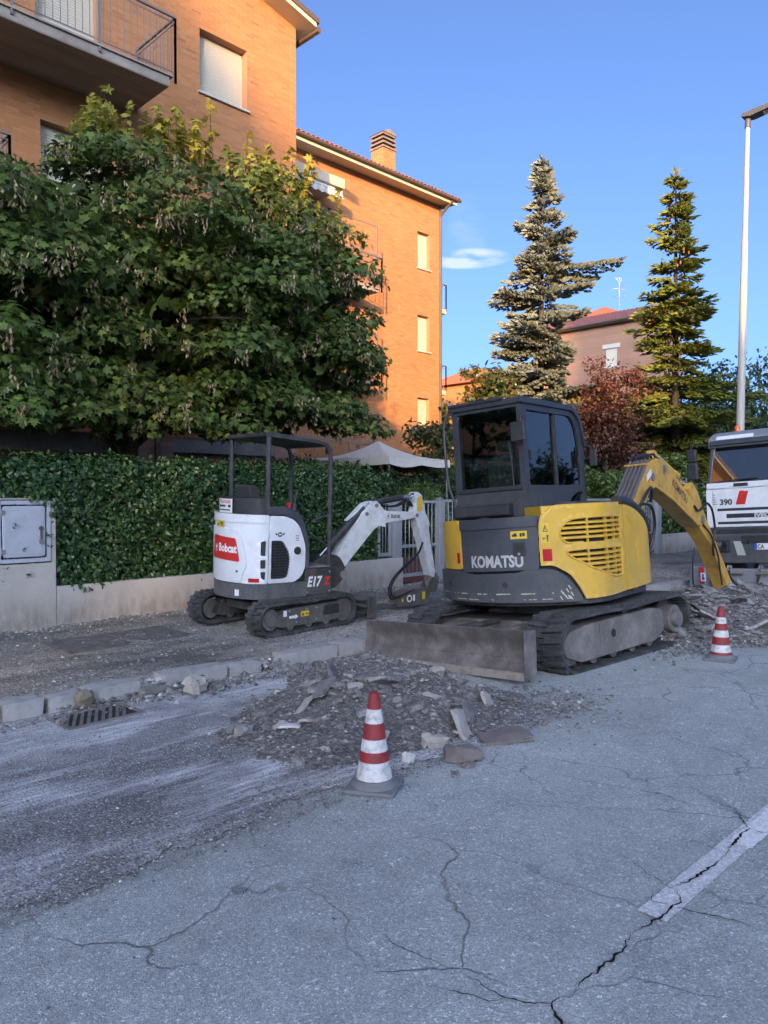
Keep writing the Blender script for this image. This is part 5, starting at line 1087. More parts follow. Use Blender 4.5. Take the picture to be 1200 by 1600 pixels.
# ================================================================ the small white excavator
B = thing('mini_excavator', 'small white mini excavator with an open canopy standing before the dark hedge', 'excavator', (5.45, 7.25, .115), (R(1.5), 0, R(3)))
BI = Matrix.Identity(4); BH = Matrix.Rotation(R(-11), 4, 'Z')
for y0, y1, sg in ((-.65, -.42, -1), (.42, .65, 1)):
    track(B, .55, .178, y0, y1, BI, .075, .020, sag=.012)
    yo = sg*.63; ya, yb = sorted((sg*.44, yo))
    m = MB(); m.prism(rounded([(-.56, .12), (-.40, .075), (.42, .075), (.52, .13), (.52, .25), (.40, .285), (-.36, .27), (-.40, .22), (-.56, .2)], .03), ya, yb, 'y'); tf = m.build('track_frame', M['black_metal'], B, .008)
    ya, yb = sorted((yo, yo+sg*.006))
    m = MB(); m.prism(rounded([(.20, .15), (.46, .15), (.46, .26), (.22, .26)], .02), ya, yb, 'y'); m.build('frame_plate', M['black_plastic'], tf, .003)
    m = MB(); m.cyl((-.55, sg*.44, .178), (-.55, sg*.62, .178), .115, n=20).cyl((-.55, sg*.62, .178), (-.55, sg*.64, .178), .08, .07, 18); m.build('drive_motor', M['black_metal'], B, .006)
    m = MB(); m.cyl((.55, sg*.45, .178), (.55, sg*.61, .178), .14, n=20); m.build('idler', M['black_metal'], B, .008)
    for k in range(3): m = MB(); m.cyl((-.28+.27*k, sg*.44, .085), (-.28+.27*k, sg*.635, .085), .05, n=14); m.build('roller', M['black_metal'], B, .006)
    if sg < 0:
        f = lambda a, b: Vector((a, -.6305, b)); g = lambda a, b: Vector((a, -.6315, b))
        print_on('arrow_sticker', [[(-.30, .165), (-.21, .165), (-.21, .15), (-.17, .18), (-.21, .21), (-.21, .195), (-.30, .195)]], M['white_print'], B, f)
        print_on('sticker', [rect(-.13, .17, .12, .06)], M['yellow_print'], B, f); print_on('sticker_marks', [[(-.12, .18), (-.10, .215), (-.08, .18)], rect(-.06, .19, .04, .012)], M['black_print'], B, g)
        print_on('sticker', [rect(-.385, .195, .05, .065)], M['white_print'], B, f)
        m = MB(); 
        for x, z in ((-.3, .25), (-.05, .25), (.1, .25), (.1, .12), (-.2, .12)): m.cyl((x, -.63, z), (x, -.642, z), .012, n=8)
        m.build('bolts', M['grey_steel'], tf)['kind'] = 'stuff'
m = MB(); m.box(-.35, .35, -.43, .43, .18, .28).box(-.22, .22, -.3, .3, .28, .33); m.build('undercarriage_frame', M['black_metal'], B, .02)
m = MB(); m.lathe([(0, .30), (.26, .30), (.26, .38), (0, .38)], 28); m.build('swing_ring', M['black_metal'], B)
for sg in (-1, 1):
    ya, yb = sorted((sg*.22, sg*.30)); m = MB(); m.prism([(.3, .2), (.92, .16), (.92, .26), (.3, .27)], ya, yb, 'y'); m.build('blade_arm', M['black_metal'], B, .006)
bp = [(.98 + .05*abs(t-.5)*2, .03 + .25*t) for t in [k/6 for k in range(7)]]
m = MB(); m.prism(bp + [(p[0]-.02, p[1]) for p in bp[::-1]], -.66, .66, 'y'); bl = m.build('blade', M['black_metal'], B, .003)
for sg in (-1, 1):
    ya, yb = sorted((sg*.662, sg*.674)); m = MB(); m.prism([(.90, .03), (1.05, .03), (1.05, .29), (.93, .29)], ya, yb, 'y'); m.build('end_cheek', M['black_metal'], bl, .004)
for k in range(3): m = MB(); m.box(.93, .965, -.6, .6, .06+.08*k, .085+.08*k); m.build('blade_rib', M['black_metal'], bl, .004)
pb = Perimeter(.66, .49, .40, .42, .1, .08); bf = lambda off=0.0: pb.fn(BH, off)
ow = lambda c: Vector((c.x, c.y, 0)).normalized()
core = [(pb.at(t).x*.95, pb.at(t).y*.95) for t in np.linspace(-1.1, 1.1, 50)]
m = MB(BH); m.prism(core, .36, 1.27, 'z'); m.build('house_body', M['dark_interior'], B, smooth=False)
sheet_obj('counterweight', M['charcoal'], B, rounded([(-.95, .37), (1.12, .37), (1.12, .535), (-.95, .535)], .03), [], bf(.022), .05, .05, .014, ow)
rp = rounded([(-.80, .54), (.335, .54), (.37, .50), (.52, .50), (.625, .535), (.635, 1.285), (-.80, 1.30)], [.02, .02, .02, .02, .02, .03, .03])
rp = rounded([(-.80, .54), (.625, .54), (.635, 1.285), (-.80, 1.30)], .025)
vents = [rounded([(.545, .85), (.605, .84), (.61, 1.0), (.585, 1.01), (.548, .995)], .012), rounded([(.545, .705), (.605, .705), (.605, .80), (.545, .80)], .012), rounded([(.555, .60), (.60, .575), (.605, .67), (.545, .67)], .012)]
rp_o = sheet_obj('rear_panel', M['white_paint'], B, rp, vents, bf(.014), .05, .03, .012, ow)
for v_ in vents: print_on('vent_mesh', [v_], M['black_plastic'], rp_o, bf(-.004))
dr = rounded([(-.30, .56), (.34, .545), (.36, .66), (.40, .72), (.40, .80), (.33, 1.09), (.25, 1.13), (-.30, 1.15)], [.03, .04, .03, .03, .05, .08, .05, .03])
sheet_obj('service_door', M['white_paint'], rp_o, dr, [], bf(.030), .05, .018, .010, ow)
sheet_obj('rear_rim', M['white_paint'], rp_o, rounded([(-.80, 1.215), (.63, 1.20), (.632, 1.29), (-.80, 1.305)], .012), [], bf(.024), .05, .014, .006, ow)
pl = sheet_obj('name_plate', M['red_print'], B, rounded([(-.175, .80), (.325, .775), (.27, 1.03), (-.13, 1.055)], .025), [], bf(.036), .05, .006, .003, ow)
text_on('lettering', 'Bobcat', M['white_print'], pl, lambda a, b, f=bf(.0375): f(.0 + a, .88 + b - .03*a), .125, .005, sx=.82)
cat = [[(-.135, .96), (-.118, .935), (-.10, .935), (-.083, .965), (-.088, .915), (-.10, .90), (-.118, .90), (-.13, .915)], [(-.135, .888), (-.12, .895), (-.115, .88), (-.13, .868)], [(-.10, .895), (-.087, .89), (-.085, .872), (-.10, .88)], [(-.112, .87), (-.104, .87), (-.106, .845), (-.112, .845)]]
print_on('emblem', [[(p[0]+.05, p[1]) for p in q_] for q_ in cat], M['white_print'], pl, bf(.0375))
print_on('sticker', [rect(-.07, 1.145, .155, .07)], M['yellow_print'], B, bf(.0305)); print_on('sticker_marks', [rect(-.06, 1.165, .06, .012), rect(.01, 1.18, .05, .02), rect(.03, 1.157, .03, .018)], M['black_print'], B, bf(.0315))
print_on('reflector', [rect(.42, .555, .115, .045)], M['red_lens'], B, bf(.0155)); c, d = bf(.028)(.29, .67), bf(.036)(.29, .67); m = MB(); m.cyl(tuple(c), tuple(d), .013, n=12); m.build('lock', M['black_plastic'], rp_o)
print_on('sticker', [rect(.26, .40, .055, .07)], M['white_print'], B, bf(.0235))
m = MB()
for z in (.48, .44, .40): c, d = bf(.02)(.61, z), bf(.03)(.61, z); m.cyl(tuple(c), tuple(d), .009, n=8)
m.build('bolts', M['chrome'], B)['kind'] = 'stuff'
def pv(v): return lambda a, b: BH @ Vector((a, v, b))
oy = lambda c: BH.to_3x3() @ Vector((0, -1, 0))
sgr = rounded([(-.31, 1.01), (-.17, 1.005), (-.075, .86), (-.07, .74), (-.10, .60), (-.16, .585), (-.315, .585)], [.02, .03, .06, .06, .04, .03, .02])
sd_ = sheet_obj('side_panel', M['white_paint'], B, rounded([(-.345, .54), (-.02, .54), (.075, .60), (.12, .69), (.125, .94), (.05, 1.15), (-.02, 1.23), (-.14, 1.275), (-.335, 1.28)], [.02, .03, .05, .05, .08, .08, .06, .05, .02]), [sgr], pv(-.505), .05, .03, .014, oy)
m = MB(BH); m.box(-.32, -.06, -.478, -.474, .57, 1.02); m.build('grille_back', M['dark_interior'], sd_)
for i in range(13):
    z = .605 + .031*i; s_ = span(sgr, z)
    if s_: m = MB(BH); m.prism([(-.488, z-.006), (-.494, z), (-.488, z+.010), (-.480, z+.006)], s_[0]-.003, s_[1]+.003, 'x'); m.build('grille_slat', M['black_plastic'], sd_)
for x in (-.26, -.20, -.14): v_ = vspan(sgr, x); m = MB(BH); m.box(x-.004, x+.004, -.496, -.486, v_[0], v_[1]); m.build('grille_bar', M['black_plastic'], sd_)
m = MB(BH); m.cyl((.015, -.507, .89), (.015, -.513, .89), .062, n=22); fr_ = m.build('fuel_ring', M['white_paint'], sd_, .003); m = MB(BH); m.cyl((.015, -.512, .89), (.015, -.522, .89), .047, .042, n=20).box(-.01, .04, -.53, -.52, .885, .897); m.build('fuel_cap', M['black_plastic'], sd_, .003)
ts = [(-.345, 1.29), (-.14, 1.285), (-.01, 1.235), (.06, 1.155), (.135, .945), (.13, .69), (.14, .68), (.175, .68), (.175, .96), (.11, 1.20), (.04, 1.29), (-.08, 1.37), (-.20, 1.385), (-.34, 1.375)]
m = MB(BH); m.prism(ts, -.505, -.20, 'y'); m.build('side_trim', M['charcoal'], B, .015, 3)
f = pv(-.5062); print_on('emblem', [[(-.235, 1.085), (-.205, 1.105), (-.175, 1.085), (-.18, 1.055), (-.205, 1.045), (-.23, 1.055)], [(-.27, 1.095), (-.24, 1.085), (-.235, 1.07), (-.255, 1.065)], [(-.14, 1.095), (-.17, 1.085), (-.175, 1.07), (-.155, 1.065)]], M['charcoal'], B, f)
print_on('emblem_mark', [rect(-.222, 1.068, .034, .014)], M['white_print'], B, pv(-.507)); print_on('fine_print', [rect(-.005, 1.0+.018*k, .04, .007) for k in range(4)], M['charcoal'], B, f)
m = MB(BH); m.prism(rounded([(.13, .37), (.48, .37), (.49, .42), (.49, .665), (.13, .68)], .015), -.495, .495, 'y'); m.build('front_deck', M['black_metal'], B, .012)
m = MB(BH); m.box(.18, .47, -.47, .47, .681, .70); m.build('foot_plate', M['dusty_steel'], B, .004)
m = MB(BH)
for x, z in ((.455, .63), (.455, .41), (.16, .41)): m.cyl((x, -.494, z), (x, -.503, z), .011, n=8)
m.build('bolts', M['grey_steel'], B)['kind'] = 'stuff'
fe = lambda a, b: BH @ Vector((.155 + a + .18*b, -.4965, .475 + b)); text_on('lettering', 'E17', M['white_print'], B, fe, .155, .006, sx=.78)
text_on('lettering', 'Z', M['red_print'], B, lambda a, b: BH @ Vector((.385 + a + .18*b, -.4965, .487 + b)), .12, .006, sx=.85); print_on('red_mark', [[(.20, .585), (.245, .585), (.25, .60), (.205, .60)]], M['red_print'], B, pv(-.4965))
# seat surround, seat, levers, name board
m = MB(BH); m.prism([(pb.at(t).x*.93, pb.at(t).y*.93) for t in np.linspace(-.78, .66, 30)] + [(-.28, -.44), (-.28, .44)], 1.28, 1.47, 'z'); m.build('rear_guard', M['black_plastic'], B, .012)
m = MB(BH); m.prism(rounded([(-.30, 1.2), (-.16, 1.2), (-.22, 1.60), (-.36, 1.62)], .06), -.05, .32, 'y'); st = m.build('seat', M['seat_fabric'], B, .05, 3); m = MB(BH); m.box(-.22, .14, -.1, .32, 1.02, 1.14); m.build('seat_cushion', M['seat_fabric'], st, .04, 3)
sb = sheet_obj('name_board', M['white_print'], B, rect(-.13, 1.30, .30, .155), [], bf(-.012), .05, .005, 0, ow)
text_on('lettering', 'ATTI & PURINI', M['red_print'], sb, lambda a, b, f=bf(-.0105): f(-.12 + a, 1.405 + b), .052, .001, sx=.80)
print_on('board_marks', [rect(-.11, 1.365, .16, .022), rect(.10, 1.36, .05, .03), rect(-.12, 1.325, .26, .014)], M['charcoal'], sb, bf(-.0105))
for v in (-.36, .36):
    m = MB(BH); m.box(-.05, .10, v-.09, v+.09, 1.15, 1.33); m.build('console', M['black_plastic'], B, .03)
    m = MB(BH); m.tube([(.05, v, 1.33), (.055, v, 1.38), (.06, v, 1.41)], [.045, .032, .03], 10).tube([(.06, v, 1.41), (.075, v, 1.50), (.10, v, 1.56)], [.012, .018, .014], 8); m.build('joystick', M['black_plastic'], B)
m = MB(BH); m.box(-.03, -.0, -.38, -.33, 1.34, 1.42); m.build('safety_lever', M['red_print'], B, .006)
for v in (-.12, .12): m = MB(BH); m.tube(spline([(.36, v, .70), (.36, v, .9), (.33, v, 1.08), (.30, v, 1.16)]), .011, 6); m.build('travel_lever', M['black_metal'], B)
m = MB(BH); m.tube(spline([(.47, -.45, 1.28), (.33, -.42, 1.24), (.26, -.40, 1.2)]), .011, 6).tube([(.25, -.4, 1.06), (.47, -.45, .92)], .008, 6); m.build('hand_rail', M['black_metal'], B)
# canopy
for sg in (-1, 1):
    v = sg*.45; m = MB(BH); m.tube([(-.33, v, 1.27), (-.33, v, 2.15)], .029, 8); m.build('canopy_post', M['black_metal'], B)
    m = MB(BH); m.tube(spline([(.475, v, .68), (.475, v, 1.2), (.478, v, 1.8), (.47, v, 1.98), (.43, v, 2.07), (.34, v, 2.105), (0, v, 2.14), (-.33, v, 2.17)], 5), .026, 8); m.build('canopy_post', M['black_metal'], B)
m = MB(BH); m.prism(rounded([(-.38, 2.145), (.30, 2.10), (.42, 2.06), (.44, 2.07), (.32, 2.13), (-.38, 2.19)], .01), -.475, .475, 'y'); m.build('canopy_roof', M['black_metal'], B, .012)
m = MB(BH); m.box(.44, .49, -.47, -.38, 1.98, 2.05); m.build('work_lamp', M['black_plastic'], B, .01)
# swing post, boom, arm, breaker
m = MB(BH); m.prism(rounded([(.46, .36), (.80, .36), (.93, .48), (.95, .62), (.86, .76), (.70, .80), (.46, .70)], .06), -.11, .11, 'y'); m.build('swing_post', M['black_metal'], B, .02)
m = MB(BH); m.cyl((.91, -.125, .53), (.91, .125, .53), .05, n=16); m.build('swing_pin', M['dusty_steel'], B, .005)
BB = [(.80, .70), (.93, .60), (.97, .64), (1.39, 1.07), (1.47, 1.115), (1.57, 1.15), (2.05, 1.205), (2.12, 1.21), (2.13, 1.27), (2.09, 1.285), (1.60, 1.30), (1.53, 1.325), (1.48, 1.39), (1.42, 1.435), (1.36, 1.41), (1.20, 1.29)]
m = MB(BH); m.prism(rounded(BB, .025, 3), -.085, .085, 'y'); bo = m.build('boom', M['arm_white'], B, .010)
m = MB(BH); m.prism([(1.45, 1.12), (1.56, 1.10), (1.56, 1.22), (1.50, 1.27), (1.45, 1.20)], -.10, -.086, 'y'); m.build('boom_plate', M['arm_white'], bo, .004)
for u, z in ((1.42, 1.375), (1.27, 1.27), (2.09, 1.245)): m = MB(BH); m.cyl((u, -.10, z), (u, .10, z), .024, n=14); m.build('boom_pin', M['dusty_steel'], bo, .003)
m = MB(BH); m.cyl((.74, -.02, .87), (1.26, -.02, 1.34), .05, n=16); m.build('boom_cylinder', M['black_metal'], B); m = MB(BH); m.cyl((.62, -.02, .76), (.75, -.02, .88), .024, n=12); m.build('boom_rod', M['chrome'], B)
m = MB(BH); m.prism([(1.0, 1.18), (1.25, 1.40), (1.35, 1.43), (1.2, 1.31)], -.05, .05, 'y'); m.build('cylinder_guard', M['arm_white'], bo, .01)
m = MB(BH); m.cyl((1.44, 0, 1.41), (1.90, 0, 1.475), .040, n=16); m.build('arm_cylinder', M['black_metal'], B); m = MB(BH); m.cyl((1.88, 0, 1.472), (2.08, 0, 1.50), .024, n=12).cyl((2.1, -.04, 1.50), (2.1, .04, 1.50), .04, n=14); m.build('arm_rod', M['chrome'], B)
AA = [(2.05, 1.22), (2.10, 1.16), (2.36, .42), (2.42, .40), (2.44, .48), (2.31, 1.06), (2.33, 1.13), (2.25, 1.27), (2.17, 1.52), (2.10, 1.555), (2.06, 1.50), (2.09, 1.40)]
m = MB(BH); m.prism(rounded(AA, .02, 3), -.075, .075, 'y'); ar = m.build('arm', M['arm_white'], B, .008)
print_on('yellow_patch', [[(2.10, 1.30), (2.17, 1.29), (2.20, 1.42), (2.15, 1.50), (2.10, 1.47)]], M['yellow_print'], ar, pv(-.0765))
m = MB(BH); m.cyl((2.34, .0, 1.05), (2.44, 0, .60), .035, n=14).cyl((2.43, 0, .62), (2.46, 0, .45), .02, n=12); m.build('tool_cylinder', M['black_metal'], B)
m = MB(BH); m.prism(rounded([(2.36, .46), (2.46, .48), (2.54, .38), (2.50, .26), (2.40, .24), (2.36, .34)], .03), -.06, .06, 'y'); m.build('tool_link', M['dusty_steel'], B, .01)
for v in (-.07, .07): m = MB(BH); m.prism([(2.30, .20), (2.46, .20), (2.50, .34), (2.40, .40), (2.34, .34)], v-.01, v+.01, 'y'); m.build('breaker_bracket', M['black_metal'], B, .004)
m = MB(BH); m.prism(rounded([(1.78, .05), (2.34, .05), (2.36, .26), (2.0, .255), (1.78, .20)], .015), -.085, .085, 'y'); bk = m.build('breaker', M['black_metal'], B, .006)
m = MB(BH); m.cyl((1.79, 0, .12), (1.68, 0, .115), .055, .05, 14).cyl((1.68, 0, .115), (1.30, 0, .085), .034, n=12).cyl((1.30, 0, .085), (1.16, 0, .07), .034, .006, 12); m.build('chisel', M['dusty_steel'], B, .003)
g = pv(-.0865); print_on('sticker', [[(1.99 + .045*math.cos(a), .145 + .05*math.sin(a)) for a in np.linspace(0, 2*PI, 18)[:-1]], rect(2.05, .11, .035, .08)], M['white_print'], bk, g); print_on('sticker_marks', [[(1.99 + .025*math.cos(a), .145 + .03*math.sin(a)) for a in np.linspace(0, 2*PI, 14)[:-1]]], M['black_print'], bk, pv(-.0875)); print_on('sticker', [rect(2.21, .12, .05, .10), rect(1.86, .11, .03, .04)], M['yellow_print'], bk, g)
for k, o_ in enumerate((0, .035)): hose(B, [(2.20, -.085, .88), (2.10, -.11, .74), (1.88+o_, -.13, .60), (1.68+o_, -.14, .45), (1.60+o_, -.14, .30), (1.66+o_, -.12, .17+o_*.6), (1.85, -.10, .20), (2.08, -.07, .255)], .013, T=BH)
for k in range(3): hose(bo, [(1.50, -.04+.04*k, 1.40), (1.62, -.04+.04*k, 1.36), (1.80, -.05+.04*k, 1.37), (1.98, -.04+.04*k, 1.43), (2.06, -.03+.03*k, 1.36)], .010, T=BH)
text_on('lettering', 'Bobcat', M['black_print'], bo, lambda a, b: BH @ Vector((1.655 + a, -.0862, 1.212 + b + .03*a)), .075, .002, sx=.72)
print_on('emblem', [[(1.60 + (p[0]+.135)*.55, 1.225 + (p[1]-.9)*.55) for p in q_] for q_ in cat], M['black_print'], bo, pv(-.0862))
# ================================================================ the truck at the right edge
T_ = thing('truck', 'white cab truck with a dark bumper and roof, facing the camera at the right edge', 'truck', (13.7, 5.40, .0), (R(-3.2), 0, 0))
def fr(off=0.0): return lambda t, z: Vector((-off, t - 5.40, z))
ZT = .01
def box(name, t0, t1, z0, z1, x0, x1, mat, parent=T_, bevel=.01): m = MB(); m.box(x0, x1, t0-5.4, t1-5.4, z0, z1); return m.build(name, M[mat], parent, bevel)
m = MB(); m.prism(rounded([(.02, .95), (1.85, .95), (1.85, 1.80), (.03, 1.80)], .03), -2.42, .06, 'y'); m.build('cab_body', M['white_paint'], T_, .04, 3)
pnl = sheet_obj('front_panel', M['white_paint'], T_, rounded([(5.335, 1.05), (3.10, 1.05), (3.10, 1.71), (5.335, 1.71)], .03), [], fr(.012), .2, .03, .008, lambda c: Vector((-1, 0, 0)))
sheet_obj('upper_panel', M['white_paint'], T_, rounded([(5.44, 1.725), (3.0, 1.725), (3.0, 1.82), (5.44, 1.82)], .02), [], fr(.006), .2, .03, .008, lambda c: Vector((-1, 0, 0)))
sheet_obj('corner_panel', M['white_paint'], T_, rounded([(5.35, 1.05), (5.455, 1.05), (5.455, 1.71), (5.35, 1.71)], .015), [], fr(.008), .2, .03, .006, lambda c: Vector((-1, 0, 0)))
box('badge_slot', 4.74, 4.98, 1.742, 1.80, -.012, .0, 'black_plastic', pnl, .003)
for z0, z1, t1 in ((1.325, 1.372, 5.27), (1.20, 1.275, 5.12), (1.095, 1.14, 5.27)): box('grille_slot', 3.15, t1, z0, z1, -.0135, .0, 'black_plastic', pnl, .002)
tr = lambda t, z, off: Vector((-off, t - 5.40, z))
text_on('lettering', '390', M['charcoal'], T_, lambda a, b: tr(5.225 - a, 1.435 + b, .0135), .135, .006, sx=1.05); text_on('lettering', 'IVECO', M['silver_print'], T_, lambda a, b: tr(4.655 - a, 1.208 + b, .0155), .088, .006, sx=1.35)
print_on('red_stripe', [[(4.955, 1.43), (4.80, 1.43), (4.735, 1.66), (4.80, 1.655), (4.83, 1.67), (4.885, 1.66)]], M['red_print'], T_, fr(.0135)); print_on('chevron', [[(5.33, 1.44+.04*k), (5.33, 1.465+.04*k), (5.24+.012*k, 1.448+.04*k)] for k in range(5)], M['grey_steel'], T_, fr(.0135))
# upper cab: pillars, windscreen, roof
SG = rounded([(.03, 1.80), (1.85, 1.80), (1.85, 2.66), (.50, 2.66), (.30, 2.52)], [.01, .03, .08, .15, .05]); SW = rounded([(.20, 1.88), (1.1, 1.86), (1.1, 2.46), (.42, 2.46)], .04)
for t, o_ in ((5.44, 1), (3.0, -1)):
    sheet_obj('cab_side', M['white_paint'], T_, SG, [SW], lambda a, b, t=t: Vector((a, t-5.4, b)), .15, .05, .008, lambda c, o_=o_: Vector((0, o_, 0))); pane('side_window', SW, lambda a, b, t=t, o_=o_: Vector((a, t-5.4-o_*.02, b)), T_, 'truck_glass')
WS = lambda a, b: Vector((.045 + (b-1.82)*.36, a - 5.4, b)); pane('windscreen', rounded([(5.40, 1.83), (3.04, 1.83), (3.08, 2.47), (5.36, 2.47)], .05), WS, T_, 'truck_glass')
m = MB(); m.prism([(.02, 1.815), (.05, 1.815), (.30, 2.5), (.27, 2.5)], -.01, .045, 'y'); m.build('windscreen_pillar', M['charcoal'], T_, .01); m = MB(); m.box(.0, .06, -2.4, .03, 1.79, 1.835); m.build('wiper_cowl', M['black_plastic'], T_, .008)
for t in (5.3, 4.5): m = MB(); m.tube([(.0, t-5.4, 1.83), (.02, t-5.75, 1.86), (.05, t-6.1, 1.875)], .012, 6); m.build('wiper', M['black_plastic'], T_)
m = MB(); m.prism(rounded([(.20, 2.46), (1.9, 2.46), (1.9, 2.74), (.62, 2.76), (.40, 2.71), (.24, 2.62)], [.03, .02, .05, .1, .1, .04]), -2.44, .07, 'y'); rf = m.build('cab_roof', M['grey_steel'], T_, .04, 3)
m = MB(); m.prism([(.14, 2.50), (.27, 2.62), (.29, 2.60), (.24, 2.47)], -2.38, .04, 'y'); m.build('sun_visor', M['charcoal'], T_, .008)
for t in (5.05, 4.1): m = MB(); m.prism([(.225, 2.595), (.235, 2.60), (.275, 2.655), (.265, 2.66)], t-5.75, t-5.12, 'y'); m.build('visor_band', M['white_paint'], rf)
m = MB(); m.lathe([(.0, 0), (.05, 0), (.05, .02), (.045, .10), (.03, .12), (0, .125)], 16, (.75, -.26, 2.75)); m.build('beacon', M['orange_lens'], T_); m = MB(); m.box(.24, .33, .0, .05, 2.56, 2.62); m.build('marker_lamp', M['orange_lens'], T_, .012)
m = MB(); m.tube(spline([(.30, .05, 2.50), (.15, .16, 2.52), (.0, .27, 2.50), (-.03, .29, 2.42)], 4), .013, 6).tube(spline([(.05, .06, 1.86), (-.02, .2, 1.82), (-.03, .27, 1.88)], 4), .013, 6); mr = m.build('mirror', M['black_plastic'], T_); m = MB(); m.box(-.07, .02, .18, .36, 2.22, 2.45); m.build('mirror_head', M['black_plastic'], mr, .03, 3); m = MB(); m.box(-.07, .02, .17, .36, 1.90, 2.20); m.build('mirror_head', M['black_plastic'], mr, .03, 3)
m = MB(); m.box(.5, .9, -1.9, -.4, 1.1, 1.9); m.build('seat', M['seat_fabric'], T_, .05); m = MB(); m.box(.1, .35, -2.3, -.05, 1.3, 1.86); m.build('dashboard', M['black_plastic'], T_, .03)
# bumper
m = MB(); m.prism(rounded([(-.10, .42), (.4, .42), (.4, 1.04), (-.02, 1.04), (-.10, .90)], .03), -2.46, .08, 'y'); bm_ = m.build('bumper', M['charcoal'], T_, .03, 3)
box('bumper_band', 3.0, 5.44, .915, 1.02, -.085, -.03, 'black_plastic', bm_, .01); box('bumper_recess', 3.4, 4.86, .76, .90, -.115, -.09, 'black_plastic', bm_, .02)
box('fog_lamp', 5.28, 5.36, .85, .91, -.108, -.09, 'red_lens', bm_, .004)
hl = box('headlight', 5.04, 5.33, .60, .825, -.112, -.05, 'black_plastic', T_, .015); box('lamp_bowl', 5.09, 5.29, .635, .79, -.116, -.10, 'chrome', hl, .02); box('lamp_lens', 5.085, 5.295, .63, .795, -.122, -.118, 'lens_glass', hl, .003)
print_on('reflective_stripe', [[(4.99, .80), (4.86, .80), (4.79, .56), (4.93, .56)]], paint('reflective', (.40, .44, .38), .5, (.3, .3, .3), .3, 20), bm_, fr(.104))
pt = box('number_plate', 4.13, 4.65, .655, .765, -.108, -.10, 'white_print', T_, .003); box('plate_band', 4.605, 4.648, .658, .762, -.1095, -.1085, 'blue_print', pt, 0); text_on('lettering', 'CA', M['black_print'], pt, lambda a, b: tr(4.598 - a, .675 + b, .1095), .095, .003, sx=.8)
m = MB(); m.cyl((-.1, -.66, .79), (-.115, -.66, .79), .014, n=10); m.build('bolt', M['chrome'], bm_)
# mounting beam for a plough, low across the front
m = MB(); m.box(-.62, -.42, -2.3, -.22, .10, .36); pf = m.build('plough_beam', M['grey_steel'], T_, .015); m = MB(); m.prism(rounded([(.14, .08), (-.16, .08), (-.12, .37), (.10, .40)], .02), -.70, -.40, 'x'); m.build('beam_end', M['grey_steel'], pf, .012)
box('marker_board', 5.26, 5.34, .12, .40, -.74, -.72, 'red_print', pf, .004); print_on('marker_board_face', [[(5.315, .16), (5.235, .16), (5.235, .30), (5.315, .30)]], M['white_print'], pf, fr(.7412)); print_on('marker_board_bands', [[(5.30, .18), (5.25, .18), (5.25, .22), (5.27, .24), (5.25, .27), (5.29, .28)]], M['blue_print'], pf, fr(.7422))
for t in (4.95, 4.45, 3.7): m = MB(); m.prism(rounded([(-.75, .05), (-.45, .05), (-.35, .40), (-.5, .42), (-.62, .30)], .03), t-5.42, t-5.39, 'y'); m.build('lug_plate', M['dusty_steel'], pf, .004)
for k in range(3): m = MB(); m.cyl((-.66, -.75-.4*k, .30), (-.66, -.55-.4*k, .30), .03, n=10); m.build('beam_pin', M['dusty_steel'], pf, .003)
hose(T_, [(-.55, -.5, .36), (-.72, -.55, .25), (-.74, -.75, .06), (-.70, -.95, .12), (-.6, -1.0, .36)], .02)
m = MB(); m.box(.0, 6.5, -1.7, -.7, .5, .75); m.build('chassis', M['black_metal'], T_, .02)
for x in (.95, 4.2, 5.5):
    for t in (-.15, -2.2): m = MB(); m.cyl((x, t-.16, .5), (x, t+.16, .5), .50, n=28); w = m.build('wheel', M['rubber'], T_, .04); m = MB(); m.cyl((x, t-.165, .5), (x, t+.165, .5), .27, n=20); m.build('rim', M['grey_steel'], w, .02)
m = MB(); m.prism([(2.1, .95), (6.4, .95), (6.6, 2.3), (2.0, 2.3)], -2.42, .05, 'y'); m.build('tipper_body', M['grey_steel'], T_, .03)
# ================================================================ trees and shrubs
leaf_mat('maple_leaf', [(0, (0.034, 0.056, 0.013)), (0.4, (0.066, 0.108, 0.021)), (0.75, (0.10, 0.155, 0.030)), (0.95, (0.16, 0.21, 0.045)), (1, (0.24, 0.22, 0.055))], 0.28, 0.55)
leaf_mat('maple_leaf_big', [(0, (0.045, 0.078, 0.017)), (0.6, (0.085, 0.145, 0.028)), (1, (0.13, 0.20, 0.04))], 0.28, 0.42, obj=True)
leaf_mat('young_leaf', [(0, (0.18, 0.20, 0.03)), (0.5, (0.32, 0.31, 0.05)), (1, (0.44, 0.38, 0.07))], 0.4, 0.45)  # young leaf colour pushed yellower, standing in for sun on the treetop
leaf_mat('samara', [(0, (0.22, 0.16, 0.09)), (0.6, (0.36, 0.27, 0.16)), (1, (0.46, 0.37, 0.24))], 0.3, 0.6)
leaf_mat('blue_needle', [(0, (0.085, 0.11, 0.10)), (0.5, (0.15, 0.18, 0.15)), (1, (0.24, 0.25, 0.195))], 0.1, 0.55)
leaf_mat('green_needle', [(0, (0.05, 0.072, 0.015)), (0.5, (0.115, 0.142, 0.024)), (0.9, (0.19, 0.21, 0.032)), (1, (0.22, 0.13, 0.04))], 0.1, 0.5)
leaf_mat('plum_leaf', [(0, (0.05, 0.018, 0.015)), (0.6, (0.11, 0.042, 0.028)), (1, (0.20, 0.085, 0.045))], 0.3, 0.45)
leaf_mat('magnolia_leaf', [(0, (0.025, 0.045, 0.014)), (0.55, (0.055, 0.085, 0.022)), (0.85, (0.12, 0.09, 0.035)), (1, (0.20, 0.12, 0.05))], 0.2, 0.3)
leaf_mat('lime_leaf', [(0, (0.10, 0.11, 0.02)), (0.6, (0.20, 0.19, 0.03)), (1, (0.28, 0.24, 0.04))], 0.35, 0.5)
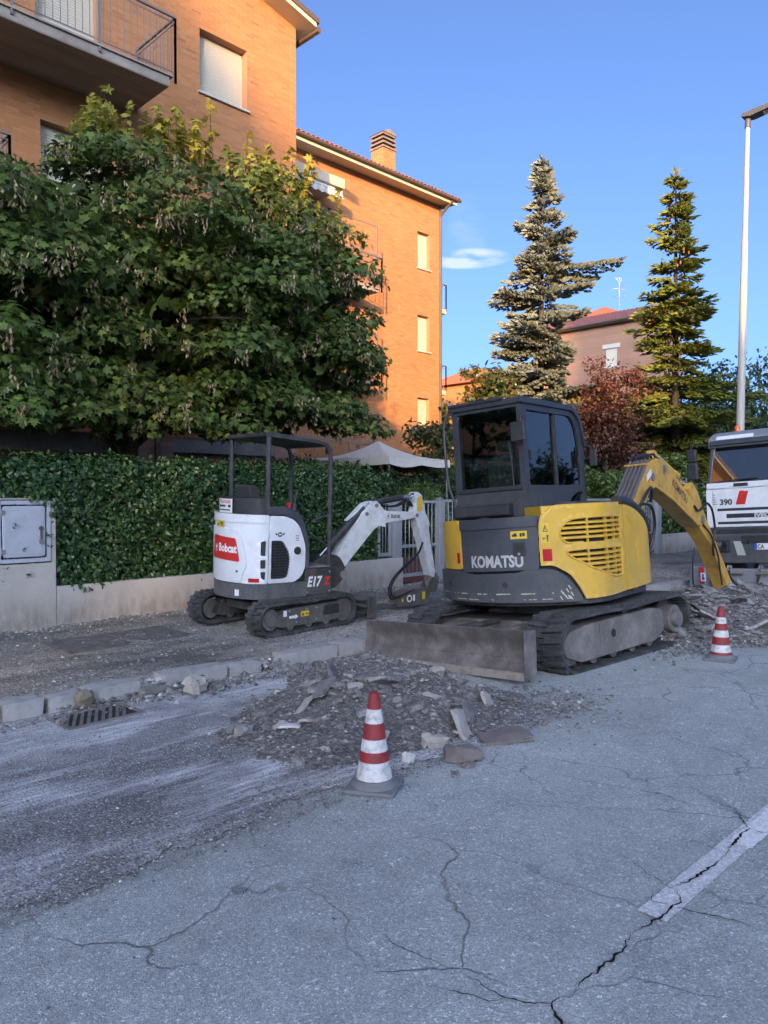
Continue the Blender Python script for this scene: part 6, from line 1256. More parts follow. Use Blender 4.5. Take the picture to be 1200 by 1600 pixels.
leaf_mat('wood_leaf', [(0, (0.018, 0.036, 0.014)), (0.6, (0.038, 0.07, 0.022)), (1, (0.07, 0.10, 0.03))], 0.2, 0.5)
half = [(.05,.0),(.24,-.04),(.46,.10),(.30,.22),(.58,.50),(.40,.52),(.24,.50),(.26,.74),(.12,.76)]
MAP = [(0, .34, .05), (0, 0, 0)] + [(x, y, -.10*abs(x)) for x, y in half] + [(0, 1.0, -.12)] + [(-x, y, -.10*abs(x)) for x, y in half[::-1]]
MAPF = [(0, i, i+1 if i+1 < len(MAP) else 1) for i in range(1, len(MAP))]
HALF = [(.06,0),(.44,.10),(.26,.26),(.52,.58),(.20,.56)]
MAPL = [(0, .34, .06), (0, 0, 0)] + [(x, y, -.12*abs(x)) for x, y in HALF] + [(0, 1.0, -.12)] + [(-x, y, -.12*abs(x)) for x, y in HALF[::-1]]
MAPLF = [(0, i, i+1 if i+1 < len(MAPL) else 1) for i in range(1, len(MAPL))]
def branch_tree(m, base, top, r0, r1, seed, limbs, spread):
    r = random.Random(seed); b, t = Vector(base), Vector(top)
    path = [b.lerp(t, k/6) + Vector((r.uniform(-.05, .05), r.uniform(-.05, .05), 0))*min(1, k) for k in range(7)]
    m.tube([tuple(p) for p in path], [r0 + (r1-r0)*k/6 for k in range(7)], 10)
    for i in range(limbs):
        f = r.uniform(.35, .98); p = b.lerp(t, f); a = r.uniform(0, 2*PI); L = spread*r.uniform(.5, 1)
        e = p + Vector((math.cos(a)*L, math.sin(a)*L, L*r.uniform(.2, .7))); q_ = p.lerp(e, .5) + Vector((0, 0, .12*L))
        rr_ = (r0*.5)*(1-f*.6); m.tube(spline([tuple(p), tuple(q_), tuple(e)], 4), [rr_*(1-.8*k/8) for k in range(9)], 6)
# ---------------------------------------------------------------- the maple
C0 = Vector((5.25, 10.55, .1)); mp_ = thing('maple_tree', 'big dense maple tree with hanging seed clusters, rising behind the hedge at the left', 'tree', C0)
m = MB(Matrix.Translation(-C0)); branch_tree(m, (5.25, 10.55, .05), (5.5, 10.75, 4.6), .19, .07, 4, 20, 1.9); m.build('trunk', M['bark'], mp_)
r = np.random.default_rng(11); CL = []
def lobe(c, rad, n, lo=-.55, rr_=(.55, .85)):
    for _ in range(n):
        d = r.normal(0, 1, 3); d /= np.linalg.norm(d)
        if d[2] < lo: d[2] = -d[2]*.3
        CL.append((np.array(c) + d*np.array(rad)*r.uniform(.70, .98), r.uniform(*rr_)))
lobe((3.5, 10.9, 4.05), (2.4, 1.9, 1.95), 62); lobe((5.9, 10.8, 4.4), (2.4, 2.0, 2.1), 76); lobe((7.7, 10.8, 4.95), (1.7, 1.7, 2.1), 62); lobe((8.95, 10.8, 4.1), (1.2, 1.25, 1.7), 36, rr_=(.38, .6)); lobe((1.6, 10.9, 4.1), (1.8, 1.7, 1.8), 24); lobe((7.0, 9.8, 2.72), (2.6, .6, .55), 26, rr_=(.4, .6)); lobe((3.4, 9.8, 2.68), (2.0, .7, .6), 40, rr_=(.4, .6)); lobe((6.2, 10.3, 2.75), (1.6, .8, .5), 18, rr_=(.4, .6))
P = []; N = []
for c, q_ in CL:
    n = int(530*q_**2 + 28); d = r.normal(0, 1, (n, 3)); d[:, 2] = np.abs(d[:, 2])*.8 + d[:, 2]*.25; d /= np.linalg.norm(d, axis=1, keepdims=True)
    k = q_*r.uniform(.45, 1.05, (n, 1))**.5; P.append(c + d*k*np.array([1, 1, .72])); N.append(d*.6 + np.array([0, -.25, .55]))
P = np.concatenate(P); N = np.concatenate(N); keep = (P[:, 1] < 13.9) & (P[:, 2] > 2.10 + .12*np.sin(P[:, 0]*5)); P, N = P[keep], N[keep]
# the leaves that show largest are single objects
Cc = np.array([0, 0, 1.6]); Fv = np.array([.7096, .7046, 0]); Rv = np.array([.7046, -.7096, 0]); D = P - Cc; dep = D @ Fv; xo = (D @ Rv)/dep
idx = np.where((xo > -.5) & (xo < .02) & (P[:, 2] < 6.0))[0]; big = idx[np.argsort(dep[idx])[:300]]; msk = np.ones(len(P), bool); msk[big] = False
leaf_cloud('crown', P[msk] - np.array(C0), N[msk], .102, M['maple_leaf'], mp_, MAPL, MAPLF, .5, .9, 'stuff', 21, .5)
# shaded leaves deeper inside
n = 6500; d = r.normal(0, 1, (n, 3)); d /= np.linalg.norm(d, axis=1, keepdims=True); rad = r.uniform(0, .8, (n, 1))**.5
Pi = np.concatenate([np.array((4.4, 10.9, 4.4)) + d[:4000]*rad[:4000]*np.array([3.2, 1.8, 1.8]), np.array((8.0, 10.8, 4.2)) + d[4000:]*rad[4000:]*np.array([2.1, 1.4, 1.7])])
leaf_cloud('inner_crown', Pi - np.array(C0), d, .20, M['maple_leaf'], mp_, MAPL, MAPLF, .8, .5, 'stuff', 22)
me = bpy.data.meshes.new('leaf'); me.from_pydata([tuple(np.array(v)*.12) for v in MAP], [], MAPF); me.materials.append(M['maple_leaf_big']); me.update()
for i in big:
    nn = Vector(N[i] + r.normal(0, .35, 3)).normalized(); dd = Vector((r.normal(0, 1), r.normal(0, 1), r.normal(-.9, .8))); dd = (dd - nn*dd.dot(nn)).normalized(); xx = dd.cross(nn); s_ = r.uniform(.75, 1.25); p = P[i] - np.array(C0)
    link('leaf', me, mp_, None, mat4=Matrix(((xx.x*s_, dd.x*s_, nn.x*s_, p[0]), (xx.y*s_, dd.y*s_, nn.y*s_, p[1]), (xx.z*s_, dd.z*s_, nn.z*s_, p[2]), (0, 0, 0, 1))))
# hanging seed clusters
sms = []
for v in range(3):
    mm = MB(); q_ = random.Random(v)
    for k in range(16):
        a = q_.uniform(0, 2*PI); o = Vector((q_.uniform(-.07, .07), q_.uniform(-.07, .07), q_.uniform(-.20, .02))); ti = q_.uniform(.1, .7)
        T = Matrix.Translation(o) @ Matrix.Rotation(a, 4, 'Z') @ Matrix.Rotation(ti, 4, 'X'); mm.add([(0, 0, 0), (-.010, 0, -.02), (-.012, .004, -.052), (0, .008, -.064), (.010, .004, -.045), (.008, 0, -.015)], [(0, 1, 2), (0, 2, 5), (2, 3, 5), (3, 4, 5)], M=T)
    sm_ = mm.mesh('seed_cluster'); sm_.materials.append(M['samara']); sms.append(sm_)
out = np.where((xo > -.52) & (xo < .03) & (P[:, 2] > 2.6))[0]; cells = {}
for i in out:
    k = (int(xo[i]*55), int(((P[i, 2]-1.6)/dep[i])*55))
    if k not in cells or dep[cells[k]] > dep[i]: cells[k] = i
pick = list(cells.values()); r.shuffle(pick)
for i in pick[:105]:
    o = link('seed_cluster', sms[int(i) % 3], mp_, None, Vector(P[i] - np.array(C0) - Fv*.10)); o['kind'] = 'stuff'; o.rotation_euler = (0, 0, r.uniform(0, 6)); s_ = r.uniform(.8, 1.3); o.scale = (s_, s_, s_)
# young shoots at the very top, sunlit gold partly in their leaf colour
ms_ = MB(Matrix.Translation(-C0)); SP = []; SN = []
for k in range(70):
    x = r.uniform(4.6, 9.4); y = r.uniform(10.2, 11.2); z = 6.85 - .06*(x-6.9)**2 + r.uniform(-.1, .2) - (.5*max(0, x-8.5)); h = r.uniform(.25, .62); b = np.array((x, y, z-.3)); t = b + np.array((r.uniform(-.12, .12), r.uniform(-.1, .1), h+.3))
    ms_.tube([tuple(b), tuple((b+t)/2 + r.normal(0, .015, 3)), tuple(t)], [.008, .006, .003], 5)
    for f in np.linspace(.35, 1.0, 9):
        for s_ in range(2): a = r.uniform(0, 6.3); SP.append(b + (t-b)*f + np.array((math.cos(a), math.sin(a), 0))*.05); SN.append((math.cos(a)*.5, math.sin(a)*.5, .7))
ms_.build('young_stem', M['bark'], mp_, smooth=False)['kind'] = 'stuff'
leaf_cloud('young_leaves', np.array(SP) - np.array(C0), np.array(SN), .125, M['young_leaf'], mp_, MAPL, MAPLF, .35, .2, 'stuff', 23)
# ---------------------------------------------------------------- spruces
def spruce(label, base, H, Rb, mat, seed, zlow=.5, dens=1.0, lean=0.0, gap=.40, droop=.35, power=.85, odd=None, cones=0, tw=.05, tl=1.35):
    B0 = Vector(base); t = thing('spruce_tree', label, 'tree', B0); r = np.random.default_rng(seed); rr = random.Random(seed)
    m = MB(); m.tube([(0, 0, 0), (lean*.3, 0, H*.5), (lean, 0, H)], [.16, .10, .015], 10); P0 = []; DIR = []; LEN = []; lb = MB(); z = zlow
    while z < H - .15:
        f = (z - zlow)/(H - zlow); rad = Rb*(1-f)**power + .10; n = int((4 + 4*(1-f))*dens) + 1; tier = rr.uniform(.62, 1.15)
        for k in range(n):
            a = rr.uniform(0, 2*PI); L = rad*tier*rr.uniform(.5, 1.25); zz = z + rr.uniform(-.16, .16); c = np.array((lean*zz/H, 0, zz)); d = np.array((math.cos(a), math.sin(a), 0)); rise = .32*f - .05 + rr.uniform(-.06, .06)
            if odd and abs(zz - odd[0]) < .2 and abs((a - odd[1] + PI) % (2*PI) - PI) < .5: L *= odd[2]
            Q = [c + d*L*s_ + np.array((0, 0, L*(rise*s_ - droop*s_*s_ + droop*.62*s_**3.5))) for s_ in np.linspace(0, 1, 7)]
            lb.tube([tuple(q_) for q_ in Q], [.022*(1-.12*i)*(.4+.6*(1-f)) for i in range(7)], 4, caps=False)
            s_ = .16
            while s_ <= 1.0:
                i = min(int(s_*6), 5); g = s_*6 - i; p = Q[i]*(1-g) + Q[i+1]*g; tn = Q[i+1] - Q[i]; tn /= np.linalg.norm(tn) + 1e-9; sd = np.cross(tn, (0, 0, 1)); w = L*.34*(1 - .75*s_) + .10
                for sg in (-1, 1):
                    for e in range(1 + int(w/.13)):
                        q_ = p + sg*sd*(.05 + e*.12) + np.array((0, 0, -.05*e)) + r.normal(0, .02, 3); dd = tn*.9 + sg*sd*.75 + np.array((0, 0, r.uniform(-.45, .25))); P0.append(q_); DIR.append(dd); LEN.append(r.uniform(.13, .24))
                P0.append(p); DIR.append(tn + r.normal(0, .25, 3)); LEN.append(.2)
                s_ += .062/max(.35, L*.55)
        z += gap*rr.uniform(.8, 1.2)*(1 - .35*f)
    for k in range(14): P0.append(np.array((lean, 0, H - .05*k))); DIR.append(r.normal(0, .4, 3) + np.array((0, 0, 1))); LEN.append(.2)
    P0 = np.array(P0); DIR = np.array(DIR); DIR /= np.linalg.norm(DIR, axis=1, keepdims=True); LEN = np.array(LEN)[:, None]*tl; n = len(P0)
    u = np.cross(DIR, np.array((.3, .2, 1.0))); u /= np.linalg.norm(u, axis=1, keepdims=True) + 1e-9; v = np.cross(DIR, u); w = tw
    ring = [P0 + DIR*LEN*.42 + w*(math.cos(a)*u + math.sin(a)*v) for a in (0, 2*PI/3, 4*PI/3)]
    V = np.stack([P0, *ring, P0 + DIR*LEN], 1); F = np.array([(0, 2, 1), (0, 3, 2), (0, 1, 3), (4, 1, 2), (4, 2, 3), (4, 3, 1)])
    m.build('trunk', M['bark'], t); lb.build('limbs', M['bark'], t, smooth=False)['kind'] = 'stuff'
    o = link('foliage', np_mesh('foliage', V, (F[None] + (np.arange(n)*5)[:, None, None]).reshape(-1, 3)), t, M[mat]); o['kind'] = 'stuff'
    if cones:
        top = np.where(P0[:, 2] > H*.70)[0]; r.shuffle(top); me = MB().lathe([(.0, 0), (.022, -.03), (.03, -.07), (.02, -.12), (0, -.14)], 8).mesh('cone'); me.materials.append(M['cone_brown'])
        for i in top[:cones]: link('cone', me, t, None, Vector(P0[i] + np.array((0, 0, -.03))))
    return t
paint('cone_brown', (0.26, 0.12, 0.06), 0.7, (.15, .08, .05), .3, 20)
spruce('tall pale blue spruce right of the sunlit building, sunlit above and blue grey below', (23.1, 15.2, .1), 13.3, 2.9, 'blue_needle', 5, .8, 1.25, .15, .52, .20, .80, (9.3, -0.7, 2.0), 0, .066, 1.35)
spruce('tall dark green spruce with drooping branches and brown cones near the lamp post', (25.3, 11.3, .1), 12.3, 3.1, 'green_needle', 8, .3, 1.15, -.1, .54, .50, .88, None, 60, .05, 1.5)
# ---------------------------------------------------------------- leafy trees and shrubs
def leafy(name, label, base, c, rad, n, size, mat, seed, clumps=26, tm=OVAL, tf=OVAL_F, cat='tree', trunk=.07, lo=-.7, fill=.25, jit=.6):
    B0 = Vector(base); t = thing(name, label, cat, B0); r = np.random.default_rng(seed); c = np.array(c, float); rad = np.array(rad, float)
    m = MB(Matrix.Translation(-B0)); branch_tree(m, base, (c[0], c[1], c[2] + rad[2]*.45), trunk, trunk*.3, seed, 12, float(min(rad[0], rad[1]))*.9); m.build('trunk', M['bark'], t)
    P = []; N = []; per_ = n // clumps
    for k in range(clumps):
        d = r.normal(0, 1, 3); d /= np.linalg.norm(d)
        if d[2] < lo: d[2] *= -.4
        cc = c + d*rad*r.uniform(fill, .95); q_ = float(rad.min())*r.uniform(.25, .48); e = r.normal(0, 1, (per_, 3)); e /= np.linalg.norm(e, axis=1, keepdims=True); e[:, 2] = e[:, 2]*.6 + .2
        P.append(cc + e*q_*r.uniform(.4, 1.05, (per_, 1))); N.append(e + np.array((0, 0, .3)))
    leaf_cloud('crown', np.concatenate(P) - np.array(B0), np.concatenate(N), size, M[mat], t, tm, tf, jit, .4, 'stuff', seed); return t
leafy('plum_tree', 'dark purple leaved plum tree between the two spruces, its top glowing orange', (21.8, 11.9, .1), (21.8, 11.9, 3.6), (1.5, 1.4, 2.35), 8000, .11, 'plum_leaf', 31, 60, trunk=.1)
leafy('magnolia_tree', 'loose magnolia tree with brownish leaves left of the blue spruce', (20.6, 15.6, .1), (20.7, 15.7, 4.6), (1.3, 1.3, 2.5), 2600, .20, 'magnolia_leaf', 32, 40, trunk=.09, fill=.1)
leafy('laurel_tree', 'small airy laurel tree in front of the sunlit wall, behind the cab', (15.2, 13.3, .1), (15.2, 13.25, 2.9), (.95, .95, 1.35), 1700, .12, 'magnolia_leaf', 33, 34, trunk=.05, fill=.1)
leafy('lime_tree', 'far yellow lit tree beside the corner of the sunlit building', (30.5, 26.3, .1), (30.5, 26.3, 4.0), (1.9, 1.9, 3.0), 3200, .22, 'lime_leaf', 34, 40)
leafy('lime_tree', 'yellow green tree in front of the pinkish house, right of the blue spruce', (30.8, 17.2, .1), (30.8, 17.2, 4.4), (1.6, 1.6, 2.6), 2600, .2, 'lime_leaf', 35, 36)
leafy('garden_shrub', 'light green rounded shrub behind the gate, left of the yellow boom', (18.9, 10.6, .1), (18.9, 10.6, 1.5), (1.2, 1.0, 1.15), 4200, .10, 'shrub_leaf', 36, 46, cat='shrub', trunk=.04)
leafy('garden_shrub', 'light green upright shrub behind the raised boom of the yellow excavator', (21.6, 9.9, .1), (21.6, 9.9, 1.7), (.9, .9, 1.2), 3200, .11, 'shrub_leaf', 37, 36, cat='shrub', trunk=.04)
leafy('garden_shrub', 'feathery green shrub behind the wide gate', (12.6, 11.6, .1), (12.6, 11.6, 1.15), (1.7, .7, .95), 4200, .13, 'shrub_leaf', 38, 40, NARROW, NARROW_F, 'shrub', .03)
leafy('garden_shrub', 'dark bushy shrub between the hedge end and the parasol', (10.9, 11.4, .1), (10.9, 11.5, 1.3), (1.3, .9, .95), 4200, .09, 'hedge_leaf', 39, 40, cat='shrub', trunk=.03)
for i, (x, y, z, a, b, lab) in enumerate(((31.5, 12.6, 4.0, 2.6, 3.6, 'dark green tree right behind the lamp post'), (36.0, 12.2, 4.2, 3.0, 3.6, 'dark green tree at the right edge above the truck roof'), (28.0, 10.0, 2.6, 1.8, 2.4, 'dark bushy tree behind the truck mirror'), (42.0, 17.5, 4.6, 3.0, 4.2, 'far dark tree between the green spruce and the lamp post'), (27.2, 12.9, 2.8, 2.0, 2.5, 'dark low tree filling the foot of the green spruce'))):
    leafy('broadleaf_tree', lab, (x, y, .1), (x, y, z), (a, a, b), 5200, .19, 'wood_leaf', 40+i, 60)
for i, (x, y, lab) in enumerate(((24.0, 13.4, 'dark evergreen bush under the blue spruce'), (19.5, 14.2, 'dark evergreen bush under the magnolia'), (16.8, 13.9, 'dark evergreen bush under the laurel tree'))):
    leafy('evergreen_bush', lab, (x, y, .1), (x, y, 1.8), (1.8, 1.2, 1.6), 4200, .13, 'wood_leaf', 50+i, 40, cat='shrub', trunk=.05)
for i, (x, y) in enumerate(((-4.5, 11.0), (-11.0, 11.2), (-19.0, 11.0))):  # unseen trees put in at the left to darken the cab window's reflection
    leafy('garden_tree', ('garden tree left of the picture beside the brick building', 'second garden tree further left of the picture', 'third garden tree far left of the picture')[i], (x, y, .1), (x, y, 4.0), (2.2, 1.8, 1.9), 1600, .3, 'wood_leaf', 70+i, 30)
for i, (x, y) in enumerate(((20.0, -10.0), (27.0, -11.0), (35.0, -10.5), (45.0, -11.0))):  # unseen trees put in so the cab's side window reflects dark green
    leafy('street_tree', ('street tree on the opposite pavement outside the picture', 'second street tree on the opposite pavement', 'third street tree on the opposite pavement', 'fourth street tree on the opposite pavement')[i], (x, y, 0), (x, y, 4.6), (3.0, 2.4, 2.9), 1800, .34, 'wood_leaf', 80+i, 36, fill=.1)
# ================================================================ lamp post, garden parasol
lp = thing('street_lamp', 'tall tapered metal lamp post behind the truck, flat lamp head at its top', 'street lamp', (17.06, 6.24, .09), (R(.35), R(1.35), 0)); lp.scale = (.917, .917, .925)
m = MB(); m.tube([(0, 0, 0), (0, 0, 1.2), (0, 0, 4.9)], [.105, .10, .082], 16); m.build('lower_shaft', M['lamp_shaft'], lp)
m = MB(); m.tube([(0, 0, 4.88), (0, 0, 4.93), (0, 0, 7.5), (0, 0, 7.55)], [.082, .086, .070, .066], 16); m.build('middle_shaft', M['lamp_shaft'], lp)
m = MB(); m.tube([(0, 0, 7.5), (0, 0, 10.2)], [.062, .050], 14); m.build('upper_shaft', M['lamp_shaft'], lp)
m = MB(); m.cyl((0, 0, 10.15), (0, 0, 10.42), .065, n=14); m.build('collar', M['lamp_head'], lp, .01)
m = MB(); m.prism(rounded([(.12, 10.40), (-.10, 10.36), (-1.1, 10.50), (-1.12, 10.56), (-.2, 10.50), (.1, 10.47)], .03), -.14, .14, 'x'); hdm = m.build('lamp_head', M['lamp_head'], lp, .02)
m = MB(); m.prism([(-.35, 10.375), (-1.0, 10.468), (-1.0, 10.485), (-.35, 10.40)], -.10, .10, 'x'); m.build('lamp_lens', M['lens_glass'], hdm)
gz = thing('garden_parasol', 'large cream canvas garden canopy rising above the hedge', 'parasol', (13.1, 13.2, .12), (0, 0, R(8))); gz.scale = (.77, .77, .94)
a = 1.62; m = MB(); rings = []
for k in range(9):
    t = k/8; s_ = a*t; z = 2.98 - .46*t + .12*math.sin(PI*t)*-1; rings.append([(x*s_ if s_ else x*.02, y*s_ if s_ else y*.02, z - (.05*math.sin(PI*abs(1-abs(2*q_-1)))*t)) for (x, y, q_) in ([(1 - 2*i/8, 1, i/8) for i in range(8)] + [(-1, 1 - 2*i/8, i/8) for i in range(8)] + [(-1 + 2*i/8, -1, i/8) for i in range(8)] + [(1, -1 + 2*i/8, i/8) for i in range(8)])])
m.loft(rings, caps=False); m.build('canopy', M['canvas'], gz, angle=60, normals=False)
m = MB(); L = [(p[0]*1.0, p[1]*1.0, p[2]) for p in rings[-1]]; m.loft([L, [(p[0]*1.01, p[1]*1.01, p[2] - .19 - .02*math.sin(i*.8)) for i, p in enumerate(L)]], caps=False); m.build('valance', M['canvas'], gz, normals=False)
for x in (-1, 1):
    for y in (-1, 1): m = MB(); m.cyl((x*a*.96, y*a*.96, 0), (x*a*.96, y*a*.96, 2.46), .03, n=8); m.build('leg', M['rail_metal'], gz)
# ================================================================ traffic cones
def cone(label, loc, rot, torn=False):
    c = thing('traffic_cone', label, 'traffic cone', loc, rot, 'worn striped traffic cones on the road')
    m = MB(); m.prism(rounded([(-.142, -.142), (.142, -.142), (.142, .142), (-.142, .142)], .03), 0, .022, 'z'); m.build('base', M['cone_rubber'], c, .006)
    m = MB(); m.lathe([(.132, .022), (.128, .034), (.115, .045), (.113, .06), (.09, .06), (.09, .022)], 32); m.build('base_ring', M['cone_rubber'], c)
    H = .52; R_ = lambda z: .101 - .0745*((z-.05)/(H-.05))
    for z0, z1, k in ((.05, .155, 1), (.155, .21, 0), (.21, .275, 1), (.275, .36, 0), (.36, .435, 1), (.435, .52, 0)):
        if not torn: z0, z1 = {.05: (.05, .085), .155: (.155, .23), .21: (.085, .155), .275: (.295, .36), .36: (.23, .295), .435: (.36, .42)}[z0]; k = {.05: 0, .155: 0, .085: 1, .295: 0, .23: 1, .36: 1}[z0]
        m = MB(); m.lathe([(R_(z0), z0), (R_(z1), z1), (R_(z1)-.004, z1), (R_(z0)-.004, z0)], 32); m.build('white_band' if k else 'red_band', M['cone_white' if k else 'cone_red'], c)
    if not torn: m = MB(); m.lathe([(R_(.42), .42), (R_(.52), .52), (R_(.52)-.004, .52), (R_(.42)-.004, .42)], 32); m.build('red_band', M['cone_red'], c)
    m = MB(); m.lathe([(R_(.515)-.002, .505), (R_(.515)-.003, .522), (.012, .524), (.012, .505)], 20); m.build('tip', M['cone_red'], c)
    if torn:
        fn = lambda a, z: Vector((math.cos(a)*(R_(z)+.0012), math.sin(a)*(R_(z)+.0012), z)); a0 = R(-105)
        f2 = lambda a, z: fn(a0 + a, z)
        print_on('dark_stain', [[(.0, .19), (.25, .20), (.5, .20), (.6, .215), (.7, .26), (.78, .262), (.85, .205), (.8, .185), (.5, .178), (.1, .180), (-.3, .19), (-.6, .20), (-.6, .205), (-.3, .205)]], M['black_print'], c, f2)
        print_on('torn_edge', [[(.25, .155), (.5, .157), (.75, .155), (.7, .14), (.6, .146), (.52, .128), (.45, .125), (.40, .145)]], M['cone_red'], c, f2)
    return c
cone('worn red and white traffic cone with a torn band, in front of the rubble heap', (2.93, 2.985, .004), (0, 0, R(31)), True)
cone('worn red and white traffic cone standing to the right of the rubber track', (7.62, 2.93, .003), (0, R(-1), R(12)))
# ================================================================ rubble
q = NT('rubble_earth'); f = q.noise(6, 8, 0.7); g = q.vor(38, None, 'Color')
gc = q.ramp(q.n('ShaderNodeSeparateColor', Color=g).outputs[0], [(0, .55), (.8, 1.0), (.95, 1.5), (1, 2.6)])
q.bump(q.math('ADD', q.vor(34), q.noise(45, 6, 0.7)), 1.0, 0.03); M['rubble_earth'] = q.fin(q.mix(1.0, q.ramp(f, [(0.3, (0.17, 0.155, 0.145)), (0.7, (0.30, 0.28, 0.26))]), gc, 'MULTIPLY'), .95)
q = NT('gravel'); M['gravel'] = q.fin(q.ramp(q.island(), [(0, (0.10, 0.095, 0.09)), (.5, (0.20, 0.192, 0.184)), (.82, (0.30, 0.29, 0.28)), (.95, (0.38, 0.37, 0.35)), (1, (0.66, 0.65, 0.63))]), .9)
q = NT('broken_asphalt'); v = q.vor(60, None, 'Color'); q.bump(q.math('ADD', q.vor(60), q.noise(30, 5, .7)), .6, .012)
M['broken_asphalt'] = q.fin(q.mix(1.0, q.ramp(q.objrand(), [(0, (0.15, 0.142, 0.135)), (.6, (0.25, 0.238, 0.225)), (1, (0.36, 0.345, 0.325))]), q.ramp(q.noise(14, 6, .7), [(.3, .6), (.75, 1.4)]), 'MULTIPLY'), .92)
paint('pale_stone', (0.40, 0.37, 0.33), .9, (.22, .19, .16), .6, 12, bump=.4)
paint('white_stone', (0.62, 0.61, 0.59), .85, (.4, .38, .35), .4, 14, bump=.2)
paint('brown_stone', (0.165, 0.138, 0.125), .85, (.30, .28, .26), .5, 9, bump=.3)
paint('moss_stone', (.24, .205, .145), .95, (.15, .14, .11), .6, 14, bump=.5)
def heap(cx, cy, rx, ry, h, seed, x, y, rot=0.0):
    c, s = math.cos(rot), math.sin(rot); X = ((x-cx)*c + (y-cy)*s)/rx; Y = (-(x-cx)*s + (y-cy)*c)/ry
    d = np.sqrt(X*X + Y*Y)*(1 + .10*fbm(x, y, 2.2, seed)); z = h*np.clip(1 - d**1.7, -.2, 1)*(1 + .22*fbm(x, y, 3.5, seed+1)) + .018*fbm(x, y, 13, seed)*np.clip(1.1-d, 0, 1) + .008*fbm(x, y, 37, seed+2)*np.clip(1.1-d, 0, 1)
    return z
H1_ = lambda x, y: np.maximum(heap(3.95, 4.0, 1.30, .92, .20, 3, x, y, -.10), heap(4.55, 4.75, .8, .75, .12, 5, x, y))
H2_ = lambda x, y: np.maximum(heap(9.9, 3.7, 2.1, 1.15, .42, 7, x, y, -.15), heap(9.0, 4.3, 1.0, .8, .25, 9, x, y))
def heap_obj(label, x0, x1, y0, y1, H, step):
    o = grid('rubble_heap', x0, x1, y0, y1, int((x1-x0)/step), int((y1-y0)/step), lambda x, y: H(x, y) + .004, M['rubble_earth'], None, None, keep=lambda x, y: H(x, y) > -.012); tag(o, label, 'rubble', kind='stuff')
heap_obj('low heap of grey rubble and earth on the road behind the front cone', 2.3, 5.6, 2.6, 5.6, H1_, .014); heap_obj('heap of broken road rubble in front of the truck', 7.6, 12.4, 2.2, 5.5, H2_, .022)
heap_obj('thin spill of earth and rubble beside the drive end of the excavator track', 5.0, 5.01, 5, 5.01, lambda x, y: x*0 - 1, .01) if False else None
# loose gravel, past counting
def stones(label, P, S, seed, mat='gravel', flat=.6):
    r = np.random.default_rng(seed); n = len(P); t = np.array([(1,0,0),(0,1,0),(-1,0,0),(0,-1,0),(0,0,1),(0,0,-1)], float)
    V = t[None]*r.uniform(.55, 1.2, (n, 6, 1)) + r.normal(0, .16, (n, 6, 3)); V[:, :, 2] *= flat; a = r.uniform(0, 2*PI, n); c, s = np.cos(a), np.sin(a)
    x = V[:, :, 0]*c[:, None] - V[:, :, 1]*s[:, None]; y = V[:, :, 0]*s[:, None] + V[:, :, 1]*c[:, None]; V = np.stack([x, y, V[:, :, 2]], -1)*S[:, None, None] + P[:, None, :]
    F = np.array([(0,1,4),(1,2,4),(2,3,4),(3,0,4),(1,0,5),(2,1,5),(3,2,5),(0,3,5)]); o = link('gravel', np_mesh('gravel', V, (F[None] + (np.arange(n)*6)[:, None, None]).reshape(-1, 3)), None, M[mat]); tag(o, label, 'gravel', kind='stuff')
def sizes(r, n, lo, hi): return lo*(hi/lo)**(r.uniform(0, 1, n)**2.6)
r = np.random.default_rng(77)
x = r.uniform(2.2, 5.8, 26000); y = r.uniform(2.6, 5.6, 26000); h = H1_(x, y); k = h > -.006; x, y, h = x[k], y[k], h[k]; S = sizes(r, len(x), .0025, .018); stones('loose stones lying over the front rubble heap', np.stack([x, y, np.maximum(h, 0) + .006 + S*.25], -1), S, 1)
x = r.uniform(7.4, 12.6, 16000); y = r.uniform(2.0, 5.6, 16000); h = H2_(x, y); k = h > -.02; x, y, h = x[k], y[k], h[k]; S = sizes(r, len(x), .007, .06); stones('loose stones lying over the heap before the truck', np.stack([x, y, np.maximum(h, 0) + .006 + S*.2], -1), S, 2, flat=.45)
x = r.uniform(.3, 5.4, 15000); y = 2.95 + np.abs(r.normal(0, .26, 15000)); k = (y < 5.6); x, y = x[k], y[k]; y2 = r.uniform(3.0, 5.6, 9000); x2 = r.uniform(.2, 5.4, 9000); x, y = np.concatenate([x, x2]), np.concatenate([y, y2])
off_ = r.random(len(x)) < .12; y = np.where(off_, y - r.exponential(.16, len(y)), y); S = sizes(r, len(x), .0022, .011); stones('fine gravel strewn over the milled strip', np.stack([x, y, .011 + S*.2], -1), S, 3)
x = r.uniform(-.5, 15, 9000); y = 5.60 - np.abs(r.normal(0, .10, 9000)); S = sizes(r, len(x), .004, .02); stones('grit lying along the foot of the kerb', np.stack([x, y, .010 + S*.2], -1), S, 4)
x = r.uniform(1.5, 16, 30000); y = r.uniform(5.84, 8.84, 30000); S = sizes(r, len(x), .004, .02); stones('gravel scattered over the stripped pavement', np.stack([x, y, pave_z(x, y) + S*.25], -1), S, 5)
x = r.uniform(1.5, 12, 4500); y = 8.82 - np.abs(r.normal(0, .12, 4500)); S = sizes(r, len(x), .006, .028); stones('coarse grit along the foot of the garden wall', np.stack([x, y, pave_z(x, y) + S*.25], -1), S, 6)
x = np.concatenate([r.normal(3.05, .08, 700), r.normal(4.25, .07, 500), r.normal(3.8, .45, 300), r.normal(2.6, .3, 100)]); y = np.concatenate([r.normal(5.72, .10, 700), r.normal(5.70, .10, 500), r.normal(5.45, .10, 300), r.normal(5.60, .04, 100)]); S = sizes(r, len(x), .008, .045); stones('broken stone filling the gaps between the kerb stones', np.stack([x, y, .02 + .06*np.exp(-((y-5.75)/.12)**2) + S*.2], -1), S, 8)
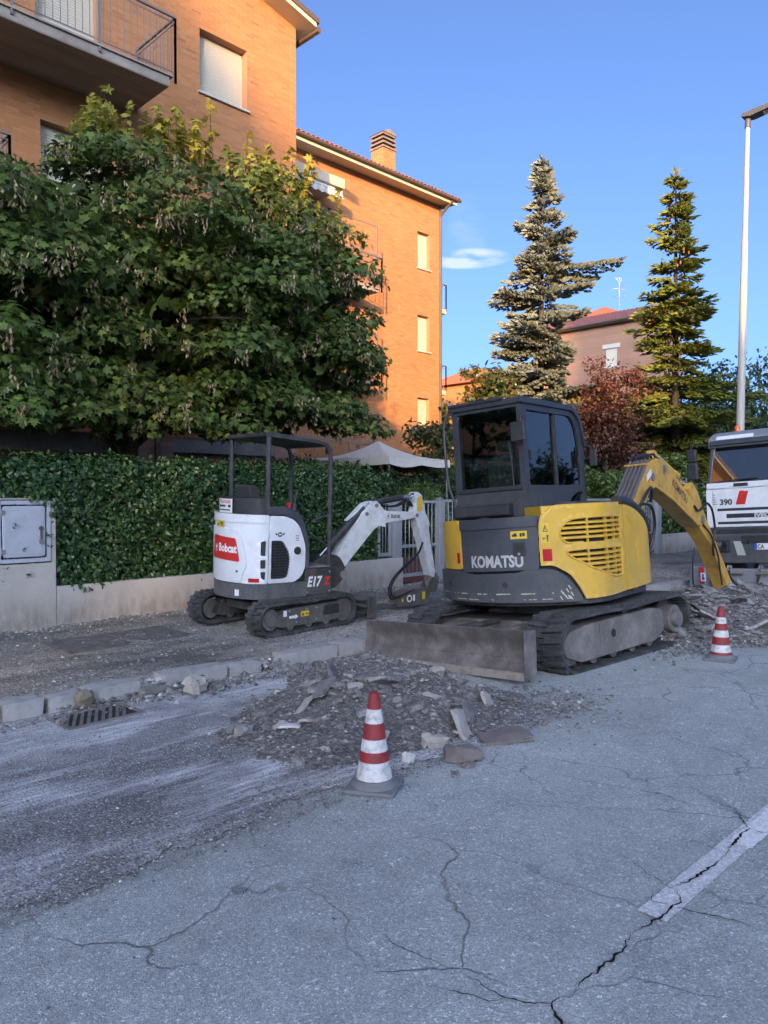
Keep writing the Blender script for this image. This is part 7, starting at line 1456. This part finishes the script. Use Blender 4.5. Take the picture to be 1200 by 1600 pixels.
x = r.normal(6.6, 1.2, 5000); y = r.normal(5.2, .35, 5000); S = sizes(r, len(x), .006, .04); stones('rubble under the excavator beside the kerb', np.stack([x, np.minimum(y, 5.6), .008 + S*.25], -1), S, 9)
x = np.concatenate([r.normal(8.2, .5, 1500), r.normal(5.0, .35, 900)]); y = np.concatenate([3.35 + r.normal(0, .12, 1500), r.normal(3.3, .25, 900)]); S = sizes(r, len(x), .005, .03); stones('crumbs of asphalt around the rubber track', np.stack([x, y, .004 + S*.25], -1), S, 10)
x = r.uniform(1.0, 9, 900); y = r.uniform(.3, 3.0, 900); S = sizes(r, len(x), .002, .007); stones('a few crumbs on the open road', np.stack([x, y, .002 + S*.25], -1), S, 11)
# larger pieces one can pick apart
def chunk(label, x, y, z, L, w, h, seed, mat='broken_asphalt', rot=(0, 0, 0), grp='broken pieces on the front rubble heap'):
    o = link('rubble_chunk', stone_mesh('rubble_chunk', L, w, h, seed, min(L, w, h)*.42 + .006, 3), None, M[mat], (x, y, z)); o.rotation_euler = tuple(R(a) for a in rot); tag(o, label, 'stone', grp)
def on(x, y): return float(max(H1_(np.array(x), np.array(y)), 0))
for lab, x, y, dz, L, w, h, sd, mt, rot in (
  ('pale flat slab leaning upright at the right of the front heap', 3.96, 3.20, .07, .17, .05, .24, 1, 'pale_stone', (-28, 12, 20)),
  ('narrow grey slab leaning behind the pale upright slab', 4.14, 3.28, .07, .16, .045, .17, 2, 'broken_asphalt', (-25, 30, 12)),
  ('small grey slab leaning at the far right of the front heap', 4.52, 3.42, .06, .15, .04, .12, 3, 'pale_stone', (-30, 25, 10)),
  ('wide flat brown slab at the right foot of the front heap', 4.12, 2.98, .035, .34, .22, .05, 4, 'brown_stone', (4, -5, -30)),
  ('rounded dark brown stone at the near right foot of the front heap', 3.62, 2.92, .05, .22, .13, .10, 5, 'brown_stone', (0, 4, -40)),
  ('pale angular stone near the middle right of the front heap', 3.68, 3.20, .05, .17, .11, .09, 6, 'pale_stone', (8, 6, -25)),
  ('pale upright stone just right of the front cone', 3.38, 3.40, .05, .10, .07, .13, 7, 'pale_stone', (15, 20, 10)),
  ('small whitish stone right of the front cone near the ground', 3.35, 3.12, .04, .08, .06, .08, 8, 'white_stone', (0, 20, 0)),
  ('flat white stone chip on the left side of the front heap', 3.10, 3.95, .02, .15, .09, .025, 9, 'white_stone', (-8, 0, -35)),
  ('long grey slab tilted on the left crest of the front heap', 3.62, 4.22, .05, .28, .13, .035, 10, 'broken_asphalt', (-20, -14, 30)),
  ('dark slab standing on end at the left crest of the front heap', 3.92, 4.45, .06, .16, .05, .18, 11, 'broken_asphalt', (-30, 35, 20)),
  ('large dark slab lying on the crest of the front heap', 4.08, 4.05, .03, .30, .20, .05, 12, 'broken_asphalt', (-18, 20, 15)),
  ('pale flat chip on the crest of the front heap', 4.32, 4.16, .02, .14, .10, .03, 13, 'pale_stone', (-5, 0, 40)),
  ('grey block at the back of the front heap near the blade', 5.05, 4.35, .04, .15, .11, .09, 14, 'pale_stone', (0, 10, 10)),
  ('thin tan flake before the pale angular stone at the heap foot', 3.80, 2.98, .02, .12, .08, .04, 15, 'broken_asphalt', (0, 0, 30)),
  ('small dark lump lying alone right of the front heap', 4.58, 2.98, .02, .07, .06, .045, 16, 'broken_asphalt', (0, 0, 10)),
  ('small stone lying alone on the road just before the front heap', 3.38, 2.78, .015, .06, .05, .035, 17, 'broken_asphalt', (0, 0, 50)),
  ('small dark stone near the brown stone at the heap foot', 3.55, 2.82, .015, .09, .06, .04, 18, 'brown_stone', (0, 0, -10)),
  ('grey rounded lump at the left foot of the front heap', 2.92, 4.20, .03, .13, .10, .07, 19, 'broken_asphalt', (0, 0, 15)),
  ('long slab flake on the left slope under the tilted slab', 3.35, 4.12, .03, .24, .07, .025, 20, 'pale_stone', (-25, -18, 25))):
    chunk(lab, x, y, on(x, y) + dz*.6, L, w, h, sd, mt, rot)
rr = random.Random(12)
for i in range(90):
    a = rr.uniform(0, 2*PI); d = rr.uniform(.1, 1.0); x = 3.95 + 1.35*d*math.cos(a); y = 4.0 + .9*d*math.sin(a); s_ = rr.uniform(.035, .085)
    chunk('small grey lump of broken asphalt among others on the front heap', x, y, on(x, y) + s_*.2, s_*rr.uniform(1, 1.8), s_, s_*rr.uniform(.2, .8), 100+i, 'broken_asphalt' if rr.random() < .8 else 'pale_stone', (rr.uniform(-20, 20), rr.uniform(-20, 20), rr.uniform(0, 360)))
for i in range(70):
    a = rr.uniform(0, 2*PI); d = rr.uniform(.05, 1.0)**.6; x = 9.9 + 2.0*d*math.cos(a); y = 3.75 + 1.15*d*math.sin(a); s_ = rr.uniform(.07, .20); z = float(max(H2_(np.array(x), np.array(y)), 0))
    chunk('jagged slab of broken road among others on the heap before the truck', x, y, z + s_*.12, s_*rr.uniform(1.2, 2.4), s_, s_*rr.uniform(.18, .4), 200+i, 'broken_asphalt', (rr.uniform(-35, 35), rr.uniform(-35, 35), rr.uniform(0, 360)), 'broken slabs on the heap before the truck')
chunk('pale squarish stone block lying in the gutter beside the kerb gap', 3.30, 5.42, .07, .17, .15, .15, 31, 'pale_stone', (8, -6, 20), 'stones lying along the kerb')
chunk('mossy yellow stone leaning on the kerb above the drain grate', 2.47, 5.61, .065, .14, .08, .17, 32, 'moss_stone', (6, -8, 15), 'stones lying along the kerb')
chunk('flat grey piece lying in the kerb gap', 3.02, 5.60, .05, .24, .10, .08, 33, 'broken_asphalt', (0, 5, 12), 'stones lying along the kerb')
for i, (x, y, s_) in enumerate(((4.30, 5.62, .12), (4.42, 5.5, .10), (4.62, 5.45, .09), (5.2, 5.38, .1), (3.5, 5.40, .07), (2.2, 5.35, .06))): chunk('small grey lump in the gutter along the kerb', x, y, .03, s_*1.4, s_, s_*.7, 300+i, 'broken_asphalt', (5, 5, 40*i), 'stones lying along the kerb')
